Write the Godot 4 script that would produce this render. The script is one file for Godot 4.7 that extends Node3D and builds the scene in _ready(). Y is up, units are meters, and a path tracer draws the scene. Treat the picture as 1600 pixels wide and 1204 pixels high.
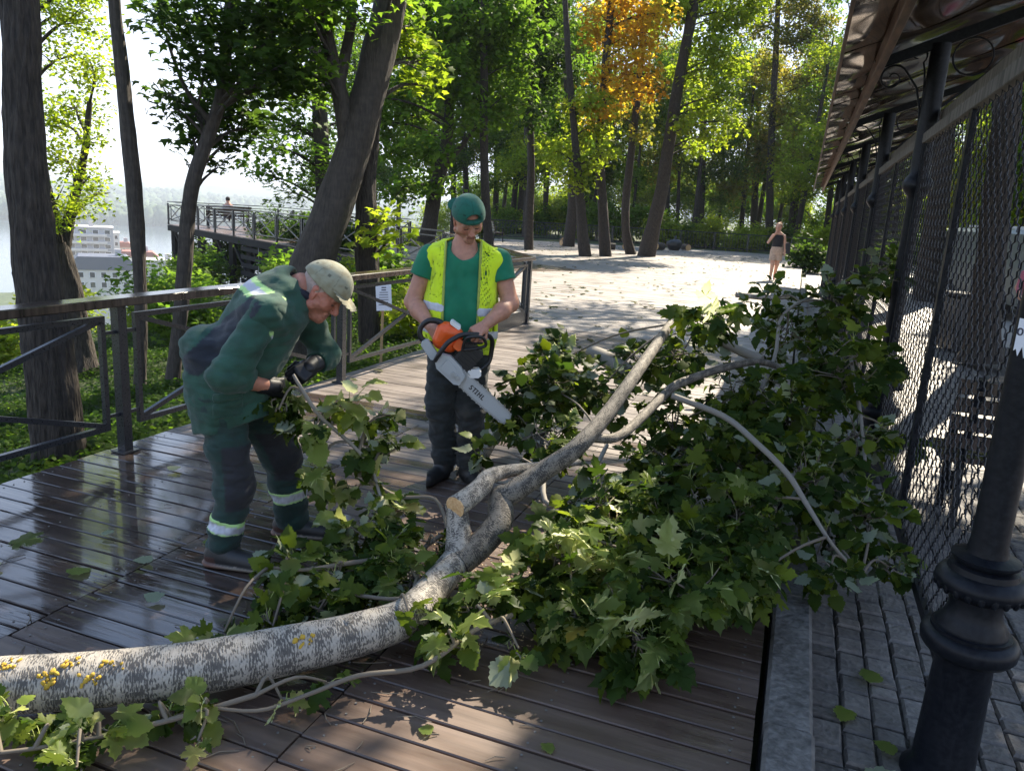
extends Node3D
# A wooden promenade on a wooded hill: two workers clear a felled poplar beside a wrought gallery.

var M := {}
var used := {}

class MB:
	var v := PackedVector3Array()
	var n := PackedVector3Array()
	var u := PackedVector2Array()
	var c := PackedColorArray()
	var ix := PackedInt32Array()
	var col := Color.WHITE
	func add(p: Vector3, nn: Vector3, uv := Vector2.ZERO) -> int:
		v.append(p); n.append(nn); u.append(uv); c.append(col)
		return v.size() - 1
	func tri(a: int, b: int, d: int) -> void:
		var g := (v[b] - v[a]).cross(v[d] - v[a])
		ix.append(a)
		if g.dot(n[a] + n[b] + n[d]) > 0.0:
			ix.append(d); ix.append(b)
		else:
			ix.append(b); ix.append(d)
	func quad(p0: Vector3, p1: Vector3, p2: Vector3, p3: Vector3) -> void:
		# corners in order round the face, counter-clockwise seen from outside
		var nn := (p1 - p0).cross(p2 - p0).normalized()
		var a := add(p0, nn, Vector2(0, 0)); add(p1, nn, Vector2(1, 0)); add(p2, nn, Vector2(1, 1)); add(p3, nn, Vector2(0, 1))
		tri(a, a + 1, a + 2); tri(a, a + 2, a + 3)
	func fan(pts: PackedVector3Array, nn: Vector3) -> void:
		var s := v.size()
		for p in pts:
			add(p, nn)
		for i in range(1, pts.size() - 1):
			tri(s, s + i, s + i + 1)
	func prism(poly: PackedVector2Array, x: Transform3D, l: float) -> void:
		# a counter-clockwise outline in xy, drawn out along z, centred
		var k := poly.size()
		var f := PackedVector3Array(); var b := PackedVector3Array()
		for p in poly:
			f.append(x * Vector3(p.x, p.y, l * 0.5)); b.append(x * Vector3(p.x, p.y, -l * 0.5))
		fan(f, x.basis.z.normalized()); fan(b, -x.basis.z.normalized())
		for i in k:
			var j := (i + 1) % k
			quad(b[i], b[j], f[j], f[i])
	func box(x: Transform3D, s: Vector3, bev := 0.0) -> void:
		var h := s * 0.5
		if bev <= 0.0:
			prism(PackedVector2Array([Vector2(-h.x, -h.y), Vector2(h.x, -h.y), Vector2(h.x, h.y), Vector2(-h.x, h.y)]), x, s.z)
		else:
			prism(PackedVector2Array([Vector2(-h.x + bev, -h.y), Vector2(h.x - bev, -h.y), Vector2(h.x, -h.y + bev), Vector2(h.x, h.y - bev), Vector2(h.x - bev, h.y), Vector2(-h.x + bev, h.y), Vector2(-h.x, h.y - bev), Vector2(-h.x, -h.y + bev)]), x, s.z)
	func bar(a: Vector3, b: Vector3, w: float, h: float, bev := 0.0, up := Vector3.UP) -> void:
		var z := (b - a).normalized()
		if absf(z.dot(up)) > 0.98:
			up = Vector3.RIGHT
		var xx := up.cross(z).normalized()
		box(Transform3D(Basis(xx, z.cross(xx), z), (a + b) * 0.5), Vector3(w, h, a.distance_to(b)), bev)
	func tube(p: PackedVector3Array, r: PackedFloat32Array, sides := 8, caps := true, rough := 0.0, us := 1.0) -> void:
		var k := p.size()
		var t := (p[1] - p[0]).normalized()
		var e := t.cross(Vector3.UP if absf(t.y) < 0.9 else Vector3.RIGHT).normalized()
		var s0 := v.size()
		var run := 0.0
		for i in k:
			var tt := (p[mini(i + 1, k - 1)] - p[maxi(i - 1, 0)]).normalized()
			e = (e - tt * e.dot(tt)).normalized()
			var g := tt.cross(e)
			if i > 0:
				run += p[i].distance_to(p[i - 1])
			for j in sides + 1:
				var a := TAU * (j % sides) / sides
				var d := e * cos(a) + g * sin(a)
				var q := 1.0
				if rough > 0.0:
					q += rough * (sin(a * 3.0 + run * 2.1) * 0.5 + sin(a * 5.0 - run * 3.7 + 1.3) * 0.35 + sin(a * 2.0 + run * 7.9) * 0.3)
				add(p[i] + d * r[i] * q, d, Vector2(us * j / sides, run))
		for i in k - 1:
			for j in sides:
				var a := s0 + i * (sides + 1) + j
				tri(a, a + 1, a + sides + 2); tri(a, a + sides + 2, a + sides + 1)
		if caps:
			for q in 2:
				var i := 0 if q == 0 else k - 1
				var nn := ((p[0] - p[1]) if q == 0 else (p[k - 1] - p[k - 2])).normalized()
				var rim := PackedVector3Array()
				for j in sides:
					rim.append(v[s0 + i * (sides + 1) + j])
				fan(rim, nn)
	func lathe(pr: PackedVector2Array, sides: int, x := Transform3D.IDENTITY, flute := 0.0, flutes := 0) -> void:
		# pr: (radius, height) upwards
		var k := pr.size()
		for i in k - 1:
			var d := pr[i + 1] - pr[i]
			if d.length() < 1e-6:
				continue
			var me := Vector2(d.y, -d.x).normalized()
			var na := me; var nb := me
			if i > 0:
				var o := pr[i] - pr[i - 1]; var on := Vector2(o.y, -o.x).normalized()
				if on.dot(me) > 0.6:
					na = (me + on).normalized()
			if i < k - 2:
				var o := pr[i + 2] - pr[i + 1]; var on := Vector2(o.y, -o.x).normalized()
				if on.dot(me) > 0.6:
					nb = (me + on).normalized()
			var s0 := v.size()
			for j in sides + 1:
				var a := TAU * (j % sides) / sides
				var f := 1.0 + flute * cos(a * flutes)
				var ca := cos(a); var sa := sin(a)
				add(x * Vector3(pr[i].x * f * ca, pr[i].y, pr[i].x * f * sa), (x.basis * Vector3(na.x * ca, na.y, na.x * sa)).normalized(), Vector2(float(j) / sides, pr[i].y))
				add(x * Vector3(pr[i + 1].x * f * ca, pr[i + 1].y, pr[i + 1].x * f * sa), (x.basis * Vector3(nb.x * ca, nb.y, nb.x * sa)).normalized(), Vector2(float(j) / sides, pr[i + 1].y))
			for j in sides:
				var a := s0 + j * 2
				tri(a, a + 2, a + 1); tri(a + 1, a + 2, a + 3)
	func blob(ce: Vector3, r: Vector3, rings := 6, segs := 10, wob := 0.0, sd := 0.0) -> void:
		var s0 := v.size()
		for i in rings + 1:
			var th := PI * i / rings
			for j in segs + 1:
				var ph := TAU * (j % segs) / segs
				var d := Vector3(sin(th) * cos(ph), cos(th), sin(th) * sin(ph))
				var q := 1.0 + wob * (sin(d.x * 3.1 + sd) + sin(d.y * 4.3 + sd * 2.0) + sin(d.z * 3.7 + sd * 3.0)) * 0.4
				add(ce + d * r * q, (d / r).normalized(), Vector2(float(j) / segs, float(i) / rings))
		for i in rings:
			for j in segs:
				var a := s0 + i * (segs + 1) + j
				tri(a, a + 1, a + segs + 2); tri(a, a + segs + 2, a + segs + 1)
	func join(o: MB, x: Transform3D) -> void:
		var s := v.size()
		for i in o.v.size():
			v.append(x * o.v[i]); n.append((x.basis * o.n[i]).normalized()); u.append(o.u[i]); c.append(o.c[i])
		for i in o.ix:
			ix.append(s + i)
	func arrays() -> Array:
		var a := []
		a.resize(Mesh.ARRAY_MAX)
		a[Mesh.ARRAY_VERTEX] = v; a[Mesh.ARRAY_NORMAL] = n; a[Mesh.ARRAY_TEX_UV] = u; a[Mesh.ARRAY_COLOR] = c; a[Mesh.ARRAY_INDEX] = ix
		return a
	func mesh() -> ArrayMesh:
		var m := ArrayMesh.new()
		if ix.size() > 0:
			m.add_surface_from_arrays(Mesh.PRIMITIVE_TRIANGLES, arrays())
		return m

# ---- a distance field on a grid, meshed as surface nets ----
class Field:
	var lo: Vector3
	var h: float
	var nx: int
	var ny: int
	var nz: int
	var f := PackedFloat32Array()
	func _init(a: Vector3, b: Vector3, cell: float) -> void:
		lo = a; h = cell
		nx = int((b.x - a.x) / cell) + 2; ny = int((b.y - a.y) / cell) + 2; nz = int((b.z - a.z) / cell) + 2
		f.resize(nx * ny * nz)
		f.fill(0.2)
	func cap(a: Vector3, b: Vector3, ra: float, rb: float, k := 0.03, fl := Vector3.ZERO, fs := 1.0, carve := false) -> void:
		# tapered capsule; fs > 1 flattens it along the unit vector fl; carve takes it away instead
		var m := maxf(ra, rb) + k + h * 2.0
		var ext := m if fs >= 1.0 else m / fs
		var i0 := maxi(0, int((minf(a.x, b.x) - ext - lo.x) / h)); var i1 := mini(nx - 1, int((maxf(a.x, b.x) + ext - lo.x) / h) + 1)
		var j0 := maxi(0, int((minf(a.y, b.y) - ext - lo.y) / h)); var j1 := mini(ny - 1, int((maxf(a.y, b.y) + ext - lo.y) / h) + 1)
		var k0 := maxi(0, int((minf(a.z, b.z) - ext - lo.z) / h)); var k1 := mini(nz - 1, int((maxf(a.z, b.z) + ext - lo.z) / h) + 1)
		var ab := b - a
		var l2 := maxf(ab.length_squared(), 1e-9)
		var flat := fs != 1.0
		var rr := rb - ra
		for kk in range(k0, k1 + 1):
			for jj in range(j0, j1 + 1):
				var w := (kk * ny + jj) * nx
				var p := Vector3(lo.x + i0 * h, lo.y + jj * h, lo.z + kk * h) - a
				for ii in range(i0, i1 + 1):
					var t := clampf(p.dot(ab) / l2, 0.0, 1.0)
					var d := p - ab * t
					if flat:
						d += fl * (d.dot(fl) * (fs - 1.0))
					var s := d.length() - ra - rr * t
					var o := f[w + ii]
					if carve:
						s = -s
						var g := clampf(0.5 - 0.5 * (s - o) / k, 0.0, 1.0)
						f[w + ii] = lerpf(s, o, g) + k * g * (1.0 - g)
					elif s < o + k:
						var g := clampf(0.5 + 0.5 * (s - o) / k, 0.0, 1.0)
						f[w + ii] = lerpf(s, o, g) - k * g * (1.0 - g)
					p.x += h
	func ball(c: Vector3, r: float, k := 0.02, fl := Vector3.ZERO, fs := 1.0, carve := false) -> void:
		cap(c, c + Vector3(0, 1e-4, 0), r, r, k, fl, fs, carve)
	func keep(nrm: Vector3, d: float) -> void:
		# keeps the side where nrm . p < d
		var nn := nrm.normalized()
		for kk in nz:
			for jj in ny:
				var w := (kk * ny + jj) * nx
				var s := nn.dot(Vector3(lo.x, lo.y + jj * h, lo.z + kk * h)) - d
				for ii in nx:
					if s > f[w + ii]:
						f[w + ii] = s
					s += nn.x * h
	func carve_box(a: Vector3, b: Vector3) -> void:
		var ce := (a + b) * 0.5; var ha := (b - a) * 0.5
		for kk in nz:
			for jj in ny:
				var w := (kk * ny + jj) * nx
				var qy := absf(lo.y + jj * h - ce.y) - ha.y
				var qz := absf(lo.z + kk * h - ce.z) - ha.z
				for ii in nx:
					var s := -maxf(maxf(absf(lo.x + ii * h - ce.x) - ha.x, qy), qz)
					if s > f[w + ii]:
						f[w + ii] = s
	func grow(o: Field, amount: float) -> void:
		# the same grid as another field, set off by so much
		for i in f.size():
			f[i] = o.f[i] - amount
	func minus(o: Field, amount := 0.0) -> void:
		for i in f.size():
			var s := -(o.f[i] - amount)
			if s > f[i]:
				f[i] = s
	func wrinkle(no: FastNoiseLite, amp: float, sc := Vector3.ONE) -> void:
		for kk in nz:
			for jj in ny:
				var w := (kk * ny + jj) * nx
				for ii in nx:
					if absf(f[w + ii]) < h * 3.0:
						f[w + ii] += amp * no.get_noise_3d((lo.x + ii * h) * sc.x, (lo.y + jj * h) * sc.y, (lo.z + kk * h) * sc.z)
	func into(mb: MB, paint = null) -> void:
		var at := PackedInt32Array()
		at.resize(nx * ny * nz)
		at.fill(-1)
		var off := PackedInt32Array([0, 1, nx, nx + 1, nx * ny, nx * ny + 1, nx * ny + nx, nx * ny + nx + 1])
		var ea := PackedInt32Array([0, 2, 4, 6, 0, 1, 4, 5, 0, 1, 2, 3])
		var eb := PackedInt32Array([1, 3, 5, 7, 2, 3, 6, 7, 4, 5, 6, 7])
		var g := PackedFloat32Array(); g.resize(8)
		for kk in nz - 1:
			for jj in ny - 1:
				var w := (kk * ny + jj) * nx
				for ii in nx - 1:
					var q := w + ii
					var neg := 0
					if f[q] < 0.0: neg += 1
					if f[q + 1] < 0.0: neg += 1
					if f[q + off[2]] < 0.0: neg += 1
					if f[q + off[3]] < 0.0: neg += 1
					if f[q + off[4]] < 0.0: neg += 1
					if f[q + off[5]] < 0.0: neg += 1
					if f[q + off[6]] < 0.0: neg += 1
					if f[q + off[7]] < 0.0: neg += 1
					if neg == 0 or neg == 8:
						continue
					for e in 8:
						g[e] = f[q + off[e]]
					var s := Vector3.ZERO
					var cnt := 0
					for e in 12:
						var a := ea[e]; var b := eb[e]
						if (g[a] < 0.0) != (g[b] < 0.0):
							var t := g[a] / (g[a] - g[b])
							var pa := Vector3(a & 1, (a >> 1) & 1, a >> 2)
							s += pa.lerp(Vector3(b & 1, (b >> 1) & 1, b >> 2), t)
							cnt += 1
					var p := lo + (Vector3(ii, jj, kk) + s / cnt) * h
					var nn := Vector3(g[1] + g[3] + g[5] + g[7] - g[0] - g[2] - g[4] - g[6], g[2] + g[3] + g[6] + g[7] - g[0] - g[1] - g[4] - g[5], g[4] + g[5] + g[6] + g[7] - g[0] - g[1] - g[2] - g[3]).normalized()
					if paint != null:
						mb.col = paint.call(p, nn)
					at[q] = mb.add(p, nn, Vector2(p.x, p.y))
		for kk in range(1, nz - 1):
			for jj in range(1, ny - 1):
				var w := (kk * ny + jj) * nx
				for ii in range(1, nx - 1):
					var q := w + ii
					var s := f[q] < 0.0
					if s != (f[q + 1] < 0.0):
						_q(mb, at[q], at[q - nx], at[q - nx - nx * ny], at[q - nx * ny])
					if s != (f[q + nx] < 0.0):
						_q(mb, at[q], at[q - 1], at[q - 1 - nx * ny], at[q - nx * ny])
					if s != (f[q + nx * ny] < 0.0):
						_q(mb, at[q], at[q - 1], at[q - 1 - nx], at[q - nx])
	func _q(mb: MB, a: int, b: int, c: int, d: int) -> void:
		if a < 0 or b < 0 or c < 0 or d < 0:
			return
		mb.tri(a, b, c); mb.tri(a, c, d)

# ---- nodes ----
func numbered(called: String) -> String:
	var k: int = used.get(called, -1) + 1
	used[called] = k
	return called if k == 0 else "%s_%03d" % [called, k]

func tag(o: Node3D, label: String, category := "", group := "", kind := "") -> Node3D:
	if label: o.set_meta("label", label)
	if category: o.set_meta("category", category)
	if group: o.set_meta("group", group)
	if kind: o.set_meta("kind", kind)
	return o

func thing(called: String, label: String, category: String, at := Vector3.ZERO, turn := 0.0, group := "") -> Node3D:
	var o := Node3D.new()
	o.name = numbered(called)
	add_child(o)
	o.position = at; o.rotation.y = turn
	tag(o, label, category, group)
	return o

func obj(called: String, m: Mesh, mt: Material, parent: Node3D = null, x := Transform3D.IDENTITY) -> MeshInstance3D:
	var o := MeshInstance3D.new()
	o.mesh = m
	if mt: o.material_override = mt
	o.transform = x
	if parent == null:
		o.name = numbered(called)
		add_child(o)
	else:
		o.name = called
		parent.add_child(o, true)
	return o

func struct(called: String, m: Mesh, mt: Material) -> MeshInstance3D:
	var o := obj(called, m, mt)
	o.set_meta("kind", "structure")
	return o

func many(called: String, m: Mesh, xs: Array[Transform3D], cs: PackedColorArray, mt: Material, parent: Node3D = null) -> MultiMeshInstance3D:
	var mm := MultiMesh.new()
	mm.transform_format = MultiMesh.TRANSFORM_3D
	mm.use_colors = true
	mm.mesh = m
	mm.instance_count = xs.size()
	var b := PackedFloat32Array()
	b.resize(xs.size() * 16)
	var k := 0
	for i in xs.size():
		var t: Transform3D = xs[i]
		var c := cs[i]
		b[k] = t.basis.x.x; b[k + 1] = t.basis.y.x; b[k + 2] = t.basis.z.x; b[k + 3] = t.origin.x
		b[k + 4] = t.basis.x.y; b[k + 5] = t.basis.y.y; b[k + 6] = t.basis.z.y; b[k + 7] = t.origin.y
		b[k + 8] = t.basis.x.z; b[k + 9] = t.basis.y.z; b[k + 10] = t.basis.z.z; b[k + 11] = t.origin.z
		b[k + 12] = c.r; b[k + 13] = c.g; b[k + 14] = c.b; b[k + 15] = 1.0
		k += 16
	mm.buffer = b
	var o := MultiMeshInstance3D.new()
	o.multimesh = mm
	if mt: o.material_override = mt
	o.set_meta("kind", "stuff")
	if parent == null:
		o.name = numbered(called)
		add_child(o)
	else:
		o.name = called
		parent.add_child(o, true)
	return o

func V(x: float, y: float, z: float) -> Vector3:
	return Vector3(x, y, z)

func pts(a: Array) -> PackedVector3Array:
	# a flat list x, y, z, ...
	var o := PackedVector3Array()
	for i in a.size() / 3:
		o.append(Vector3(a[i * 3], a[i * 3 + 1], a[i * 3 + 2]))
	return o

func smooth(p: PackedVector3Array, r: PackedFloat32Array, per: int) -> Array:
	# a rounder line through the points
	var o := PackedVector3Array(); var q := PackedFloat32Array()
	var k := p.size()
	for i in k - 1:
		for s in per:
			var t := float(s) / per
			o.append(p[i].cubic_interpolate(p[i + 1], p[maxi(i - 1, 0)], p[mini(i + 2, k - 1)], t))
			q.append(lerpf(r[i], r[i + 1], t))
	o.append(p[k - 1]); q.append(r[k - 1])
	return [o, q]

func rot(x: float, y: float, z: float) -> Basis:
	return Basis.from_euler(Vector3(x, y, z))

# ---- materials ----
func lin(r: float, g: float, b: float) -> Color:
	return Color(r, g, b).linear_to_srgb()

func mat(key: String, c: Color, rough: float, metal := 0.0) -> StandardMaterial3D:
	# c: a real-world base colour, linear
	var m := StandardMaterial3D.new()
	m.resource_name = key
	m.albedo_color = c.linear_to_srgb()
	m.roughness = rough
	m.metallic = metal
	M[key] = m
	return m

func noise(sd: int, fr: float, oct := 4, type := FastNoiseLite.TYPE_SIMPLEX_SMOOTH) -> FastNoiseLite:
	var n := FastNoiseLite.new()
	n.seed = sd; n.frequency = fr; n.fractal_octaves = oct; n.noise_type = type
	if oct <= 1:
		n.fractal_type = FastNoiseLite.FRACTAL_NONE
	return n

func gray(n: FastNoiseLite, size: int, sx := 1, sy := 1) -> PackedByteArray:
	# a seamless grey picture; sx, sy stretch it
	var im := n.get_seamless_image(size / sx, size / sy)
	if sx > 1 or sy > 1:
		im.resize(size, size, Image.INTERPOLATE_CUBIC)
	im.convert(Image.FORMAT_L8)
	return im.get_data()

func tex3(size: int, data: PackedByteArray) -> ImageTexture:
	return ImageTexture.create_from_image(Image.create_from_data(size, size, false, Image.FORMAT_RGB8, data))

func tex1(size: int, data: PackedByteArray) -> ImageTexture:
	return ImageTexture.create_from_image(Image.create_from_data(size, size, false, Image.FORMAT_L8, data))

func two_tone(size: int, g: PackedByteArray, a: Color, b: Color, lo := 0.0, hi := 1.0, g2 := PackedByteArray(), amt := 0.0) -> ImageTexture:
	# linear colours a to b by the grey picture g (and a share of g2)
	var d := PackedByteArray()
	d.resize(size * size * 3)
	var lut := PackedByteArray()
	lut.resize(768)
	for i in 256:
		var t := clampf((i / 255.0 - lo) / (hi - lo), 0.0, 1.0)
		var c := a.lerp(b, t).linear_to_srgb()
		lut[i * 3] = int(clampf(c.r, 0, 1) * 255); lut[i * 3 + 1] = int(clampf(c.g, 0, 1) * 255); lut[i * 3 + 2] = int(clampf(c.b, 0, 1) * 255)
	var both := g2.size() > 0
	for i in size * size:
		var k := g[i]
		if both:
			k = clampi(int(k * (1.0 - amt) + g2[i] * amt), 0, 255)
		d[i * 3] = lut[k * 3]; d[i * 3 + 1] = lut[k * 3 + 1]; d[i * 3 + 2] = lut[k * 3 + 2]
	return tex3(size, d)

func ramp1(size: int, g: PackedByteArray, lo: float, hi: float, a: float, b: float) -> ImageTexture:
	var d := PackedByteArray()
	d.resize(size * size)
	for i in size * size:
		d[i] = int(clampf(lerpf(a, b, clampf((g[i] / 255.0 - lo) / (hi - lo), 0.0, 1.0)), 0, 1) * 255)
	return tex1(size, d)

func tri(m: StandardMaterial3D, sc: Vector3, world := true) -> StandardMaterial3D:
	m.uv1_triplanar = true
	m.uv1_world_triplanar = world
	m.uv1_scale = sc
	return m

func bump(m: StandardMaterial3D, t: Texture2D, cm: float) -> StandardMaterial3D:
	m.heightmap_enabled = true
	m.heightmap_texture = t
	m.heightmap_scale = cm
	return m

func leaf_mat(key: String, c: Color, back: float, rough := 0.45) -> StandardMaterial3D:
	var m := mat(key, c, rough)
	m.vertex_color_use_as_albedo = true
	m.backlight_enabled = true
	m.backlight = Color(back * 0.97, back * 1.0, back * 0.55).linear_to_srgb()
	m.cull_mode = BaseMaterial3D.CULL_DISABLED
	m.metallic_specular = 0.27
	return m

func make_materials() -> void:
	var m: StandardMaterial3D
	var n_fine := gray(noise(1, 0.03, 5), 512)
	var n_blot := gray(noise(2, 0.009, 4), 512)
	# bark: ridges drawn out upwards
	var n_bark := gray(noise(3, 0.05, 4), 512, 1, 8)
	m = mat("bark", Color.WHITE, 0.9)
	m.albedo_texture = two_tone(512, n_bark, Color(0.014, 0.011, 0.009), Color(0.06, 0.047, 0.037), 0.25, 0.75, n_blot, 0.2)
	tri(m, V(1.7, 1.7, 1.7)); bump(m, tex1(512, n_bark), 2.4)
	m = mat("bark_smooth", Color.WHITE, 0.85)
	m.albedo_texture = two_tone(512, n_blot, Color(0.025, 0.021, 0.017), Color(0.07, 0.056, 0.045), 0.25, 0.75, n_bark, 0.55)
	tri(m, V(1.5, 1.5, 1.5)); bump(m, tex1(512, n_bark), 1.4)
	# pale poplar bark with dark specks drawn out round the stem, and yellow lichen
	var sp := gray(noise(11, 0.06, 3), 512, 3, 1)
	var sp2 := gray(noise(12, 0.005, 4), 512)
	var d := PackedByteArray(); d.resize(512 * 512 * 3)
	var db := PackedByteArray(); db.resize(512 * 512)
	for i in 512 * 512:
		var t := clampf((sp[i] / 255.0 - 0.3 - (sp2[i] / 255.0 - 0.5) * 0.75) * 4.5, 0.0, 1.0)
		var c := Color(0.085, 0.076, 0.066).lerp(Color(0.34, 0.305, 0.255), t) * (0.7 + 0.35 * n_fine[i] / 255.0 + 0.3 * n_blot[i] / 255.0)
		c = c.linear_to_srgb()
		d[i * 3] = int(clampf(c.r, 0, 1) * 255); d[i * 3 + 1] = int(clampf(c.g, 0, 1) * 255); d[i * 3 + 2] = int(clampf(c.b, 0, 1) * 255)
		db[i] = int(clampf(0.35 + 0.45 * t , 0, 1) * 255)
	m = mat("poplar_bark", Color.WHITE, 0.75)
	m.albedo_texture = tex3(512, d)
	m.uv1_scale = V(2.2, 4.6, 1); bump(m, tex1(512, db), 0.3)
	m = m.duplicate()
	m.albedo_color = Color(0.5, 0.48, 0.45).linear_to_srgb()
	m.resource_name = "limb_bark"
	M["limb_bark"] = m
	m = mat("twig", Color(0.14, 0.115, 0.085), 0.8)
	m = mat("twig_gray", Color(0.2, 0.18, 0.15), 0.8)
	m = mat("petiole", Color(0.26, 0.3, 0.08), 0.6)
	m = mat("lichen", Color(0.42, 0.27, 0.03), 0.9)
	m = mat("cut_wood", Color.WHITE, 0.8)
	m.albedo_texture = two_tone(512, gray(noise(15, 0.02, 3), 512), Color(0.52, 0.3, 0.13), Color(0.66, 0.45, 0.24), 0.3, 0.7)
	tri(m, V(6, 6, 6), false)
	# deck boards: grain drawn out along x; wetter and drier patches
	var g1 := gray(noise(21, 0.04, 5), 1024, 16, 1)
	var g2 := gray(noise(22, 0.006, 4), 1024, 3, 1)
	var g3 := gray(noise(23, 0.09, 3), 1024, 8, 1)
	for k in 4:
		var key: String = ["deck_wet", "deck", "deck_dry", "deck_mid"][k]
		m = mat(key, Color.WHITE, 1.0)
		var ca: Color = [Color(0.03, 0.021, 0.017), Color(0.058, 0.037, 0.028), Color(0.15, 0.128, 0.115), Color(0.085, 0.068, 0.06)][k]
		var cb: Color = [Color(0.085, 0.06, 0.049), Color(0.14, 0.095, 0.072), Color(0.36, 0.325, 0.3), Color(0.21, 0.175, 0.155)][k]
		m.albedo_texture = two_tone(1024, g1, ca, cb, 0.2, 0.85, g2, 0.45)
		var r := PackedByteArray(); r.resize(1024 * 1024)
		var base: float = [0.07, 0.24, 0.4, 0.32][k]
		var span: float = [0.16, 0.4, 0.3, 0.35][k]
		for i in 1024 * 1024:
			r[i] = int(255.0 * clampf(base + span * clampf((g2[i] / 255.0 - 0.2) * 1.5, 0.0, 1.0) + 0.12 * (g3[i] / 255.0 - 0.5), 0.05, 1.0))
		m.roughness_texture = tex1(1024, r)
		m.roughness_texture_channel = BaseMaterial3D.TEXTURE_CHANNEL_RED
		tri(m, V(0.42, 0.42, 0.42)); bump(m, tex1(1024, g1), 0.16)
		if k == 0:
			m.clearcoat_enabled = true; m.clearcoat = 0.7; m.clearcoat_roughness = 0.07
	m = mat("deck_end", Color(0.02, 0.015, 0.012), 0.9)
	m = mat("handrail_wood", Color.WHITE, 0.17)
	m.albedo_texture = two_tone(1024, gray(noise(24, 0.04, 5), 1024, 1, 16), Color(0.025, 0.017, 0.014), Color(0.085, 0.06, 0.046), 0.2, 0.85)
	tri(m, V(0.5, 0.5, 0.5)); m.metallic_specular = 0.6
	m = mat("gray_wood", Color.WHITE, 0.75)
	m.albedo_texture = two_tone(512, gray(noise(25, 0.04, 5), 512, 1, 8), Color(0.045, 0.041, 0.036), Color(0.14, 0.128, 0.11), 0.2, 0.85)
	tri(m, V(0.8, 0.8, 0.8))
	m = mat("brown_wood", Color.WHITE, 0.6)
	m.albedo_texture = two_tone(512, gray(noise(26, 0.04, 5), 512, 1, 8), Color(0.06, 0.03, 0.017), Color(0.17, 0.085, 0.045), 0.2, 0.85)
	tri(m, V(0.8, 0.8, 0.8))
	# painted iron
	m = mat("rail_iron", Color(0.017, 0.019, 0.025), 0.36); m.metallic_specular = 0.55
	tri(m, V(3, 3, 3)); m.roughness_texture = ramp1(512, n_fine, 0.2, 0.8, 0.7, 1.2)
	m = mat("cast_iron", Color(0.006, 0.0075, 0.011), 0.4); m.metallic_specular = 0.3
	m.albedo_color = Color.WHITE
	m.albedo_texture = two_tone(512, n_fine, Color(0.005, 0.006, 0.009), Color(0.017, 0.019, 0.023), 0.35, 0.9, n_blot, 0.35)
	tri(m, V(2.4, 2.4, 2.4)); bump(m, tex1(512, n_fine), 0.06)
	m = mat("wire_iron", Color(0.014, 0.0145, 0.018), 0.5)
	# roof sheet: brown, glossy, buckled
	m = mat("roof_sheet", Color.WHITE, 0.09)
	m.albedo_texture = two_tone(512, n_blot, Color(0.13, 0.085, 0.06), Color(0.32, 0.235, 0.18), 0.3, 0.7)
	m.metallic = 0.8
	tri(m, V(0.7, 0.7, 0.7))
	# stone
	m = mat("granite", Color.WHITE, 0.7)
	m.albedo_texture = two_tone(512, n_fine, Color(0.06, 0.055, 0.05), Color(0.21, 0.195, 0.18), 0.2, 0.85, n_blot, 0.5)
	tri(m, V(1.6, 1.6, 1.6)); bump(m, tex1(512, n_fine), 0.5)
	for k in 3:
		m = mat("sett_%d" % k, Color.WHITE, 0.62)
		var f: float = [0.85, 1.0, 1.2][k]
		m.albedo_texture = two_tone(512, n_fine, Color(0.095, 0.085, 0.078) * f, Color(0.185, 0.168, 0.152) * f, 0.2, 0.8, n_blot, 0.5)
		tri(m, V(1.9, 1.9, 1.9)); bump(m, tex1(512, n_fine), 0.4)
	m = mat("sand", Color.WHITE, 0.95)
	m.albedo_texture = two_tone(512, n_fine, Color(0.025, 0.022, 0.02), Color(0.075, 0.066, 0.056), 0.2, 0.8)
	tri(m, V(3, 3, 3))
	m = mat("far_paving", Color.WHITE, 0.6)
	m.albedo_texture = two_tone(512, n_fine, Color(0.19, 0.17, 0.16), Color(0.3, 0.28, 0.265), 0.2, 0.8, n_blot, 0.5)
	tri(m, V(1.1, 1.1, 1.1))
	# ground
	m = mat("grass", Color.WHITE, 0.9)
	m.albedo_texture = two_tone(512, n_fine, Color(0.022, 0.032, 0.01), Color(0.055, 0.075, 0.02), 0.2, 0.8, n_blot, 0.5)
	tri(m, V(0.9, 0.9, 0.9))
	m = mat("far_land", Color.WHITE, 0.95)
	m.albedo_texture = two_tone(512, n_fine, Color(0.035, 0.055, 0.02), Color(0.085, 0.115, 0.045), 0.25, 0.75, n_blot, 0.4)
	tri(m, V(0.02, 0.02, 0.02))
	m = mat("water", Color(0.05, 0.075, 0.09), 0.12); m.metallic_specular = 0.6
	tri(m, V(0.02, 0.02, 0.02)); bump(m, tex1(512, n_fine), 6.0)
	m = mat("dark_under", Color(0.012, 0.011, 0.01), 0.95)
	# leaves: the vertex or copy colour is the leaf's own
	leaf_mat("leaf", Color.WHITE, 1.2)
	leaf_mat("leaf_back", Color(0.25, 0.285, 0.21), 0.9, 0.8).vertex_color_use_as_albedo = false
	leaf_mat("far_leaf", Color.WHITE, 1.5, 0.5)
	# cloth, skin and the rest
	var n_cl := gray(noise(41, 0.2, 3), 256)
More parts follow.
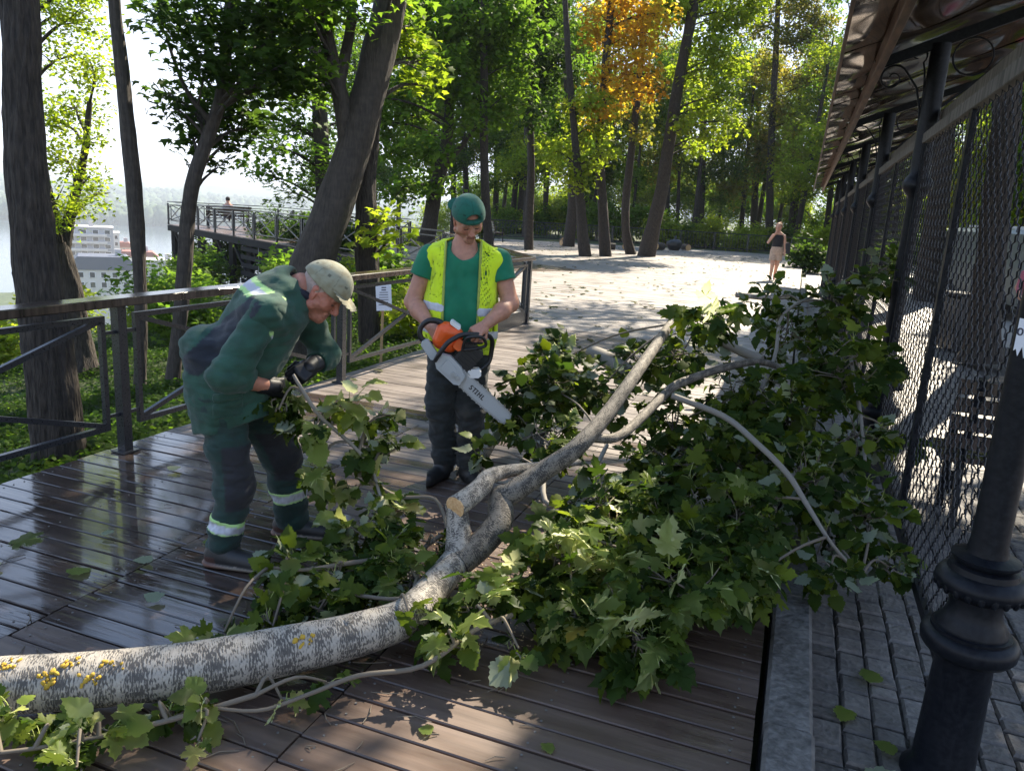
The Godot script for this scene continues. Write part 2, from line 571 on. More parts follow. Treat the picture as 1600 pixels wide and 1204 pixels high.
	for q in [["cloth", 0.85], ["cloth_shiny", 0.55], ["skin", 0.55], ["leather", 0.5], ["plastic", 0.35]]:
		m = mat(q[0], Color.WHITE, q[1])
		m.vertex_color_use_as_albedo = true
		if q[0] == "cloth":
			tri(m, V(5, 5, 5), false); bump(m, tex1(256, n_cl), 0.15); m.rim_enabled = true; m.rim = 0.25; m.rim_tint = 0.6
		if q[0] == "skin":
			m.subsurf_scatter_enabled = true; m.subsurf_scatter_strength = 0.12
	m = mat("reflective", Color(0.55, 0.56, 0.6), 0.35); m.metallic = 0.3
	m = mat("lime", Color(0.42, 0.66, 0.2), 0.7)
	m = mat("steel", Color(0.42, 0.44, 0.45), 0.38, 0.55)
	m = mat("steel_dull", Color(0.16, 0.155, 0.15), 0.5, 0.4)
	m = mat("sawdust", Color(0.55, 0.42, 0.26), 0.9)
	m = mat("saw_orange", Color(0.72, 0.11, 0.015), 0.35)
	m = mat("saw_gray", Color(0.4, 0.42, 0.42), 0.4)
	m = mat("saw_black", Color(0.012, 0.012, 0.013), 0.45)
	m = mat("white_paint", Color(0.72, 0.72, 0.7), 0.5)
	m = mat("paper", Color(0.68, 0.7, 0.75), 0.7)
	m = mat("ink", Color(0.03, 0.035, 0.06), 0.7)
	m = mat("pale_wood", Color(0.38, 0.25, 0.12), 0.75)
	m = mat("yellow_tag", Color(0.62, 0.66, 0.03), 0.5)
	m = mat("black_bag", Color(0.012, 0.012, 0.014), 0.3)
	m = mat("red_plastic", Color(0.55, 0.045, 0.03), 0.4)
	m = mat("amber", Color(0.7, 0.2, 0.02), 0.25)
	m = mat("van_paint", Color(0.12, 0.14, 0.135), 0.3)
	m = mat("glass_dark", Color(0.02, 0.025, 0.03), 0.06); m.metallic_specular = 0.7
	m = mat("rubber", Color(0.015, 0.015, 0.015), 0.8)
	m = mat("facade_white", Color(0.62, 0.58, 0.54), 0.8)
	m = mat("facade_pink", Color(0.5, 0.36, 0.31), 0.8)
	m = mat("facade_gray", Color(0.4, 0.39, 0.4), 0.8)
	m = mat("roof_blue", Color(0.09, 0.1, 0.13), 0.6)
	m = mat("roof_red", Color(0.28, 0.11, 0.08), 0.7)

const SUN := Vector3(0.16, 0.669, -0.726)   # towards the sun

func _ready() -> void:
	var cam := Camera3D.new()
	cam.name = "camera"
	cam.fov = 53.27
	cam.near = 0.05
	cam.far = 9000.0
	cam.transform = Transform3D(Basis(V(0.93427, 0.0603, -0.35143), V(-0.13418, 0.9726, -0.18983), V(0.33035, 0.22451, 0.91677)).orthonormalized(), V(0, 1.65, 0))
	cam.current = true
	add_child(cam)
	var sky := ProceduralSkyMaterial.new()
	sky.sky_top_color = Color(0.5, 0.62, 0.8)
	sky.sky_horizon_color = Color(0.93, 0.95, 0.98)
	sky.sky_curve = 0.22
	sky.ground_bottom_color = Color(0.2, 0.21, 0.18)
	sky.ground_horizon_color = Color(0.6, 0.63, 0.64)
	sky.sky_energy_multiplier = 0.85
	sky.sun_angle_max = 40.0
	sky.sun_curve = 0.15
	var env := Environment.new()
	env.background_mode = Environment.BG_SKY
	env.sky = Sky.new()
	env.sky.sky_material = sky
	env.tonemap_mode = Environment.TONE_MAPPER_LINEAR
	env.tonemap_exposure = 3.05
	env.sdfgi_enabled = true
	env.ssao_enabled = true
	env.ssil_enabled = true
	env.fog_enabled = FOG
	env.fog_light_color = Color(0.92, 0.96, 1.0)
	env.fog_density = 0.0003
	var we := WorldEnvironment.new()
	we.name = "world"
	we.environment = env
	add_child(we)
	var sun := DirectionalLight3D.new()
	sun.name = "sun"
	sun.light_color = Color(1.0, 0.95, 0.86)
	sun.light_energy = 1.6
	sun.light_angular_distance = 0.5
	sun.shadow_enabled = true
	sun.look_at_from_position(SUN * 50.0, Vector3.ZERO, Vector3.UP)
	add_child(sun)

	make_materials()
	make_leaves()
	make_ground()
	make_deck()
	make_kerb_and_paving()
	make_gallery()
	make_railings()
	make_trees()
	make_far_view()
	make_fallen_tree()
	make_people()
	make_small_things()

const FOG := true

# ---- the ground: one sheet from under the deck out to the horizon ----
var edge := PackedVector2Array([Vector2(-3.95, 12), Vector2(-3.95, -10.6), Vector2(-7.6, -17), Vector2(-11, -24), Vector2(-15.5, -38), Vector2(-19, -50), Vector2(-24, -75), Vector2(-30, -120)])
var hills := noise(77, 0.0009, 4)
var lumps := noise(78, 0.16, 3)

func side(x: float, z: float) -> float:
	# metres out from the plateau's left edge, over the slope; negative on the plateau
	var best := 1e9
	var s := 1.0
	var p := Vector2(x, z)
	for i in edge.size() - 1:
		var a := edge[i]; var b := edge[i + 1]
		var t := clampf((p - a).dot(b - a) / (b - a).length_squared(), 0.0, 1.0)
		var d := p.distance_to(a.lerp(b, t))
		if d < best:
			best = d
			s = -1.0 if (b - a).cross(p - a) > 0.0 else 1.0
	return best * s

func ground(x: float, z: float) -> float:
	var s := side(x, z)
	var y := -0.32
	if s > 0.0:
		y = -0.2 - 0.2 * minf(s, 9.0) - 0.52 * clampf(s - 9.0, 0.0, 60.0) - 0.35 * clampf(s - 69.0, 0.0, 95.0)
		y += lumps.get_noise_2d(x, z) * 0.35 * clampf(s * 0.4, 0.0, 1.0)
		y = maxf(y, -66.0)
	elif x > 0.16:
		y = -0.27
	elif z < -44.0 + 0.0 * x:
		y = lerpf(-0.32, -0.06, clampf((-44.0 - z) / 3.0, 0.0, 1.0)) + lumps.get_noise_2d(x, z) * 0.12
	var d := -0.72 * x - 0.69 * z
	if d > 560.0 and s > 100.0:
		var q := clampf((d - 560.0) / 25.0, 0.0, 1.0) - clampf((d - 1560.0) / 40.0, 0.0, 1.0)
		y -= 10.0 * q
		if d > 1600.0:
			y += (d - 1600.0) * 0.004 + clampf((d - 2300.0) / 1200.0, 0.0, 1.0) * (55.0 + 60.0 * hills.get_noise_2d(x, z))
	return y

func make_ground() -> void:
	for far in 2:
		var b := MB.new()
		var ra := 1.2 if far == 0 else 260.0
		var rows := 110 if far == 0 else 56
		var k := pow((260.0 if far == 0 else 6500.0) / ra, 1.0 / rows)
		var cols := 200 if far == 0 else 150
		for i in rows + 1:
			var r := ra * pow(k, i)
			for j in cols + 1:
				var a := TAU * (j % cols) / cols
				var x := r * cos(a) - 1.5; var z := r * sin(a) - 2.0
				var e := 0.02 * r
				var h := ground(x, z)
				var nn := V(h - ground(x + e, z), e, h - ground(x, z + e)).normalized()
				b.add(V(x, h, z), nn)
		for i in rows:
			for j in cols:
				var a := i * (cols + 1) + j
				b.tri(a, a + 1, a + cols + 2); b.tri(a, a + cols + 2, a + cols + 1)
		if far == 0:
			var ce := b.add(V(-1.5, -0.32, -2.0), Vector3.UP)
			for j in cols:
				b.tri(ce, j, j + 1)
		struct("ground" if far == 0 else "far_land", b.mesh(), M.grass if far == 0 else M.far_land)
	var w := MB.new()
	var f := V(-0.72, 0, -0.69).normalized(); var q := V(-0.69, 0, 0.72).normalized()
	w.quad(f * 540 + q * 3000 + V(0, -71, 0), f * 540 - q * 3000 + V(0, -71, 0), f * 1640 - q * 3000 + V(0, -71, 0), f * 1640 + q * 3000 + V(0, -71, 0))
	struct("river", w.mesh(), M.water)

# ---- the wooden promenade ----
func plank_mesh(l: float, w: float, sd: int) -> ArrayMesh:
	var b := MB.new()
	var t := 0.004
	b.prism(PackedVector2Array([Vector2(-w / 2, -0.028), Vector2(w / 2, -0.028), Vector2(w / 2, -t), Vector2(w / 2 - t, 0), Vector2(-w / 2 + t, 0), Vector2(-w / 2, -t)]), Transform3D(Basis(V(0, 0, -1), V(0, 1, 0), V(1, 0, 0)), Vector3.ZERO), l)
	return b.mesh()

func make_deck() -> void:
	var rng := RandomNumberGenerator.new()
	var deck := thing("boardwalk", "", "")
	deck.set_meta("kind", "structure")
	var xs := [-3.97, -2.56, -1.272, 0.066]
	var ph := [-2.305, -2.262, -2.372]
	var pitch := 0.1206
	var meshes := []
	for c in 3:
		meshes.append(plank_mesh(xs[c + 1] - xs[c] - 0.006, pitch - 0.0085, c))
	var rest := MB.new()
	var rest2 := MB.new()
	var rest3 := MB.new()
	for c in 3:
		var z: float = ph[c] + pitch * 14.5
		while z > -10.55:
			var x := Transform3D(rot(rng.randf_range(-0.008, 0.008), rng.randf_range(-0.0012, 0.0012), rng.randf_range(-0.0012, 0.0012)), V((xs[c] + xs[c + 1]) * 0.5 + rng.randf_range(-0.002, 0.002), rng.randf_range(-0.003, 0.001), z))
			if z > -5.5 and z < -0.9:
				var mt: Material = M.deck_wet if c == 0 or (c == 1 and z < -1.9 and z > -3.4) else M.deck
				if z < -4.0 and rng.randf() < 0.8: mt = M.deck_mid
				obj("plank", meshes[c], mt, deck, x)
			else:
				(rest3 if z < -4.0 else rest).box(Transform3D(x.basis, x.origin + V(0, -0.014, 0)), V(xs[c + 1] - xs[c] - 0.006, 0.028, pitch - 0.0085))
			z -= pitch
	# the wide part beyond
	var z := -10.6
	while z > -46.0:
		var x0 := left_edge(z)
		var x := 0.066
		var first := true
		while x > x0:
			var l := 2.66 if not first else (1.33 if int(z / pitch) % 2 == 0 else 2.66)
			first = false
			var x1 := maxf(x - l, x0)
			if x - x1 > 0.05:
				rest2.box(Transform3D(rot(rng.randf_range(-0.01, 0.01), 0, rng.randf_range(-0.0012, 0.0012)), V((x + x1) * 0.5, -0.016 + rng.randf_range(-0.003, 0.001), z)), V(x - x1 - 0.006, 0.028, pitch - 0.008))
			x -= l
		z -= pitch
	var o := obj("far_planks", rest.mesh(), M.deck, deck); o.set_meta("kind", "stuff")
	o = obj("middle_planks", rest3.mesh(), M.deck_mid, deck); o.set_meta("kind", "stuff")
	o = obj("farther_planks", rest2.mesh(), M.deck_dry, deck); o.set_meta("kind", "stuff")
	# screw heads, two over each joist
	var sc := MB.new()
	for c in 3:
		for k in 37:
			var zz: float = ph[c] + pitch * (8 - k)
			for xx in [xs[c] + 0.07, (xs[c] + xs[c + 1]) * 0.5, xs[c + 1] - 0.07]:
				for e in [-0.03, 0.03]:
					sc.lathe(PackedVector2Array([Vector2(0.0048, 0.0), Vector2(0.0044, 0.0016), Vector2(0, 0.0008)]), 6, Transform3D(Basis.IDENTITY, V(xx + rng.randf_range(-0.004, 0.004), 0.0005, zz + e)))
	obj("screw_heads", sc.mesh(), M.steel_dull, deck).set_meta("kind", "stuff")
	# edge beam and joists
	var b := MB.new()
	b.bar(V(-3.9, -0.13, 2), V(-3.9, -0.13, -10.6), 0.1, 0.19)
	for x in [-2.56, -1.272, -0.04]:
		b.bar(V(x, -0.105, 1), V(x, -0.105, -10.6), 0.1, 0.14)
	o = obj("joist", b.mesh(), M.dark_under, deck); o.set_meta("kind", "stuff")

func left_edge(z: float) -> float:
	# the promenade's left edge
	if z > -10.6: return -3.97
	if z > -17.4: return lerpf(-3.97, -8.3, (-10.6 - z) / 6.8)
	if z > -24.0: return lerpf(-8.3, -12.2, (-17.4 - z) / 6.6)
	if z > -39.0: return lerpf(-12.2, -15.9, (-24.0 - z) / 15.0)
	return lerpf(-15.9, -4.0, (-39.0 - z) / 7.0)

func make_kerb_and_paving() -> void:
	var rng := RandomNumberGenerator.new()
	var kerb := thing("kerb", "", ""); kerb.set_meta("kind", "structure")
	var z := 0.6
	while z > -26.0:
		var l := rng.randf_range(0.85, 1.15)
		var b := MB.new()
		b.box(Transform3D(rot(0, rng.randf_range(-0.006, 0.006), rng.randf_range(-0.01, 0.01)), V(0.167 + rng.randf_range(-0.004, 0.004), -0.115 + rng.randf_range(-0.004, 0.006), z - l * 0.5)), V(0.158, 0.28, l - 0.008), 0.012)
		obj("kerb_stone", b.mesh(), M.granite, kerb)
		z -= l
	# bedding sand, setts on it
	var pave := thing("sett_paving", "", ""); pave.set_meta("kind", "structure")
	var bed := MB.new()
	bed.quad(V(0.25, -0.21, 2), V(16, -0.21, 2), V(16, -0.21, -60), V(0.25, -0.21, -60))
	obj("bedding", bed.mesh(), M.sand, pave)
	var sett := MB.new()
	var q := 0.5; var e := 0.425
	var hi := 0.0; var lo := -0.05; var md := -0.012
	var P := func(a: float, y: float, s: Vector2) -> Vector3: return V(s.x * a, y, s.y * a)
	var cs := [Vector2(-1, 1), Vector2(1, 1), Vector2(1, -1), Vector2(-1, -1)]
	sett.quad(P.call(e, hi, cs[0]), P.call(e, hi, cs[1]), P.call(e, hi, cs[2]), P.call(e, hi, cs[3]))
	for i in 4:
		var a: Vector2 = cs[i]; var b2: Vector2 = cs[(i + 1) % 4]
		sett.quad(P.call(q, md, a), P.call(q, md, b2), P.call(e, hi, b2), P.call(e, hi, a))
		sett.quad(P.call(q, lo, a), P.call(q, lo, b2), P.call(q, md, b2), P.call(q, md, a))
	var sm := sett.mesh()
	var left := 0
	var rest := MB.new()
	var row := 0
	var x := 0.262
	while x < 4.6:
		var w := rng.randf_range(0.108, 0.128)
		z = -0.9 - rng.randf_range(0.0, 0.15)
		while z > (-16.0 if x < 2.4 else -7.0):
			var l := rng.randf_range(0.1, 0.2)
			if rng.randf() < 0.25: l = rng.randf_range(0.07, 0.11)
			var t := Transform3D(rot(rng.randf_range(-0.03, 0.03), rng.randf_range(-0.03, 0.03), rng.randf_range(-0.03, 0.03)) * Basis.from_scale(V(w - 0.008, 1.0, l - 0.016)), V(x + w * 0.5 + rng.randf_range(-0.004, 0.004), -0.18 + rng.randf_range(-0.007, 0.005), z - l * 0.5))
			if left < 300 and z > -3.9 and z < -1.5 and x < 1.45:
				obj("sett", sm, M["sett_%d" % (rng.randi() % 3)], pave, t)
				left += 1
			else:
				rest.join(sett, t)
			z -= l
		x += w
	var o := obj("far_setts", rest.mesh(), M.sett_1, pave); o.set_meta("kind", "stuff")
	var fp := MB.new()
	fp.quad(V(2.2, -0.2, -15.5), V(16, -0.2, -15.5), V(16, -0.2, -58), V(2.2, -0.2, -58))
	fp.quad(V(0.25, -0.2, -16.0), V(2.199, -0.2, -16.0), V(2.199, -0.2, -58), V(0.25, -0.2, -58))
	fp.quad(V(4.6, -0.2, 2), V(16, -0.2, 2), V(16, -0.2, -15.499), V(4.6, -0.2, -15.499))
	struct("far_paving", fp.mesh(), M.far_paving)

# ---- railings ----
func rail_run(o: Node3D, a: Vector3, b: Vector3, n: int, wood: bool, kick := false, skip_first := false) -> void:
	var d := b - a
	var dn := Vector3(d.x, 0, d.z).normalized()
	var hr := MB.new()
	var ext := 0.03
	if wood:
		hr.bar(a - dn * ext + V(0, 0.958, 0), b + dn * ext + V(0, 0.958, 0), 0.15, 0.052, 0.006)
	else:
		hr.bar(a + V(0, 1.0, 0), b + V(0, 1.0, 0), 0.06, 0.035)
	obj("handrail", hr.mesh(), M.handrail_wood if wood else M.rail_iron, o)
	var step := d.length() / n
	var post := MB.new()
	post.box(Transform3D(Basis.IDENTITY, V(0, 0.455, 0)), V(0.062, 0.95, 0.062), 0.006)
	var foot := MB.new()
	foot.box(Transform3D(Basis.IDENTITY, V(0, 0.008, 0)), V(0.12, 0.01, 0.12))
	post.join(foot, Transform3D.IDENTITY)
	var pm := post.mesh()
	var ang := atan2(dn.x, dn.z)
	for i in range(1 if skip_first else 0, n + 1):
		obj("post", pm, M.rail_iron, o, Transform3D(rot(0, ang, 0), a + d * (float(i) / n)))
	# one panel, made along z from the first post, and used for each bay
	var l := step
	var g := 0.11
	var y0 := 0.185; var y1 := 0.862
	var fr := MB.new()
	var t := 0.032
	fr.bar(V(0, y1, g), V(0, y1, l - g), t, t); fr.bar(V(0, y0, g), V(0, y0, l - g), t, t)
	fr.bar(V(0, y0 + t / 2, g + t / 2), V(0, y1 - t / 2, g + t / 2), t - 0.002, t); fr.bar(V(0, y0 + t / 2, l - g - t / 2), V(0, y1 - t / 2, l - g - t / 2), t - 0.002, t)
	for y in [y0 + 0.07, y1 - 0.09]:
		fr.bar(V(0, y, 0.03), V(0, y, g), 0.02, 0.02); fr.bar(V(0, y, l - g), V(0, y, l - 0.03), 0.02, 0.02)
	var d1 := MB.new(); d1.bar(V(0.006, y0 + t / 2, g + t), V(0.006, y1 - t / 2, l - g - t), 0.026, 0.032)
	var d2 := MB.new(); d2.bar(V(-0.006, y1 - t / 2, g + t), V(-0.006, y0 + t / 2, l - g - t), 0.022, 0.03)
	var fm := fr.mesh(); var m1 := d1.mesh(); var m2 := d2.mesh()
	var kb := MB.new()
	kb.bar(V(0, 0.09, 0.035), V(0, 0.09, l - 0.035), 0.02, 0.15)
	var km := kb.mesh()
	for i in n:
		var x := Transform3D(rot(0, ang, 0), a + d * (float(i) / n))
		var p := obj("panel_frame", fm, M.rail_iron, o, x)
		obj("diagonal", m1, M.rail_iron, p); obj("diagonal", m2, M.rail_iron, p)
		if kick and i == n - 1:
			obj("kick_board", km, M.rail_iron, o, x)

func make_railings() -> void:
	var o := thing("promenade_railing", "dark iron railing with crossed panels and wet wooden handrail along the boardwalk", "railing")
	var s := 2.375
	rail_run(o, V(-3.96, 0, -3.53 + s * 2), V(-3.68, 0, -3.53 - s * 3), 5, true, true)
	o = thing("corner_railing", "iron railing turning away from the boardwalk behind the man in the yellow vest", "railing")
	rail_run(o, V(-3.78, 0, -10.8), V(-8.2, 0, -17.3), 4, true, false, true)
	# the viewing platform out over the slope
	var p0 := V(-8.3, 0, -17.4); var p1 := V(-27.1, 0, -27.9)
	var dn := (p1 - p0).normalized(); var q := V(dn.z, 0, -dn.x) * -1.0
	if q.z > 0: q = -q
	var pl := thing("viewing_platform", "raised timber viewing platform on dark posts over the slope", "platform")
	var b := MB.new()
	var w := 5.2
	var l := p0.distance_to(p1)
	var k := int(l / 0.15)
	for i in k:
		var c := p0 + dn * (i + 0.5) * (l / k)
		b.bar(c + V(0, -0.015, 0), c + q * w + V(0, -0.015, 0), l / k - 0.01, 0.03)
	obj("platform_planks", b.mesh(), M.deck, pl).set_meta("kind", "stuff")
	var fb := MB.new()
	fb.bar(p0 + V(0, -0.16, 0), p1 + V(0, -0.16, 0), 0.1, 0.24)
	fb.bar(p1 + V(0, -0.16, 0), p1 + q * w + V(0, -0.16, 0), 0.1, 0.24)
	fb.bar(p0 + q * w + V(0, -0.16, 0), p1 + q * w + V(0, -0.16, 0), 0.1, 0.24)
	obj("edge_beam", fb.mesh(), M.dark_under, pl)
	for i in 10:
		for j in 2:
			var c := p1 - dn * (0.3 + i * 1.75) + q * (0.15 + j * (w - 0.3))
			var y := ground(c.x, c.z) - 0.3
			if y > -0.7: continue
			var lg := MB.new()
			lg.bar(V(c.x, -0.06, c.z), V(c.x, y, c.z), 0.2, 0.2)
			obj("post", lg.mesh(), M.dark_under, pl)
			if i > 0:
				var c2 := c + dn * 1.75
				var br := MB.new()
				br.bar(V(c.x, -1.6, c.z), V(c2.x, -0.2, c2.z), 0.1, 0.1)
				obj("brace", br.mesh(), M.dark_under, pl)
	# slatted screen under the near half
	for i in 9:
		var sl := MB.new()
		var y := -0.42 - i * 0.3
		sl.bar(p0 + dn * 2.0 + V(0, y, 0), p0 + dn * (13.0) + V(0, y, 0), 0.03, 0.16)
		obj("screen_slat", sl.mesh(), M.dark_under, pl)
	o = thing("platform_railing", "thin dark railing with crossed bars around the far viewing platform", "railing")
	rail_run(o, p0, p1, 11, false)
	rail_run(o, p1, p1 + q * w, 3, false, false, true)
	rail_run(o, p1 + q * w, p1 + q * w - dn * 12.0, 7, false, false, true)
	# the dark fence at the far side of the square
	o = thing("square_fence", "low black fence along the far edge of the square, in front of the woods", "fence")
	var fp := pts([-15.9, 0, -39.0, -10.2, 0, -43.5, -3.0, 0, -46.6, 4.0, 0, -49.5])
	for i in 3:
		var a := fp[i]; var e := fp[i + 1]
		var n := int(a.distance_to(e) / 1.9)
		var bb := MB.new()
		for y in [0.15, 0.98]:
			bb.bar(a + V(0, y, 0), e + V(0, y, 0), 0.04, 0.05)
		obj("rail", bb.mesh(), M.rail_iron, o)
		for j in n:
			var p := a.lerp(e, float(j) / n)
			var pb := MB.new()
			pb.box(Transform3D(Basis.IDENTITY, p + V(0, 0.5, 0)), V(0.07, 1.05, 0.07))
			obj("post", pb.mesh(), M.rail_iron, o)
		var bars := MB.new()
		var nb := int(a.distance_to(e) / 0.16)
		for j in nb:
			var p := a.lerp(e, (j + 0.5) / nb)
			bars.box(Transform3D(rot(0, 0, 0), p + V(0, 0.56, 0)), V(0.018, 0.8, 0.018))
			if i == 0 and j % 2 == 0:
				var ring := MB.new()
				var rp := PackedVector3Array(); var rr := PackedFloat32Array()
				for t in 9:
					rp.append(V(cos(TAU * t / 8) * 0.13, sin(TAU * t / 8) * 0.13, 0)); rr.append(0.014)
				ring.tube(rp, rr, 4, false)
				bars.join(ring, Transform3D(rot(0, atan2(e.x - a.x, e.z - a.z) - PI / 2, 0), p + V(0, 0.72, 0)))
		obj("baluster_row", bars.mesh(), M.rail_iron, o).set_meta("kind", "stuff")

# ---- the wrought gallery on the right ----
func spiral(c: Vector3, r0: float, r1: float, a0: float, turns: float, rad: float, lead := PackedVector3Array()) -> MB:
	# a scroll in the xy plane that starts with the line lead
	var p := PackedVector3Array(); var r := PackedFloat32Array()
	for q in lead:
		p.append(q); r.append(rad)
	var n := int(absf(turns) * 16) + 2
	for i in n + 1:
		var t := float(i) / n
		var a := a0 + TAU * turns * t
		var rr := lerpf(r0, r1, t)
		p.append(c + V(cos(a) * rr, sin(a) * rr, 0)); r.append(rad * lerpf(1.0, 0.7, t))
	var b := MB.new()
	b.tube(p, r, 6)
	return b

func roof_y(x: float) -> float:
	return 2.99 + 0.39 * (x - 0.69)

func wire(a: Vector3, b: Vector3) -> MB:
	# crimped wire in the yz plane
	var d := b - a
	var n := maxi(2, int(d.length() / 0.021))
	var dn := d.normalized()
	var q := V(0, -dn.z, dn.y)
	var p := PackedVector3Array(); var r := PackedFloat32Array()
	for i in n + 1:
		var s := 0.0042 * (1.0 if i % 2 == 0 else -1.0)
		p.append(a + d * (float(i) / n) + q * s + V(s * 0.4, 0, 0)); r.append(0.0034)
	var m := MB.new()
	m.tube(p, r, 3, false)
	return m

func make_gallery() -> void:
	var o := thing("mesh_gallery", "long black wrought gallery with wire mesh panels under a glossy brown lean-to roof", "gallery")
	var X := 0.69
	var step := 3.48
	var z1 := -2.72
	var prof := PackedVector2Array()
	for q in [[0.0, -0.2], [0.128, -0.2], [0.128, -0.17], [0.108, -0.145], [0.098, -0.12], [0.088, 0.27], [0.094, 0.29], [0.098, 0.3], [0.13, 0.306], [0.144, 0.325], [0.147, 0.35], [0.139, 0.372], [0.12, 0.378], [0.12, 0.388], [0.109, 0.39], [0.109, 0.4], [0.089, 0.43], [0.079, 0.465], [0.08, 0.5], [0.1, 0.514], [0.126, 0.528], [0.137, 0.548], [0.134, 0.567], [0.119, 0.588], [0.105, 0.593], [0.101, 0.612], [0.082, 0.618], [0.1, 0.632], [0.102, 0.644], [0.062, 0.656], [0.055, 0.7], [0.05, 1.88], [0.056, 1.9], [0.078, 1.925], [0.098, 1.955], [0.102, 1.985], [0.086, 2.02], [0.066, 2.05], [0.064, 2.1], [0.062, 2.9], [0.0, 2.9]]:
		prof.append(Vector2(q[0], q[1]))
	var pb := MB.new(); pb.lathe(prof, 28)
	# a ring of small lobes under the upper moulding
	for i in 22:
		var a := TAU * i / 22
		pb.blob(V(cos(a) * 0.126, 0.54, sin(a) * 0.126), V(0.012, 0.022, 0.012), 5, 8)
	var pm := pb.mesh()
	var sc := []
	sc.append(spiral(V(X - 0.27, 2.68, 0), 0.095, 0.02, 0.4, 1.4, 0.008, pts([X - 0.055, 2.32, 0, X - 0.07, 2.48, 0, X - 0.11, 2.62, 0])).mesh())
	sc.append(spiral(V(X - 0.13, 2.83, 0), 0.06, 0.02, -0.9, 0.9, 0.007, pts([X - 0.058, 2.45, 0, X - 0.062, 2.6, 0, X - 0.075, 2.72, 0])).mesh())
	sc.append(spiral(V(X + 0.2, 2.82, 0), 0.12, 0.12, PI, 1.0, 0.008).mesh())
	sc.append(spiral(V(X + 0.3, 2.58, 0), 0.09, 0.02, 2.6, -1.3, 0.008, pts([X + 0.055, 2.25, 0, X + 0.08, 2.4, 0, X + 0.16, 2.56, 0])).mesh())
	sc.append(spiral(V(X + 0.17, 2.35, 0), 0.06, 0.015, 2.4, -1.2, 0.007, pts([X + 0.055, 2.1, 0, X + 0.07, 2.25, 0])).mesh())
	var rf := MB.new()
	rf.bar(V(0.3, roof_y(0.3) - 0.075, 0), V(1.72, roof_y(1.72) - 0.075, 0), 0.05, 0.07, 0.004)
	rf.bar(V(X + 0.06, 2.5, 0), V(1.55, roof_y(1.55) - 0.12, 0), 0.018, 0.018)
	var rm := rf.mesh()
	var posts := []
	for k in range(-1, 7):
		var z := z1 - step * k
		var p := obj("post", pm, M.cast_iron, o, Transform3D(rot(0, k * 0.4, 0), V(X, 0, z)))
		obj("rafter", rm, M.cast_iron, o, Transform3D(Basis.IDENTITY, V(0, 0, z)))
		for s in sc:
			obj("scroll", s, M.cast_iron, o, Transform3D(Basis.IDENTITY, V(0, 0, z)))
	# roof: buckled sheets
	var zr := z1 + step + 0.4
	var w := 1.16
	var rng := RandomNumberGenerator.new()
	for i in 23:
		var b := MB.new()
		var nx := 26; var nz := 16
		var sd := rng.randf() * 10.0
		for a in nx + 1:
			for c in nz + 1:
				var fx := float(a) / nx; var fz := float(c) / nz
				var x := lerpf(0.06, 1.8, fx)
				var z := zr - i * w - fz * (w + 0.03)
				var hgt := func(xx: float, zz: float) -> float:
					return 0.018 * sin(xx * 5.0 + sd + zz * 3.0) * sin(zz * 3.1 + sd) + 0.006 * sin(xx * 9.0 + sd * 2.0 - zz * 4.0)
				var h: float = hgt.call(x, z)
				var nn := V(-0.39 - (hgt.call(x + 0.01, z) - h) / 0.01, 1.0, -(hgt.call(x, z + 0.01) - h) / 0.01).normalized()
				b.add(V(x, roof_y(x) + h + (0.004 if i % 2 else 0.0), z), -nn)
		for a in nx:
			for c in nz:
				var q := a * (nz + 1) + c
				b.tri(q, q + 1, q + nz + 2); b.tri(q, q + nz + 2, q + nz + 1)
		# an upper skin, so that the sheet has thickness
		var t := MB.new()
		for j in b.v.size():
			t.add(b.v[j] + V(0, 0.006, 0), -b.n[j])
		for j in b.ix.size() / 3:
			t.tri(b.ix[j * 3], b.ix[j * 3 + 1], b.ix[j * 3 + 2])
		b.join(t, Transform3D.IDENTITY)
		obj("roof_sheet", b.mesh(), M.roof_sheet, o)
	var z_a := zr - 0.02; var z_b := zr - 23 * w
	var be := MB.new()
	be.bar(V(0.32, 2.765, z_a), V(0.32, 2.765, z_b), 0.05, 0.12, 0.004)
	obj("eave_beam", be.mesh(), M.brown_wood, o)
	be = MB.new()
	be.bar(V(0.065, roof_y(0.065) - 0.04, z_a), V(0.065, roof_y(0.065) - 0.04, z_b), 0.02, 0.05, 0.002)
	obj("fascia", be.mesh(), M.brown_wood, o)
	be = MB.new()
	be.bar(V(1.6, roof_y(1.6) - 0.16, z_a), V(1.6, roof_y(1.6) - 0.16, z_b), 0.06, 0.1, 0.004)
	obj("upper_beam", be.mesh(), M.brown_wood, o)
	# mesh panels between the posts
	var y0 := 0.09; var y1 := 2.25
	var half := (step - 0.2) * 0.5
	var lines := []
	var sp := 0.118
	for fam in 2:
		var c := -(y1 - y0)
		while c < half:
			# the line z' - y' = c (or mirrored) inside the half panel
			var za := maxf(0.0, c); var ya := za - c
			var zb := minf(half, c + (y1 - y0)); var yb := zb - c
			if zb - za > 0.06:
				if fam == 0:
					lines.append([V(0.004, y0 + ya, -za), V(0.004, y0 + yb, -zb)])
				else:
					lines.append([V(-0.004, y0 + ya, -half + za), V(-0.004, y0 + yb, -half + zb)])
			c += sp
	var wires := []
	var net := MB.new()
	for l in lines:
		var m := wire(l[0], l[1])
		wires.append(m.mesh())
		net.join(m, Transform3D.IDENTITY)
	var net_mesh := net.mesh()
	var fr := MB.new()
	var fl := step - 0.18
	fr.bar(V(0, y0, -0.02), V(0, y0, -fl + 0.02), 0.03, 0.05)
	for z in [0.0, -fl * 0.5, -fl]:
		var t := 0.045 if z != -fl * 0.5 else 0.06
		fr.bar(V(0, y0 + 0.025, z), V(0, y1, z), t, 0.032)
	fr.bar(V(0.003, y0 - 0.09, -0.0), V(0.003, y0 - 0.025, 0.0), 0.03, 0.03)
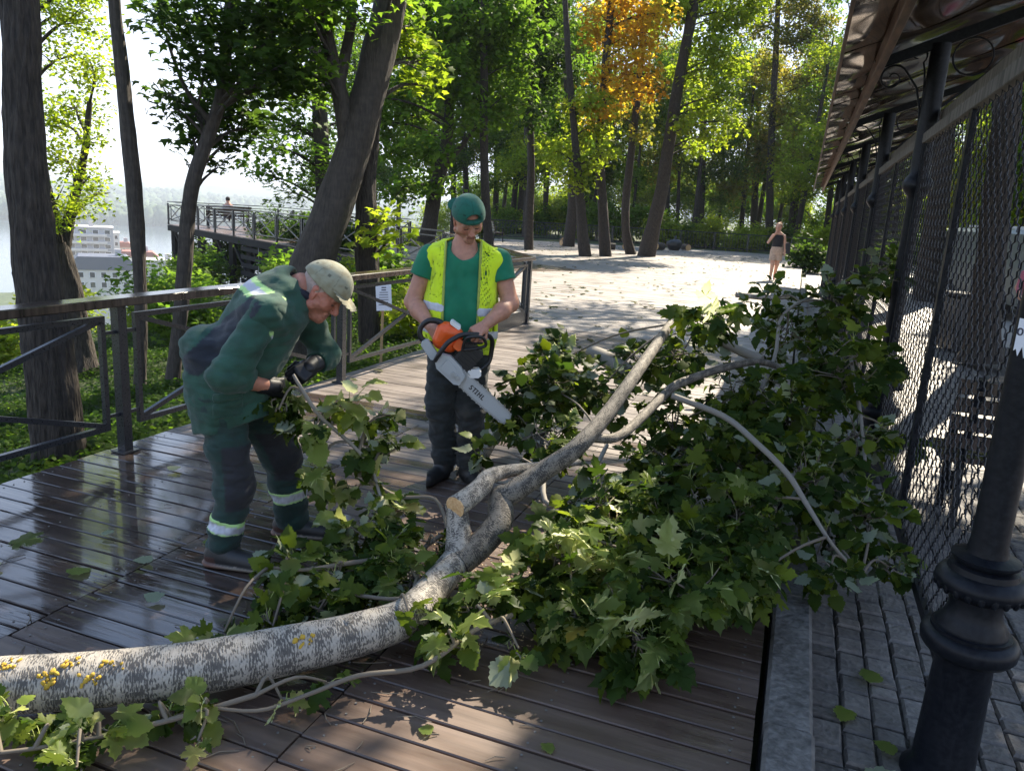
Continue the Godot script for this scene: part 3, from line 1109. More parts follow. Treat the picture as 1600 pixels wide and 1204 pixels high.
	fr.bar(V(0.003, y0 - 0.09, -fl), V(0.003, y0 - 0.025, -fl), 0.03, 0.03)
	var fm := fr.mesh()
	for k in 6:
		var x := Transform3D(Basis.IDENTITY, V(X, 0, z1 - step * k - 0.09))
		var p := obj("mesh_panel", fm, M.cast_iron, o, x)
		for hf in 2:
			var xo := Transform3D(Basis.IDENTITY, V(0, 0, -0.005 - hf * (half + 0.005)))
			if k == 0:
				for wm in wires:
					obj("wire", wm, M.wire_iron, p, xo)
			else:
				obj("wire_net", net_mesh, M.wire_iron, p, xo).set_meta("kind", "stuff")
		var tb := MB.new()
		tb.bar(V(X, y1 + 0.035, z1 - step * k - 0.07), V(X, y1 + 0.035, z1 - step * (k + 1) + 0.07), 0.05, 0.07, 0.004)
		obj("panel_rail", tb.mesh(), M.gray_wood, o)
		var hb := MB.new()
		hb.bar(V(X + 0.1, 2.44, z1 - step * k - 0.03), V(X + 0.1, 2.44, z1 - step * (k + 1) + 0.03), 0.05, 0.08, 0.004)
		obj("header_rail", hb.mesh(), M.gray_wood, o)
	# the torn sticker on the near post
	var st := MB.new()
	var yy := [1.32, 1.42]
	for i in 8:
		var a0 := -1.2 + i * 0.17; var a1 := a0 + 0.17
		var lowa: float = yy[0] + 0.018 * sin(i * 2.7); var lowb: float = yy[0] + 0.018 * sin((i + 1) * 2.7)
		var rr := 0.0545
		st.quad(V(sin(a0) * rr, lowa, cos(a0) * rr), V(sin(a1) * rr, lowb, cos(a1) * rr), V(sin(a1) * rr, yy[1], cos(a1) * rr), V(sin(a0) * rr, yy[1], cos(a0) * rr))
	var so := obj("sticker", st.mesh(), M.paper, o, Transform3D(Basis.IDENTITY, V(X, 0, z1)))
	so.set_meta("label", "torn white sticker with dark letters")
	var tm := TextMesh.new()
	tm.text = "OE"
	tm.font = sysfont(true)
	tm.font_size = 32; tm.pixel_size = 0.001; tm.depth = 0.002
	obj("lettering", tm, M.ink, so, Transform3D(rot(0, -0.8, 0), V(sin(-0.8) * 0.0545, 1.38, cos(-0.8) * 0.0545)))

func sysfont(bold := false) -> SystemFont:
	var f := SystemFont.new()
	f.font_names = PackedStringArray(["Droid Sans"])
	if bold: f.font_weight = 700
	return f

# ---- leaves and trees ----
var leaf_maple: ArrayMesh      # one leaf, tip along +z, one unit long
var leaf_poplar: ArrayMesh     # green above, pale below
var maples := []               # the same leaves with other curls
var poplars := []
var rounds := []               # poplar leaves green on both sides
var spray_maple: ArrayMesh
var spray_far: ArrayMesh
var spray_fine: ArrayMesh
var maple_mb: MB
var poplar_mb: MB

func leaf_shape(half: Array, droop: float, fold: float) -> MB:
	# half: outline of one side from the stalk to the tip
	var b := MB.new()
	var out := []
	for q in half:
		out.append(Vector2(q[0], q[1]))
	for i in range(half.size() - 2, 0, -1):
		out.append(Vector2(-half[i][0], half[i][1]))
	var hgt := func(p: Vector2) -> float: return -droop * (p.y - 0.3) * (p.y - 0.3) - droop * 0.9 * p.x * p.x + fold * absf(p.x) + 0.03 * sin(p.x * 17.0 + p.y * 9.0)
	var nrm := func(p: Vector2) -> Vector3: return V((droop * 1.8 * p.x - fold * signf(p.x)) * 0.9, 1.0, 2.0 * droop * (p.y - 0.3)).normalized()
	var ce := Vector2(0, 0.34)
	var s0 := b.add(V(0, hgt.call(ce) - 0.02, ce.y), Vector3.UP)
	for p in out:
		b.add(V(p.x, hgt.call(p), p.y), nrm.call(p))
	for i in out.size():
		b.tri(s0, s0 + 1 + i, s0 + 1 + (i + 1) % out.size())
	return b

func make_leaves() -> void:
	var rng := RandomNumberGenerator.new()
	maple_mb = leaf_shape([[0, 0], [0.12, -0.05], [0.26, -0.08], [0.36, -0.04], [0.5, -0.03], [0.43, 0.06], [0.47, 0.13], [0.37, 0.15], [0.34, 0.22], [0.44, 0.26], [0.53, 0.26], [0.56, 0.34], [0.7, 0.4], [0.58, 0.45], [0.57, 0.55], [0.46, 0.52], [0.34, 0.49], [0.24, 0.47], [0.23, 0.58], [0.33, 0.65], [0.23, 0.72], [0.25, 0.82], [0.13, 0.86], [0.06, 0.96], [0, 1.05]], 0.3, 0.13)
	poplar_mb = leaf_shape([[0, 0], [0.14, -0.03], [0.28, -0.01], [0.36, 0.06], [0.43, 0.1], [0.42, 0.19], [0.45, 0.27], [0.37, 0.32], [0.44, 0.4], [0.48, 0.48], [0.41, 0.53], [0.42, 0.62], [0.31, 0.63], [0.28, 0.72], [0.22, 0.74], [0.19, 0.85], [0.09, 0.88], [0, 0.99]], 0.2, 0.18)
	leaf_maple = maple_mb.mesh()
	leaf_maple.surface_set_material(0, M.leaf)
	leaf_poplar = poplar_mb.mesh()
	leaf_poplar.surface_set_material(0, M.leaf)
	var bk := MB.new()
	for i in poplar_mb.v.size():
		bk.add(poplar_mb.v[i] - V(0, 0.008, 0), -poplar_mb.n[i])
	for i in poplar_mb.ix.size() / 3:
		bk.tri(poplar_mb.ix[i * 3], poplar_mb.ix[i * 3 + 1], poplar_mb.ix[i * 3 + 2])
	leaf_poplar.add_surface_from_arrays(Mesh.PRIMITIVE_TRIANGLES, bk.arrays())
	leaf_poplar.surface_set_material(1, M.leaf_back)
	maples = [leaf_maple]; poplars = [leaf_poplar]
	var rm := poplar_mb.mesh(); rm.surface_set_material(0, M.leaf)
	rounds = [rm]
	for q in [[0.55, 0.05], [-0.12, 0.3], [0.75, 0.22]]:
		var m2 := curled(maple_mb, q[0], q[1])
		var am := m2.mesh(); am.surface_set_material(0, M.leaf)
		maples.append(am)
		var p2 := curled(poplar_mb, q[0], q[1])
		am = p2.mesh(); am.surface_set_material(0, M.leaf)
		rounds.append(am)
		am = p2.mesh(); am.surface_set_material(0, M.leaf)
		var b2 := MB.new()
		for i in p2.v.size():
			b2.add(p2.v[i] - V(0, 0.008, 0), -p2.n[i])
		for i in p2.ix.size() / 3:
			b2.tri(p2.ix[i * 3], p2.ix[i * 3 + 1], p2.ix[i * 3 + 2])
		am.add_surface_from_arrays(Mesh.PRIMITIVE_TRIANGLES, b2.arrays())
		am.surface_set_material(1, M.leaf_back)
		poplars.append(am)
	# a plainer maple leaf for the standing trees
	var plain := leaf_shape([[0, 0], [0.44, 0.02], [0.3, 0.2], [0.6, 0.42], [0.2, 0.52], [0, 1.0]], 0.25, 0.12)
	var s := MB.new()
	for i in 14:
		var k := rng.randf_range(0.75, 1.25)
		s.join(tint(plain, k), Transform3D(rot(rng.randf_range(-0.3, 0.9), rng.randf() * TAU, rng.randf_range(-0.4, 0.4)) * Basis.from_scale(Vector3.ONE * rng.randf_range(0.09, 0.16)), V(rng.randf_range(-0.3, 0.3), rng.randf_range(-0.14, 0.14), rng.randf_range(-0.3, 0.3))))
	spray_maple = s.mesh()
	spray_maple.surface_set_material(0, M.far_leaf)
	var rh := leaf_shape([[0, 0], [0.38, 0.35], [0, 1.0]], 0.2, 0.15)
	s = MB.new()
	for i in 18:
		var k := rng.randf_range(0.7, 1.3)
		s.join(tint(rh, k), Transform3D(rot(rng.randf_range(-0.3, 0.9), rng.randf() * TAU, rng.randf_range(-0.4, 0.4)) * Basis.from_scale(Vector3.ONE * rng.randf_range(0.13, 0.22)), V(rng.randf_range(-0.45, 0.45), rng.randf_range(-0.2, 0.2), rng.randf_range(-0.45, 0.45))))
	var fine := MB.new()
	for i in 26:
		var k := rng.randf_range(0.75, 1.25)
		fine.join(tint(rh, k), Transform3D(rot(rng.randf_range(-0.3, 0.9), rng.randf() * TAU, rng.randf_range(-0.4, 0.4)) * Basis.from_scale(Vector3.ONE * rng.randf_range(0.05, 0.085)), V(rng.randf_range(-0.26, 0.26), rng.randf_range(-0.12, 0.12), rng.randf_range(-0.26, 0.26))))
	spray_fine = fine.mesh()
	spray_fine.surface_set_material(0, M.far_leaf)
	spray_far = s.mesh()
	spray_far.surface_set_material(0, M.far_leaf)

func curled(b: MB, droop: float, twist: float) -> MB:
	# the same outline, bent along its length and across
	var o := MB.new()
	for i in b.v.size():
		var p := b.v[i]
		var y := p.y - droop * (p.z - 0.3) * absf(p.z - 0.3) + twist * p.x * (p.z - 0.2) + 0.35 * twist * p.x * p.x * sin(p.z * 5.0)
		var e := V(-twist * (p.z - 0.2), 0, 2.0 * droop * absf(p.z - 0.3) - twist * p.x)
		o.add(V(p.x * 0.96, y, p.z * 0.97), (b.n[i] + e).normalized())
	o.ix = b.ix
	return o

func tint(b: MB, k: float) -> MB:
	var o := MB.new()
	o.v = b.v; o.n = b.n; o.u = b.u; o.ix = b.ix
	for i in b.v.size():
		o.c.append(Color(k, k, k * rng_free(i)))
	return o

func rng_free(_i: int) -> float:
	return 1.0

const PAL := [
	[Color(0.04, 0.08, 0.018), Color(0.075, 0.13, 0.026)],
	[Color(0.1, 0.2, 0.025), Color(0.17, 0.27, 0.035)],
	[Color(0.24, 0.34, 0.03), Color(0.36, 0.42, 0.04)],
	[Color(0.62, 0.28, 0.03), Color(0.66, 0.5, 0.06)],
	[Color(0.17, 0.24, 0.04), Color(0.36, 0.28, 0.05)],
]

func crown(parent: Node3D, blobs: Array, near: int, pal: int, dens: float, rng: RandomNumberGenerator) -> void:
	# blobs: x, y, z, radius, ...
	var xs: Array[Transform3D] = []
	var cs := PackedColorArray()
	var k: float = [58.0, 84.0, 170.0][near] * dens
	for i in blobs.size() / 4:
		var c := V(blobs[i * 4], blobs[i * 4 + 1], blobs[i * 4 + 2])
		var r: float = blobs[i * 4 + 3]
		var n := int(k * r * r) + 2
		for j in n:
			var d := V(rng.randfn(), rng.randfn() * 0.8, rng.randfn()).normalized() * r * pow(rng.randf(), 0.45)
			d *= 1.0 + 0.22 * sin(d.x * 5.0 / r + i) * cos(d.z * 4.0 / r + i * 2.0)
			xs.append(Transform3D(rot(rng.randf_range(-0.5, 0.5), rng.randf() * TAU, rng.randf_range(-0.5, 0.5)) * Basis.from_scale(Vector3.ONE * rng.randf_range(0.7, 1.2)), c + d))
			var col: Color = PAL[pal][0].lerp(PAL[pal][1], rng.randf())
			col = col * rng.randf_range(0.75, 1.25)
			cs.append(col)
	many("crown", [spray_far, spray_maple, spray_fine][near], xs, cs, null, parent)

func tree(called: String, label: String, group: String, bark: String, trunk: Array, limbs: Array, blobs: Array, near: int, pal: int, dens := 1.0, sprigs := true) -> Node3D:
	# trunk and limbs: x, y, z, radius, ... from the foot up
	var rng := RandomNumberGenerator.new()
	var foot := V(trunk[0], trunk[1], trunk[2])
	var o := thing(called, label, "tree", foot, 0.0, group)
	var line := func(a: Array, rough: float, sides: int) -> Array:
		var p := PackedVector3Array(); var r := PackedFloat32Array()
		for i in a.size() / 4:
			p.append(V(a[i * 4], a[i * 4 + 1], a[i * 4 + 2]) - foot); r.append(a[i * 4 + 3])
		r[0] *= 1.12
		var s := smooth(p, r, 5)
		var b := MB.new()
		b.tube(s[0], s[1], sides, true, rough, 2.0)
		return [b, s[0], s[1]]
	var t: Array = line.call(trunk, 0.07, 16)
	if V(foot.x, 0, foot.z).length() < 17.0:
		t[0] = bark_tube(t[1], t[2], 46, 0.02 if bark == "bark" else 0.009)
	obj("trunk", t[0].mesh(), M[bark], o)
	var all_p: PackedVector3Array = t[1]
	var all_r: PackedFloat32Array = t[2]
	for l in limbs:
		var q: Array = line.call(l, 0.06, 12)
		obj("limb", q[0].mesh(), M[bark], o)
		all_p.append_array(q[1]); all_r.append_array(q[2])
	var moved := []
	for i in blobs.size() / 4:
		var c := V(blobs[i * 4], blobs[i * 4 + 1], blobs[i * 4 + 2]) - foot
		moved.append_array([c.x, c.y, c.z, blobs[i * 4 + 3]])
		if not sprigs: continue
		# a limb from the stem into this clump
		var bi := 0; var bd := 1e9
		for j in range(all_p.size() / 4, all_p.size()):
			var e := all_p[j]
			var dd := e.distance_to(c) + maxf(0.0, e.y - c.y + 0.4) * 2.0
			if dd < bd:
				bd = dd; bi = j
		var a := all_p[bi]
		if a.distance_to(c) > 0.3:
			var r0 := minf(all_r[bi] * 0.55, 0.02 + 0.014 * a.distance_to(c))
			var m := a.lerp(c, 0.5) + V(rng.randf_range(-0.1, 0.1), 0.12 * a.distance_to(c), rng.randf_range(-0.1, 0.1)) * 0.6
			var s := smooth(PackedVector3Array([a, m, c]), PackedFloat32Array([r0, r0 * 0.7, r0 * 0.3]), 4)
			var b := MB.new()
			b.tube(s[0], s[1], 6, false)
			for w in 4:
				var e: Vector3 = c + V(rng.randfn(), rng.randfn() * 0.7, rng.randfn()).normalized() * blobs[i * 4 + 3] * 0.8
				b.tube(PackedVector3Array([m.lerp(c, 0.4 + 0.15 * w), e]), PackedFloat32Array([r0 * 0.4, r0 * 0.12]), 4, false)
			obj("branch", b.mesh(), M[bark], o)
	if moved.size() > 0:
		crown(o, moved, near, pal, dens, rng)
	return o

func bark_tube(p: PackedVector3Array, r: PackedFloat32Array, sides: int, deep: float) -> MB:
	# a stem with furrows drawn out along it
	var ridge := noise(91, 1.0, 3)
	ridge.fractal_type = FastNoiseLite.FRACTAL_RIDGED
	var lump := noise(92, 1.0, 2)
	var pp := PackedVector3Array(); var rr := PackedFloat32Array()
	for i in p.size() - 1:
		var n := clampi(int(p[i].distance_to(p[i + 1]) / 0.045), 1, 40)
		for k in n:
			pp.append(p[i].lerp(p[i + 1], float(k) / n)); rr.append(lerpf(r[i], r[i + 1], float(k) / n))
	pp.append(p[p.size() - 1]); rr.append(r[r.size() - 1])
	var b := MB.new()
	var rows := pp.size()
	var e := V(1, 0, 0)
	var run := 0.0
	for i in rows:
		var tt := (pp[mini(i + 1, rows - 1)] - pp[maxi(i - 1, 0)]).normalized()
		e = (e - tt * e.dot(tt)).normalized()
		var g := tt.cross(e)
		if i > 0: run += pp[i].distance_to(pp[i - 1])
		for j in sides + 1:
			var a := TAU * (j % sides) / sides
			var ca := cos(a); var sa := sin(a)
			var w := rr[i] * 16.0
			var q := ridge.get_noise_3d(ca * w, sa * w, run * 1.1) * deep + lump.get_noise_3d(ca * 1.2, sa * 1.2, run * 0.9) * rr[i] * 0.1 - deep * 0.5
			if run < 0.5: q += rr[i] * 0.3 * pow(1.0 - run / 0.5, 2.0) * (0.6 + 0.4 * sin(a * 5.0))
			b.add(pp[i] + (e * ca + g * sa) * (rr[i] + q), Vector3.ZERO, Vector2(float(j) / sides, run))
	var wd := sides + 1
	for i in rows:
		for j in wd:
			var jn := (j + 1) % sides; var jp := (j + sides - 1) % sides
			var du := b.v[i * wd + jn] - b.v[i * wd + jp]
			var dv := b.v[mini(i + 1, rows - 1) * wd + j] - b.v[maxi(i - 1, 0) * wd + j]
			var nn := du.cross(dv).normalized()
			if nn.dot(b.v[i * wd + j] - pp[i]) < 0.0: nn = -nn
			b.n[i * wd + j] = nn
	for i in rows - 1:
		for j in sides:
			var a := i * wd + j
			b.tri(a, a + 1, a + wd + 1); b.tri(a, a + wd + 1, a + wd)
	return b

func bush(called: String, label: String, group: String, at: Vector3, r: float, h: float, pal: int, near: int, dens := 1.0) -> Node3D:
	var rng := RandomNumberGenerator.new()
	rng.seed = int(at.x * 37.0 + at.z * 91.0) + 5000
	var o := thing(called, label, "bush", at, 0.0, group)
	var b := MB.new()
	var blobs := []
	for i in 5:
		var a := rng.randf() * TAU
		var e := V(cos(a) * r * 0.6 * rng.randf(), h * rng.randf_range(0.35, 0.8), sin(a) * r * 0.6 * rng.randf())
		b.tube(PackedVector3Array([V(0, -0.1, 0), e * 0.5 + V(0, 0.05, 0), e]), PackedFloat32Array([0.03, 0.02, 0.006]), 5, false)
		blobs.append_array([e.x, e.y, e.z, minf(r, h) * rng.randf_range(0.45, 0.7)])
	obj("stem", b.mesh(), M.twig, o)
	crown(o, blobs, near, pal, dens, rng)
	return o

func make_trees() -> void:
	tree("tree", "thick dark straight tree trunk leftmost, close behind the handrail", "", "bark", [-4.78, -0.7, -3.81, 0.196, -4.78, -0.41, -3.81, 0.182, -4.79, 0.26, -3.8, 0.162, -4.81, 0.97, -3.78, 0.142, -4.82, 1.56, -3.76, 0.124, -4.82, 2.16, -3.77, 0.11, -4.8, 2.73, -3.79, 0.104, -4.78, 3.46, -3.82, 0.095, -4.74, 4.47, -3.87, 0.081, -4.67, 5.71, -3.95, 0.06], [], [-4.6, 10.3, -5.2, 1.4, -3.6, 11, -5.6, 1.4, -5.6, 11.2, -4, 1.5, -4.4, 12, -3.6, 1.6], 1, 0, 0.80)
	tree("tree", "leaning dark tree with fine pale leaves, just right of the thickest left trunk", "", "bark", [-10.56, -1.27, -8.95, 0.189, -10.57, -0.9, -8.93, 0.188, -10.62, -0.18, -8.88, 0.177, -10.69, 0.51, -8.8, 0.166, -10.76, 1.08, -8.71, 0.14, -10.8, 1.55, -8.66, 0.115, -10.82, 2.37, -8.63, 0.091, -10.81, 3.43, -8.65, 0.067, -10.78, 4.46, -8.68, 0.044], [[-10.69, 0.51, -8.8, 0.119, -10.58, 1.19, -8.93, 0.079, -10.44, 1.97, -9.09, 0.055, -10.35, 2.82, -9.19, 0.039]], [-10.18, 3.94, -8.86, 0.411, -9.78, 3.31, -8.73, 0.38, -10.82, 3.44, -9.14, 0.433, -10.94, 2.8, -9.47, 0.421, -11.27, 2.54, -9.39, 0.404, -10.05, 2.28, -8.89, 0.283, -10.72, 1.95, -9.05, 0.412, -10.23, 1.74, -9, 0.252, -9.94, 1.39, -8.19, 0.326, -9.98, 1.33, -8.65, 0.207, -10.96, 1.5, -9.81, 0.211, -10.85, 4.08, -9.22, 0.431, -10.34, 3.11, -9.31, 0.213, -10.78, 4.63, -9.32, 0.476, -9.91, 4.32, -8.91, 0.361, -10.19, 1.02, -8.32, 0.167], 2, 2, 0.75)
	tree("tree", "slender bare curved trunk alone against the river view", "", "bark_smooth", [-8.38, -1.32, -7.97, 0.09, -8.37, -1.04, -7.98, 0.083, -8.34, -0.32, -8.01, 0.079, -8.33, 0.38, -8.03, 0.078, -8.33, 1.14, -8.02, 0.098, -8.35, 1.8, -8.01, 0.1, -8.37, 2.51, -7.98, 0.089, -8.39, 3.13, -7.96, 0.085, -8.42, 3.72, -7.93, 0.072, -8.42, 4.3, -7.93, 0.068, -8.41, 5.96, -7.94, 0.055, -8.38, 7.39, -7.97, 0.04, -8.35, 8.48, -8, 0.026], [], [-8.9, 12.2, -8.6, 1.6, -8, 13.2, -9.2, 1.6], 1, 0, 0.80)
	tree("tree", "bent tree with hanging dark maple leaves beside the viewing platform", "", "bark_smooth", [-7.93, -1.18, -8.07, 0.104, -7.9, -0.91, -8.1, 0.097, -7.82, -0.11, -8.18, 0.095, -7.76, 0.59, -8.24, 0.098, -7.71, 1.27, -8.28, 0.093, -7.65, 1.77, -8.34, 0.092, -7.56, 2.14, -8.44, 0.089, -7.47, 2.48, -8.52, 0.082, -7.39, 2.85, -8.6, 0.078, -7.32, 3.56, -8.66, 0.065, -7.28, 4.33, -8.7, 0.051, -7.21, 5.51, -8.77, 0.037], [[-7.39, 2.85, -8.6, 0.052, -7.13, 3.36, -8.85, 0.033, -6.89, 3.72, -9.08, 0.023], [-7.47, 2.48, -8.52, 0.039, -7.69, 2.88, -8.3, 0.026, -7.84, 3.46, -8.16, 0.016]], [-7.33, 3.47, -8.05, 0.407, -7.25, 3.76, -8.53, 0.487, -7.44, 3.63, -9.38, 0.531, -6.51, 3.71, -8.7, 0.483, -7.29, 3.09, -8.2, 0.384, -7.64, 3.14, -9.21, 0.496, -7.97, 2.69, -8.7, 0.294, -8.01, 2.69, -9.37, 0.422, -6.62, 2.98, -8.46, 0.418, -6.27, 3.16, -8.38, 0.345, -8.3, 3.79, -8.76, 0.257, -7.79, 3.76, -8.02, 0.205, -8.35, 2.85, -8.65, 0.139, -8.13, 2.33, -8.87, 0.213, -7.7, 2.27, -8.99, 0.302, -7.67, 2.53, -9.43, 0.311, -7.59, 1.94, -8.73, 0.139, -7.93, 1.98, -8.62, 0.087, -7.88, 2.67, -8.26, 0.166, -6.44, 3.92, -8.37, 0.465, -6.54, 3.81, -9.14, 0.335, -6.87, 4.49, -9.06, 0.547, -6.54, 3.1, -9.15, 0.307], 1, 0, 1.15)
	tree("tree", "big leaning forked trunk just behind the man in the green jacket", "", "bark_smooth", [-6.56, -0.58, -8.77, 0.341, -6.52, -0.35, -8.81, 0.326, -6.32, 0.58, -8.98, 0.288, -6.17, 1.11, -9.12, 0.26, -6.01, 1.72, -9.26, 0.245, -5.87, 2.32, -9.39, 0.223, -5.73, 3, -9.51, 0.221, -5.63, 3.57, -9.6, 0.226, -5.55, 4.06, -9.67, 0.218, -5.49, 4.69, -9.73, 0.203, -5.38, 6.13, -9.83, 0.175, -5.32, 7.54, -9.88, 0.123], [[-5.89, 2.36, -9.37, 0.169, -5.97, 2.76, -9.3, 0.12, -6.05, 3.19, -9.23, 0.099, -6.13, 3.65, -9.15, 0.084, -6.19, 4.02, -9.1, 0.077, -6.27, 4.67, -9.03, 0.057], [-6.02, 3.12, -9.25, 0.079, -5.93, 3.68, -9.33, 0.065, -5.9, 4.07, -9.36, 0.058, -5.85, 4.62, -9.41, 0.045]], [-5.9, 3.8, -8.38, 0.305, -5.62, 4.03, -8.62, 0.308, -5.52, 3.88, -8.9, 0.237, -5.98, 3.26, -8.75, 0.209, -7.07, 3.35, -9.66, 0.324, -5.11, 4.28, -9.1, 0.354, -6.07, 4.22, -8.48, 0.383, -5.72, 4.11, -10.6, 0.239, -5.61, 3.62, -10.7, 0.243, -4.6, 7.2, -8.6, 1.5, -3.2, 8.2, -9.4, 1.6, -5.6, 8.6, -9.8, 1.7, -2.4, 7.3, -8.3, 1.2, -4, 9.2, -7.6, 1.5], 1, 1, 0.80)
	tree("tree", "rough dark trunk with a leafy shoot, between the two workers", "", "bark", [-5.84, -0.86, -9.86, 0.18, -5.84, -0.57, -9.85, 0.164, -5.87, 0.2, -9.84, 0.161, -5.89, 0.85, -9.82, 0.166, -5.91, 1.48, -9.81, 0.153, -5.92, 1.92, -9.8, 0.141, -5.87, 2.45, -9.84, 0.112, -5.81, 3.3, -9.88, 0.09, -5.76, 3.96, -9.91, 0.068, -5.74, 4.76, -9.93, 0.047], [], [-5.45, 1.37, -9.52, 0.115, -5.53, 1.17, -9.46, 0.106, -5.35, 1.14, -9.46, 0.106, -5.88, 1.39, -10.07, 0.131, -5.98, 3.97, -10.73, 0.32, -5.85, 3.77, -11.06, 0.29, -5.8, 3.41, -11.1, 0.273, -5.94, 4.58, -10.4, 0.361], 1, 2, 1.10)
	tree("tree", "upright trunk with a wooden bird box, above the viewing platform", "", "bark", [-10.91, -0.08, -16.23, 0.198, -10.94, 0.69, -16.21, 0.189, -10.95, 1.3, -16.2, 0.181, -10.98, 2.49, -16.18, 0.178, -11.02, 3.5, -16.15, 0.176, -11.08, 4.48, -16.1, 0.16, -11.14, 5.43, -16.05, 0.145, -11.16, 6.76, -16.04, 0.129, -11.18, 8.55, -16.02, 0.088], [], [-11.73, 3.31, -15.89, 0.663, -11.57, 2.45, -15.92, 0.608, -10.28, 2.63, -15.84, 0.531, -10.64, 3.77, -15.11, 0.563, -11.98, 4.03, -15.99, 0.663, -10.95, 3.47, -17.13, 0.473, -11.28, 2.63, -14.6, 0.507, -11.18, 1.9, -16.39, 0.529, -11.23, 1.7, -15.33, 0.444, -10.37, 1.77, -15.99, 0.331, -12.02, 4.57, -15.82, 0.742, -11.33, 5.27, -16.59, 0.756, -10.86, 5.31, -14.96, 0.687, -11.01, 4.52, -17.21, 0.626, -12.53, 3.42, -15.75, 0.515, -12.17, 2.1, -15.5, 0.393, -11.57, 6.48, -16.42, 0.89], 1, 1, 0.75)
	tree("tree", "thin leaning trunk with small leaves above the handrail bend", "", "bark", [-11.31, 0.39, -22.38, 0.261, -11.19, 1, -22.45, 0.242, -11.09, 1.99, -22.52, 0.223, -10.91, 2.98, -22.62, 0.204, -10.81, 3.95, -22.69, 0.169, -10.81, 4.89, -22.69, 0.134, -10.89, 6.17, -22.64, 0.116, -10.97, 7.59, -22.59, 0.081], [[-10.94, 2.79, -22.61, 0.102, -10.45, 3.41, -22.91, 0.077, -10.05, 4.11, -23.16, 0.051]], [-12.31, 4.33, -22.96, 0.899, -10.62, 5.17, -22.16, 0.845, -10.99, 3.07, -21.37, 0.687, -12.42, 5.22, -22.48, 0.797, -10.02, 4.29, -22.34, 0.58, -11.85, 6.67, -23.23, 1.003, -10.64, 6.6, -22.99, 0.861, -11.8, 2.14, -22.14, 0.522, -12.06, 3.25, -21.73, 0.589, -11.85, 7.2, -22.33, 0.964, -10.63, 2.19, -22.02, 0.432, -12.04, 1.9, -21.38, 0.392, -10.87, 7.78, -23.36, 0.985, -12.56, 4, -21.8, 0.551, -12.45, 4.6, -20.83, 0.564], 0, 1, 1.10)
	tree("tree", "straight thin trunk rising behind the green cap of the standing man", "", "bark", [-9.43, 0.1, -23.27, 0.149, -9.46, 0.5, -23.25, 0.149, -9.65, 2.09, -23.16, 0.138, -9.78, 4.02, -23.1, 0.127, -9.86, 5.87, -23.05, 0.116, -10.02, 7.66, -22.98, 0.098, -10.13, 9.39, -22.92, 0.072], [], [-10.17, 5.86, -24, 0.814, -9.65, 6.73, -23.67, 0.871, -10.21, 6.06, -23.05, 0.784, -9.26, 5.02, -23.47, 0.675, -10.25, 4.98, -23.28, 0.599, -9.89, 7.63, -23.6, 0.982, -10.25, 7.1, -22.07, 0.821, -9.14, 5.96, -23.56, 0.67, -9.62, 4.47, -23.65, 0.484, -9.1, 7.12, -23.81, 0.787, -10.08, 8.65, -23.39, 1.16, -10.45, 5.64, -21.77, 0.675], 0, 1, 1.00)
	tree("tree", "slim trunk on the square, leftmost beyond the corner railing", "", "bark", [-10.7, -0.05, -30.71, 0.182, -10.77, 1.56, -30.69, 0.18, -10.81, 3.35, -30.67, 0.155, -10.98, 5.32, -30.61, 0.142, -11.2, 7.71, -30.54, 0.129, -11.44, 10.47, -30.45, 0.116, -11.64, 12.91, -30.39, 0.083], [], [-10.76, 7.32, -29.73, 0.886, -11.83, 8.15, -30.33, 0.857, -10.98, 8.66, -31.67, 0.933, -11.15, 6.42, -29.88, 0.75, -10.45, 6.52, -30.54, 0.759, -10.5, 5.23, -29.8, 0.6, -11.72, 5.54, -30.5, 0.568, -11, 9.39, -30.76, 1.104, -11.9, 9.71, -30.98, 1.018, -10.25, 7.47, -30.54, 0.752, -11.23, 10.47, -30.46, 1.236], 0, 0, 0.90)
	tree("tree", "farther gray trunk on the square with a dark twin behind", "", "bark", [-10.71, -0.04, -36.58, 0.275, -10.66, 1.67, -36.6, 0.247, -10.79, 3.75, -36.56, 0.195, -11.1, 6.06, -36.47, 0.181, -11.44, 8.3, -36.37, 0.154, -11.71, 10.48, -36.29, 0.141, -12.01, 13.13, -36.2, 0.104], [], [-11.26, 5.44, -36.11, 0.899, -10.38, 6.3, -36.05, 0.827, -11.82, 5.4, -35.9, 0.779, -11.15, 4.37, -37.08, 0.741, -12.05, 7.85, -37.03, 0.974, -11.04, 8.18, -37.28, 0.909, -11.31, 9.64, -36.2, 1.054, -12.37, 6.6, -36.35, 0.726, -10.07, 4.93, -36.47, 0.6, -11.85, 11.12, -35.59, 1.147], 0, 1, 0.90)
	tree("tree", "crooked trunk on the square, middle of the group", "", "bark", [-7.9, -0.07, -29.41, 0.233, -8.19, 1.69, -29.33, 0.189, -8.45, 3.34, -29.26, 0.155, -8.68, 4.72, -29.2, 0.133, -8.97, 6.53, -29.12, 0.121, -9.22, 8.28, -29.05, 0.11, -9.49, 10.42, -28.98, 0.079], [], [-8.79, 4.1, -30.04, 0.698, -8.07, 3.37, -29.49, 0.489, -9.05, 3.09, -29.44, 0.494, -8.1, 4.84, -30.08, 0.64, -9.17, 3.83, -28.41, 0.524, -7.3, 3.81, -28.76, 0.424, -8.82, 5.48, -29.75, 0.635, -8.29, 2.63, -29.16, 0.341, -8.04, 5.63, -29.12, 0.617], 0, 2, 0.90)
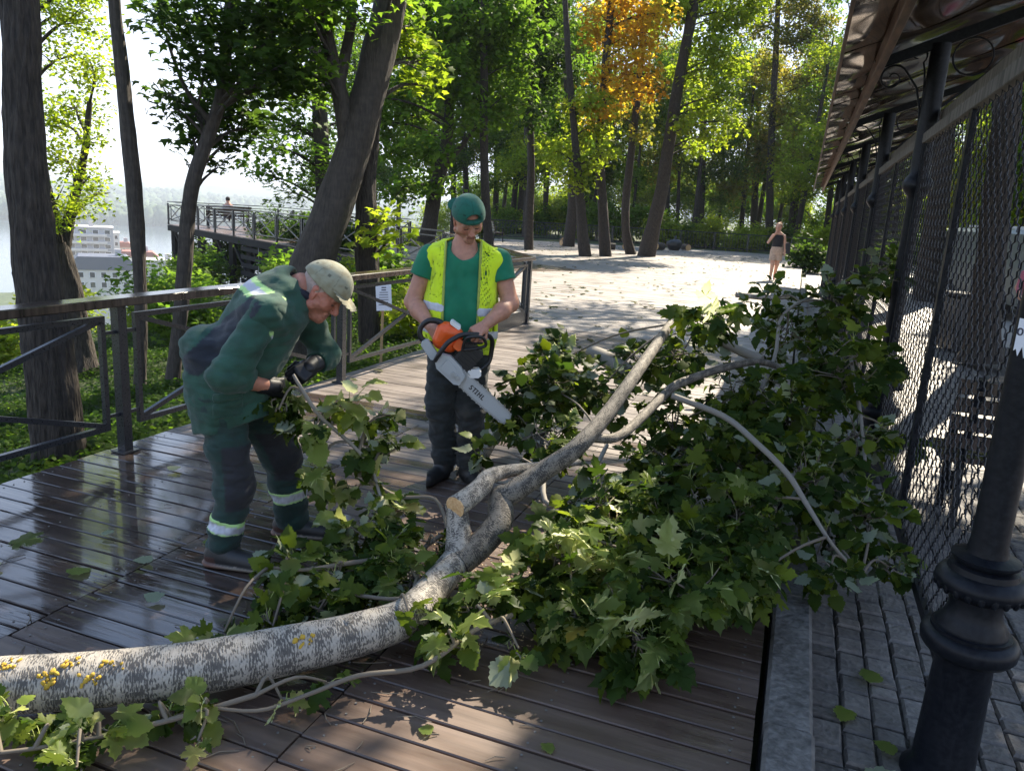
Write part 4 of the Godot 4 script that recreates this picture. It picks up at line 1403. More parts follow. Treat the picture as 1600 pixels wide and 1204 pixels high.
	tree("tree", "trunk on the square under the orange maple leaves", "", "bark", [-7.38, -0.02, -30.58, 0.231, -7.62, 1.74, -30.52, 0.2, -7.87, 3.45, -30.46, 0.169, -7.98, 4.88, -30.43, 0.158, -7.98, 6.52, -30.43, 0.147, -7.97, 8.12, -30.43, 0.145, -7.94, 9.9, -30.44, 0.134, -8, 11.63, -30.43, 0.088], [], [-7.41, 8.16, -30.67, 0.679, -7.09, 9.05, -31.65, 0.742, -7.44, 7.06, -29.62, 0.615, -6.92, 7.43, -30.43, 0.722, -6.76, 8.14, -31.74, 0.647, -6.83, 6.43, -29.89, 0.572, -7.78, 6.34, -30.81, 0.446, -6.75, 6.53, -31.24, 0.546, -6.27, 6.97, -31.07, 0.391, -7.82, 6.04, -29.58, 0.335, -7.51, 8.95, -30.23, 0.714, -6.16, 9.02, -30.66, 0.617, -6.2, 6.28, -31.07, 0.246, -8.13, 6.5, -29.66, 0.24, -7.44, 5.68, -30.19, 0.341, -7.35, 9.69, -29.73, 0.929, -8.57, 8.2, -30.79, 0.592, -8.53, 9.11, -30.79, 0.636, -8.23, 5.56, -29.42, 0.384, -7.62, 5.35, -29.5, 0.431, -8.37, 5.12, -30.53, 0.35], 0, 3, 0.60)
	tree("tree", "thin snaking trunk on the square with one pale edge", "", "bark", [-7, -0.05, -33.71, 0.226, -7.31, 1, -33.65, 0.177, -7.43, 2.35, -33.62, 0.176, -7.39, 3.95, -33.63, 0.162, -7.35, 5.76, -33.64, 0.149, -7.34, 7.54, -33.64, 0.136, -7.37, 9.51, -33.63, 0.123, -7.48, 11.66, -33.61, 0.088], [], [-7.29, 6.09, -34.15, 0.545, -8.25, 5.74, -33.59, 0.543, -7.01, 4.96, -33.28, 0.428, -8.33, 11.34, -34.04, 1.059], 0, 4, 0.90)
	tree("tree", "stout leaning trunk on the square, nearest the woman", "", "bark", [-6.24, -0.08, -33.18, 0.37, -6.04, 1.35, -33.21, 0.305, -5.86, 2.94, -33.25, 0.271, -5.76, 4.74, -33.27, 0.248, -5.68, 6.25, -33.28, 0.235, -5.54, 7.96, -33.31, 0.213, -5.4, 9.4, -33.33, 0.21, -5.35, 10.8, -33.34, 0.189, -5.41, 12.85, -33.33, 0.131], [], [-4.83, 8.71, -33.47, 0.767, -4.25, 9.56, -34.17, 0.877, -4.93, 7.28, -33.55, 0.674, -4.08, 7.92, -33.15, 0.859, -4.62, 6.13, -34.14, 0.742, -3.8, 6.51, -33.25, 0.766, -5.03, 5.47, -32.91, 0.516, -4.13, 5.03, -33.26, 0.622, -3.39, 5.49, -32.79, 0.556, -4.87, 4.61, -34.38, 0.487, -5.78, 7.56, -33.81, 0.421, -3.56, 7.71, -34.64, 0.579, -5.72, 9.7, -33.59, 0.772, -3.53, 9.78, -34.16, 0.869, -6.34, 9.74, -32.7, 0.756, -4.7, 11.04, -34.33, 1.134, -3.36, 10.46, -34.06, 1.012, -6.01, 10.95, -32.96, 1.004], 0, 2, 0.90)
	tree("tree", "tall thin trunk behind the woman with brownish autumn leaves", "", "bark", [-2.16, -0.01, -55.98, 0.26, -2.6, 3.74, -55.97, 0.238, -3.01, 7.85, -55.96, 0.216, -3.34, 12.21, -55.95, 0.195, -3.64, 15.68, -55.94, 0.157, -3.88, 18.68, -55.93, 0.104], [], [-2.75, 13.22, -55.24, 1.224, -3.82, 11.96, -56.71, 1.189, -1.91, 11.2, -56.89, 1.182, -2.81, 9.05, -55.94, 1.095, -1.32, 8.36, -56.57, 1.016, -1.42, 13.3, -55.71, 1.142, -4.41, 13.99, -55.15, 1.231, -2.65, 15.29, -56.02, 1.393, -0.47, 10.74, -56.5, 1.081, -0.63, 6.25, -55.42, 1, -1, 14.42, -55.7, 1.213, -2.22, 6.22, -55.65, 0.93, -4.39, 16.52, -56.16, 1.653, -1.62, 16.15, -55.11, 1.593], 0, 4, 0.90)
	tree("tree", "dark trunk in the woods between the woman and the leaning trunk", "", "bark", [-6.96, -0.02, -56.49, 0.386, -7.16, 2.23, -56.47, 0.325, -7.28, 4.4, -56.45, 0.284, -7.48, 6.96, -56.43, 0.244, -7.72, 9.87, -56.4, 0.186], [], [-8.09, 5.24, -56.59, 1.165, -6.64, 4.82, -55.83, 1.053, -6.06, 6.58, -56.47, 1.141, -8.39, 3.49, -56.89, 0.818, -5.04, 5.34, -56.29, 0.962, -6.02, 3.14, -55.87, 0.793], 0, 1, 0.90)
	tree("tree", "slim dark trunk in the woods left of the woman", "", "bark", [-3.61, 0.13, -63.01, 0.294, -4, 3.95, -62.98, 0.249, -4.28, 7.68, -62.97, 0.205, -4.65, 11.31, -62.94, 0.162], [], [-5.57, 10.88, -63.11, 1.345, -4.55, 8.17, -63.28, 1.258, -5.87, 8.05, -62.47, 1.155, -4.71, 5.4, -63.91, 1.087, -3.49, 5.4, -63.09, 0.872, -5.96, 4.35, -63.2, 0.89, -3.47, 3.06, -64.06, 0.695, -5.94, 13.63, -63.4, 1.435], 0, 1, 0.90)
	tree("tree", "dark trunk in the woods right of the woman", "", "bark", [-0.58, 0.5, -60.01, 0.236, -1.05, 3.98, -60.01, 0.214, -1.4, 7.47, -60.02, 0.173, -1.64, 10.46, -60.02, 0.133], [], [-0.33, 4.04, -60.69, 1.012, -1.32, 3.5, -59.35, 0.907, 0.28, 5.85, -60.79, 1.185, -0.51, 2.23, -60.01, 0.734, 0.34, 8.48, -60.98, 1.266, 0.61, 1.84, -58.96, 0.717, 1.38, 4.14, -60.88, 0.913, -0.26, 12.6, -60.28, 1.322], 0, 1, 0.90)
	tree("tree", "old thick trunk with a torn strip of bark, behind the wire mesh", "", "bark", [2.64, -0.11, -12.71, 0.26, 2.62, 0.12, -12.72, 0.234, 2.56, 0.67, -12.73, 0.207, 2.53, 1.22, -12.74, 0.193, 2.46, 2.02, -12.76, 0.182, 2.38, 3.13, -12.78, 0.171, 2.25, 4.29, -12.81, 0.164, 2.04, 5.96, -12.86, 0.152], [], [-1.38, 7, -10.64, 1.4, -2.75, 7.6, -11.2, 1.5, -1.85, 7.2, -9, 1.2, -3.15, 7.9, -9.6, 1.3, 0.75, 7.6, -8.6, 0.7, 3.05, 7.8, -9, 2, 3.05, 7.3, -10.7, 1.6, 4.05, 7.5, -11.6, 1.4, 4.05, 7.4, -13, 1.6, 3.5, 8.6, -14.2, 1.5, 4.35, 8.8, -10.6, 2, 0.35, 8.6, -11.4, 0.6], 1, 1, 0.70)
	tree("tree", "tall tree behind the gallery with boughs reaching over the square", "", "bark", [3.4, -0.2, -24.5, 0.3, 3.2, 4, -24.4, 0.25, 2.6, 8, -24, 0.2, 1.8, 12, -23.5, 0.1], [[2.8, 7, -24.1, 0.13, 0.5, 9.2, -23, 0.09, -2.5, 10.2, -21.5, 0.04]], [-1.3, 10, -22, 1.3, -3.2, 10.6, -23.4, 1.2, 0.2, 9.8, -20.6, 1.2, -4.6, 11.2, -25, 1.1, -2.2, 10.4, -19, 1, -0.4, 10.8, -25, 1.3, 1.6, 10.6, -22, 1.5, 2.6, 12.4, -24, 1.6, -4.4, 10.9, -20.5, 0.9, 0.6, 11.6, -17.6, 0.9], 1, 1, 0.5)
	make_woods()

var said := {}

func place_word(x: float, z: float) -> String:
	# what stands before it, seen from the boardwalk
	var a := rad_to_deg(atan2(x, -z))
	for q in [[-38.0, "the viewing platform"], [-31.0, "the big leaning fork"], [-26.0, "the bird box tree"], [-21.5, "the man with the chainsaw"], [-17.0, "the slim trunks"], [-13.5, "the orange maple"], [-9.5, "the stout trunk"], [-5.0, "the gap beside the woman"], [-1.2, "the walking woman"], [3.0, "the gallery end"], [90.0, "the wire mesh"]]:
		if a < q[0]: return q[1]
	return "the wire mesh"

func own(label: String) -> String:
	# a label that is taken gets what sets it apart added
	var extra := ["", ", farther back", ", more rightward", ", rightmost", ", deepest", ", thin crowned"]
	for e in extra:
		if not said.has(label + e):
			said[label + e] = true
			return label + e
	return label

func make_woods() -> void:
	var rng := RandomNumberGenerator.new()
	# the woods behind the square: each trunk a tree
	var names := ["slim dark tree standing deep in the woods behind the square", "leafy tree with a thin trunk in the woods behind the square", "gray trunked tree among the woods behind the square fence"]
	for i in 30:
		var x := lerpf(-24.0, 9.0, (i + rng.randf_range(-0.4, 0.4)) / 29.0)
		var z := -52.0 - rng.randf() * 12.0
		var h := rng.randf_range(12.0, 18.0)
		var y := ground(x, z) - 0.1
		var r := rng.randf_range(0.1, 0.19)
		var lx := rng.randf_range(-0.9, 0.9)
		var tr := [x, y, z, r * 1.2, x + lx * 0.1, y + h * 0.15, z, r, x + lx * 0.5, y + h * 0.5, z, r * 0.75, x + lx, y + h, z, r * 0.25]
		var bl := []
		for k in 11:
			var t := rng.randf_range(0.3, 1.0)
			var rr := rng.randf_range(0.9, 1.8)
			var a := rng.randf() * TAU
			bl.append_array([x + lx * t + cos(a) * rng.randf_range(0.4, 2.6), y + h * t, z + sin(a) * 2.0, rr])
		tree("tree", own("%s tree leaning %s behind %s" % ["thick" if r > 0.16 else "slim" if r < 0.13 else "middling", "right" if lx > 0 else "left", place_word(x, z)]), "trees of the woods behind the square", "bark", tr, [], bl, 0, [2, 1, 2, 4, 1, 2, 4][i % 7], 0.42)
	# a sunny thicket beyond them
	for i in 26:
		var x := lerpf(-40.0, 22.0, i / 25.0) + rng.randf_range(-0.7, 0.7)
		var z := -74.0 - rng.randf() * 8.0
		bush("bush", own("%s thicket bush far behind %s" % [["sunlit yellow green", "bright", "dense green"][i % 3], place_word(x, z)]), "thicket beyond the woods", V(x, ground(x, z), z), rng.randf_range(2.6, 3.8), rng.randf_range(4.5, 9.0), [2, 2, 1][i % 3], 0, 0.6)
	# trees on the slope beyond the platform
	for i in 12:
		var x := lerpf(-34.0, -15.0, i / 11.0) + rng.randf_range(-1.0, 1.0)
		var z := -43.0 - rng.randf() * 14.0 - i * 0.4
		var y := ground(x, z) - 0.2
		var h := rng.randf_range(10.0, 15.0) + (-y) * 0.6
		var r := rng.randf_range(0.12, 0.24)
		var lx := rng.randf_range(-1.2, 1.2)
		var tr := [x, y, z, r * 1.2, x + lx * 0.2, y + h * 0.3, z, r, x + lx * 0.6, y + h * 0.6, z, r * 0.7, x + lx, y + h, z, r * 0.25]
		var bl := []
		for k in 9:
			var t := rng.randf_range(0.35, 1.0)
			var a := rng.randf() * TAU
			bl.append_array([x + lx * t + cos(a) * rng.randf_range(0.4, 2.0), y + h * t, z + sin(a) * 1.8, rng.randf_range(0.9, 1.7)])
		tree("tree", own("%s tree rising from the far slope behind %s" % ["slim" if r < 0.18 else "sturdy", place_word(x, z)]), "trees on the slope beyond the platform", "bark", tr, [], bl, 0, [1, 2, 1][i % 3], 0.7)
	# undergrowth along the square's far side
	for i in 30:
		var x := lerpf(-22.0, 7.0, i / 29.0) + rng.randf_range(-0.4, 0.4)
		var z := -48.5 - rng.randf() * 5.0
		bush("bush", own("%s bush at the woods' foot behind %s" % [["bright green", "darker green"][i % 2], place_word(x, z)]), "bushes along the far edge of the square", V(x, ground(x, z), z), rng.randf_range(1.1, 1.9), rng.randf_range(1.0, 2.4), [2, 1][i % 2], 0, 0.8)
	for i in 8:
		bush("bush", own(["low dark green bush past the far end of the gallery", "low green bush past the far end of the gallery"][i % 2]), "bushes at the end of the gallery", V(0.6 + rng.randf_range(-0.4, 1.8) + i * 0.5, -0.05, -34.0 - i * 1.7), 1.2, rng.randf_range(0.8, 1.5), [0, 1, 0][i % 3], 0, 1.0)
	# trees behind the gallery, past the paved yard
	for i in 14:
		var x := 7.2 + rng.randf_range(0.0, 6.0)
		var z := -17.0 - i * 3.0 - rng.randf() * 2.0
		var h := rng.randf_range(10.0, 15.0)
		var tr := [x, -0.1, z, 0.26, x, h * 0.3, z, 0.2, x + 0.4, h * 0.6, z, 0.16, x + 0.6, h, z, 0.05]
		var bl := []
		for k in 13:
			var a := rng.randf() * TAU
			var t := rng.randf_range(0.14, 1.0)
			bl.append_array([x + cos(a) * rng.randf_range(0.3, 2.2), h * t, z + sin(a) * 2.0, rng.randf_range(1.1, 1.9)])
		tree("tree", own("%s tree across the paved yard behind the wire mesh" % ["green leafed", "yellow green", "darker green", "olive brown"][i % 4]), "trees behind the gallery", "bark", tr, [], bl, 0, [1, 2, 1, 4][i % 4], 0.9)
	# bushes at the top of the slope by the railing
	var sb := [[-13.5, -9.2, 1.1, 1.0, 2], [-11.8, -12.4, 1.2, 1.2, 1], [-9.6, -13.6, 1.1, 1.1, 1], [-14.0, -14.0, 1.5, 0.8, 2], [-12.2, -17.0, 1.2, 0.8, 1], [-8.6, -15.4, 0.8, 1.0, 1], [-15.4, -16.5, 1.4, 1.0, 1], [-16.5, -11.5, 1.4, 1.3, 2], [-18.0, -14.0, 1.6, 1.6, 2], [-13.0, -6.0, 1.1, 1.0, 2], [-6.4, -12.6, 0.6, 0.7, 2], [-5.2, -10.2, 0.5, 0.55, 2], [-18.5, -19.5, 1.5, 0.9, 1], [-10.2, -16.6, 0.7, 0.9, 2], [-13.6, -21.6, 1.3, 2.2, 0], [-15.8, -22.6, 1.2, 2.4, 0], [-18.2, -24.6, 1.4, 2.8, 0], [-20.6, -26.0, 1.3, 3.0, 0], [-23.0, -27.4, 1.3, 3.0, 0], [-25.2, -28.6, 1.2, 3.2, 0], [-21.4, -23.4, 1.4, 1.8, 1]]
	for q in sb:
		bush("bush", own("%s on the slope before %s" % ["low leafy bush" if q[3] < 0.9 else "dark leafy bush" if q[4] == 0 else "rounded leafy bush", place_word(q[0], q[1])]), "bushes on the slope", V(q[0], ground(q[0], q[1]), q[1]), q[2], q[3], q[4], 1, 0.8)
	# ground cover on the slope
	var xs: Array[Transform3D] = []; var cs := PackedColorArray()
	var lf := MB.new()
	for i in 7:
		lf.join(tint(leaf_shape([[0, 0], [0.36, 0.3], [0.3, 0.7], [0, 1.0]], 0.3, 0.15), rng.randf_range(0.7, 1.3)), Transform3D(rot(rng.randf_range(-0.9, 0.1), i * 0.9, 0) * Basis.from_scale(Vector3.ONE * rng.randf_range(0.035, 0.065)), V(rng.randf_range(-0.06, 0.06), rng.randf_range(0.03, 0.11), rng.randf_range(-0.06, 0.06))))
	for i in 3:
		lf.tube(PackedVector3Array([V(0, -0.02, 0), V(rng.randf_range(-0.05, 0.05), 0.1, rng.randf_range(-0.05, 0.05))]), PackedFloat32Array([0.003, 0.001]), 3, false)
	for i in 42000:
		var s := 12.5 * pow(rng.randf(), 1.4)
		var z := 3.0 - 26.0 * rng.randf()
		var x := -4.0 - s
		if side(x, z) < 0.03: continue
		xs.append(Transform3D(rot(rng.randf_range(-0.2, 0.2), rng.randf() * TAU, rng.randf_range(-0.2, 0.2)) * Basis.from_scale(Vector3.ONE * rng.randf_range(0.6, 1.4)), V(x, ground(x, z) - 0.01, z)))
		var pat := lumps.get_noise_2d(x * 1.5, z * 1.5)
		cs.append(Color(0.05, 0.115, 0.018).lerp(Color(0.15, 0.25, 0.03), clampf(rng.randf() * 0.6 + pat * 0.6, 0, 1)) * rng.randf_range(0.6, 1.1))
	many("ground_cover", lf.mesh(), xs, cs, M.far_leaf)
	# far woods on the other bank, one mass in the haze
	xs = []; cs = PackedColorArray()
	var tb := MB.new()
	for i in 4:
		tb.blob(V(rng.randf_range(-3, 3), 5.0 + rng.randf_range(-2, 3), rng.randf_range(-3, 3)), V(4.5, 5.5, 4.5), 6, 8, 0.5, i * 2.0)
	var f := V(-0.72, 0, -0.69).normalized(); var q := V(-0.69, 0, 0.72).normalized()
	for i in 9000:
		var d := 1590.0 + 1500.0 * pow(rng.randf(), 1.6)
		var p := f * d + q * rng.randf_range(-1400.0, 1400.0)
		xs.append(Transform3D(rot(0, rng.randf() * TAU, 0) * Basis.from_scale(Vector3.ONE * rng.randf_range(1.0, 2.4)), V(p.x, ground(p.x, p.z) - 1.0, p.z)))
		cs.append(Color(0.05, 0.085, 0.03) * rng.randf_range(0.7, 1.3))
	var fm := mat("far_woods", Color.WHITE, 0.95); fm.vertex_color_use_as_albedo = true
	many("far_woods", tb.mesh(), xs, cs, fm)

const LOG := [-2.308, 0.11, -1.328, 0.0891, -2.148, 0.11, -1.451, 0.0894, -1.919, 0.11, -1.598, 0.0876, -1.69, 0.115, -1.766, 0.0862, -1.477, 0.12, -1.986, 0.084, -1.307, 0.13, -2.166, 0.0782, -1.199, 0.14, -2.349, 0.0698, -1.189, 0.17, -2.603, 0.0648, -1.177, 0.21, -2.76, 0.0621]
const LIMB_MAIN := [-1.165, 0.2, -2.709, 0.0585, -1.112, 0.25, -2.825, 0.0573, -1.076, 0.32, -2.93, 0.0571, -1.115, 0.38, -3.035, 0.0573, -1.071, 0.41, -3.06, 0.0516, -0.964, 0.5, -3.174, 0.0465, -0.848, 0.6, -3.269, 0.041, -0.771, 0.72, -3.523, 0.0369, -0.71, 0.88, -3.917, 0.0317, -0.717, 1, -4.864, 0.0282]
const STUB := [-1.176, 0.21, -2.733, 0.059, -1.209, 0.3, -2.795, 0.0517, -1.234, 0.37, -2.828, 0.0466, -1.251, 0.4, -2.85, 0.0468]
const CUT_PIECE := [-1.225, 0.41, -2.787, 0.0486, -1.199, 0.43, -2.886, 0.0442, -1.183, 0.45, -2.967, 0.0423, -1.191, 0.46, -3.073, 0.0377, -1.139, 0.45, -3.235, 0.0301, -1.052, 0.42, -3.459, 0.0221, -0.929, 0.4, -3.667, 0.0165]
const LIMB_SIDE := [-0.802, 0.63, -3.369, 0.0209, -0.716, 0.62, -3.461, 0.0228, -0.668, 0.64, -3.666, 0.0238, -0.61, 0.7, -4.022, 0.0239, -0.55, 0.75, -4.26, 0.025, -0.349, 0.8, -4.65, 0.0228, -0.15, 0.8, -5.038, 0.0223, 0.049, 0.76, -4.946, 0.0177, 0.167, 0.7, -4.825, 0.0153]
const BRANCHES := [[-0.554, 0.72, -4.083, 0.0172, -0.273, 0.66, -4.034, 0.0167, -0.094, 0.6, -3.848, 0.0142, 0.073, 0.5, -3.73, 0.0137, 0.178, 0.4, -3.613, 0.0118, 0.297, 0.28, -3.504, 0.0086, 0.444, 0.12, -3.59, 0.0073],
	[-0.152, 0.801, -5.082, 0.0327, -0.321, 0.846, -5.141, 0.0312, -0.49, 0.93, -5.101, 0.0333, -0.593, 0.964, -5.072, 0.0292],
	[-0.515, 0.37, -4.301, 0.0165, -0.356, 0.389, -4.471, 0.015, -0.179, 0.537, -4.79, 0.0137, -0.079, 0.801, -5.217, 0.0125, -0.062, 1.066, -5.507, 0.0108, 0.194, 1.198, -6.068, 0.0117],
	[0.085, 0.668, -5.135, 0.0204, 0.132, 0.481, -4.888, 0.0176, 0.149, 0.311, -4.634, 0.015, 0.162, 0.161, -4.275, 0.0105],
	[-0.88, 0.392, -4.065, 0.0125, -0.833, 0.311, -3.299, 0.009, -0.852, 0.309, -2.964, 0.0055],
	[0.372, 0.864, -5.177, 0.012, 0.447, 0.588, -4.81, 0.0112, 0.484, 0.393, -4.557, 0.009],
	[-1.162, 0.265, -3.824, 0.0158, -1.024, 0.192, -3.528, 0.013, -0.748, 0.239, -3.748, 0.0117, -0.51, 0.324, -4.073, 0.0105]]
const PILE := [[-0.48, 1.07, -4.7, 0.21, 69, 0.111, 0], [-0.66, 0.76, -5, 0.25, 184, 0.068, 1], [-0.93, 0.69, -5.1, 0.22, 184, 0.068, 1], [-0.28, 0.54, -5.08, 0.29, 227, 0.066, 2], [-0.03, 0.93, -5.6, 0.3, 184, 0.068, 1], [0.25, 1.07, -5.73, 0.3, 221, 0.074, 1], [0.51, 1.29, -6.2, 0.21, 131, 0.074, 1], [0.33, 0.78, -5.14, 0.3, 195, 0.094, 0], [0.03, 0.54, -4.75, 0.31, 261, 0.094, 0], [0.41, 0.44, -4.76, 0.25, 184, 0.074, 1], [-0.29, 0.34, -4.26, 0.33, 359, 0.072, 2], [-0.58, 0.25, -4.14, 0.29, 327, 0.066, 2], [0.15, 0.33, -4.09, 0.3, 295, 0.074, 1], [0.45, 0.26, -3.97, 0.21, 184, 0.068, 1], [-0.12, 0.27, -3.55, 0.27, 294, 0.083, 0], [-0.41, 0.26, -3.33, 0.25, 294, 0.078, 0], [-0.72, 0.29, -3.34, 0.24, 294, 0.072, 2], [-0.76, 0.25, -2.87, 0.19, 195, 0.083, 0], [-0.53, 0.23, -2.84, 0.21, 195, 0.089, 0], [-0.28, 0.24, -2.83, 0.2, 182, 0.094, 0], [-0.05, 0.22, -3.02, 0.15, 130, 0.083, 0], [-0.62, 0.17, -2.58, 0.14, 110, 0.083, 0], [-0.36, 0.16, -2.52, 0.12, 84, 0.101, 0], [-1.4, 0.59, -4.47, 0.27, 332, 0.074, 1], [-1.6, 0.4, -4.46, 0.18, 147, 0.068, 1], [-1.47, 0.64, -5.11, 0.23, 184, 0.074, 1], [-1.14, 0.49, -4.76, 0.25, 221, 0.074, 1], [-1.24, 0.36, -4.04, 0.22, 195, 0.072, 2], [0.58, 0.12, -3.76, 0.11, 65, 0.062, 1], [0.31, 0.15, -3.45, 0.12, 73, 0.062, 1], [0.63, 1.38, -6.49, 0.16, 58, 0.069, 1], [-0.19, 1.1, -5.91, 0.21, 58, 0.073, 1], [0.72, 0.39, -4.97, 0.12, 34, 0.073, 1], [-0.56, 0.46, -4.53, 0.27, 130, 0.084, 2], [-0.1, 0.4, -4.46, 0.26, 130, 0.084, 2], [0.3, 0.14, -3.77, 0.15, 58, 0.077, 1], [-0.31, 0.24, -3.69, 0.25, 116, 0.092, 2], [-1.61, 0.3, -3.89, 0.08, 20, 0.077, 1], [0.65, 0.86, -5.39, 0.12, 50, 0.068, 1]]
const LEFT_PILE := [[-1.46, 0.18, -2.61, 0.17, 169, 0.072, 2], [-1.59, 0.15, -2.46, 0.15, 169, 0.072, 2], [-1.74, 0.2, -2.34, 0.1, 63, 0.083, 1], [-1.62, 0.27, -2.68, 0.12, 73, 0.076, 1], [-1.3, 0.16, -2.55, 0.14, 111, 0.079, 2], [-1.31, 0.23, -2.78, 0.09, 39, 0.076, 1], [-1.57, 0.27, -2.91, 0.09, 30, 0.069, 1], [-0.97, 0.16, -2.45, 0.13, 87, 0.079, 0], [-0.91, 0.21, -2.59, 0.11, 72, 0.072, 2], [-1.55, 0.11, -2.28, 0.1, 62, 0.072, 2], [-1.14, 0.2, -2.24, 0.05, 4, 0.129, 0], [-1.77, 0.1, -2.01, 0.1, 34, 0.091, 0], [-1.65, 0.09, -2.13, 0.09, 24, 0.083, 0], [-1, 0.15, -2.27, 0.09, 43, 0.079, 2], [-0.76, 0.12, -2.35, 0.06, 14, 0.083, 1]]
const LOW_PILE := [[-1.86, 0.08, -1.35, 0.06, 29, 0.075, 0], [-1.75, 0.08, -1.44, 0.08, 34, 0.065, 2], [-1.62, 0.07, -1.6, 0.07, 30, 0.057, 1], [-1.54, 0.07, -1.68, 0.06, 20, 0.062, 1], [-1.68, 0.08, -1.32, 0.06, 23, 0.075, 0], [-1.37, 0.07, -1.81, 0.02, 4, 0.07, 0], [-1.29, 0.08, -1.94, 0.03, 4, 0.07, 0], [-1.98, 0.12, -1.37, 0.04, 15, 0.06, 2], [-1.49, 0.05, -1.57, 0.03, 2, 0.065, 0]]
const HELD_PILE := [[-2.01, 0.75, -2.65, 0.09, 29, 0.091, 0], [-1.88, 0.7, -2.74, 0.12, 43, 0.079, 2], [-1.82, 0.72, -2.88, 0.1, 30, 0.083, 1], [-1.76, 0.57, -2.92, 0.11, 43, 0.079, 2], [-1.84, 0.47, -2.7, 0.07, 15, 0.085, 0], [-1.68, 0.49, -2.98, 0.09, 26, 0.076, 1], [-1.7, 0.67, -3.07, 0.07, 14, 0.076, 1], [-1.75, 0.37, -2.88, 0.08, 18, 0.072, 2]]
const HELD_LINE := [-1.993, 0.891, -2.728, 0.0069, -1.955, 0.839, -2.729, 0.0083, -1.877, 0.714, -2.76, 0.0091, -1.775, 0.594, -2.832, 0.0086, -1.686, 0.476, -2.879, 0.0079, -1.604, 0.315, -2.858, 0.0072, -1.456, 0.203, -2.83, 0.0057]
const LEFT_LINES := [[-1.435, 0.225, -2.788, 0.0126, -1.46, 0.204, -2.611, 0.012, -1.555, 0.215, -2.47, 0.0103, -1.665, 0.226, -2.324, 0.0075, -1.784, 0.231, -2.282, 0.005],
	[-1.301, 0.241, -2.895, 0.0113, -1.355, 0.196, -2.755, 0.011, -1.234, 0.18, -2.413, 0.0086, -1.418, 0.168, -2.344, 0.0074],
	[-1.756, 0.431, -2.886, 0.0088, -1.579, 0.342, -2.928, 0.0102, -1.414, 0.338, -2.987, 0.0088, -1.263, 0.283, -2.81, 0.0082],
	[-0.827, 0.183, -2.451, 0.0095, -0.919, 0.171, -2.306, 0.0092, -1.023, 0.113, -2.113, 0.0087, -1.19, 0.11, -1.976, 0.0085, -1.293, 0.095, -1.837, 0.0072, -1.392, 0.088, -1.712, 0.0059, -1.567, 0.108, -1.632, 0.0049],
	[-0.693, 0.144, -2.763, 0.0258, -0.896, 0.154, -2.638, 0.033, -1.077, 0.163, -2.575, 0.0305]]
const LOW_LINES := [[-1.422, 0.111, -1.75, 0.0091, -1.55, 0.093, -1.613, 0.0088, -1.666, 0.089, -1.482, 0.0075, -1.797, 0.094, -1.339, 0.0063, -1.931, 0.106, -1.217, 0.0053]]
# small limb1
const SMALL_LIMB1 := [-1.711, 0.06, -4.168, 0.0395, -1.788, 0.12, -4.589, 0.0471, -1.817, 0.2, -4.887, 0.0451, -1.854, 0.3, -5.16, 0.0329]
# small limb2
const SMALL_LIMB2 := [-1.285, 0.3, -4.015, 0.0331, -1.312, 0.34, -4.213, 0.0344, -1.391, 0.4, -4.595, 0.0289]
# small limb3
const SMALL_LIMB3 := [-1.815, 0.04, -4.077, 0.0196, -1.896, 0.06, -4.577, 0.0216, -1.849, 0.1, -4.8, 0.0223]
# darklimb
const DARKLIMB := [-1.338, 0.664, -5.385, 0.0513, -1.2, 0.661, -5.216, 0.0585, -0.979, 0.603, -5.063, 0.0563]
# farbranch
const FARBRANCH := [-0.553, 0.961, -7.813, 0.0281, -0.257, 0.95, -7.917, 0.0281, -0.026, 0.974, -8.115, 0.0222]

func leaf_tints() -> void:
	# six greens for the leaves that are parts of their own
	var cs := [Color(0.035, 0.072, 0.014), Color(0.045, 0.088, 0.016), Color(0.06, 0.108, 0.018), Color(0.036, 0.078, 0.018), Color(0.1, 0.15, 0.02), Color(0.028, 0.056, 0.014), Color(0.3, 0.2, 0.02)]
	for i in cs.size():
		leaf_mat("leaf_%d" % i, cs[i], 1.2, 0.38).vertex_color_use_as_albedo = false

func stick(parent: Node3D, called: String, a: Array, mt: Material, sides := 12, rough := 0.05) -> PackedVector3Array:
	var p := PackedVector3Array(); var r := PackedFloat32Array()
	for i in a.size() / 4:
		p.append(V(a[i * 4], a[i * 4 + 1], a[i * 4 + 2]) - parent.position); r.append(a[i * 4 + 3])
	var s := smooth(p, r, 5)
	var b := MB.new()
	b.tube(s[0], s[1], sides, true, rough, 1.0)
	obj(called, b.mesh(), mt, parent)
	return s[0]

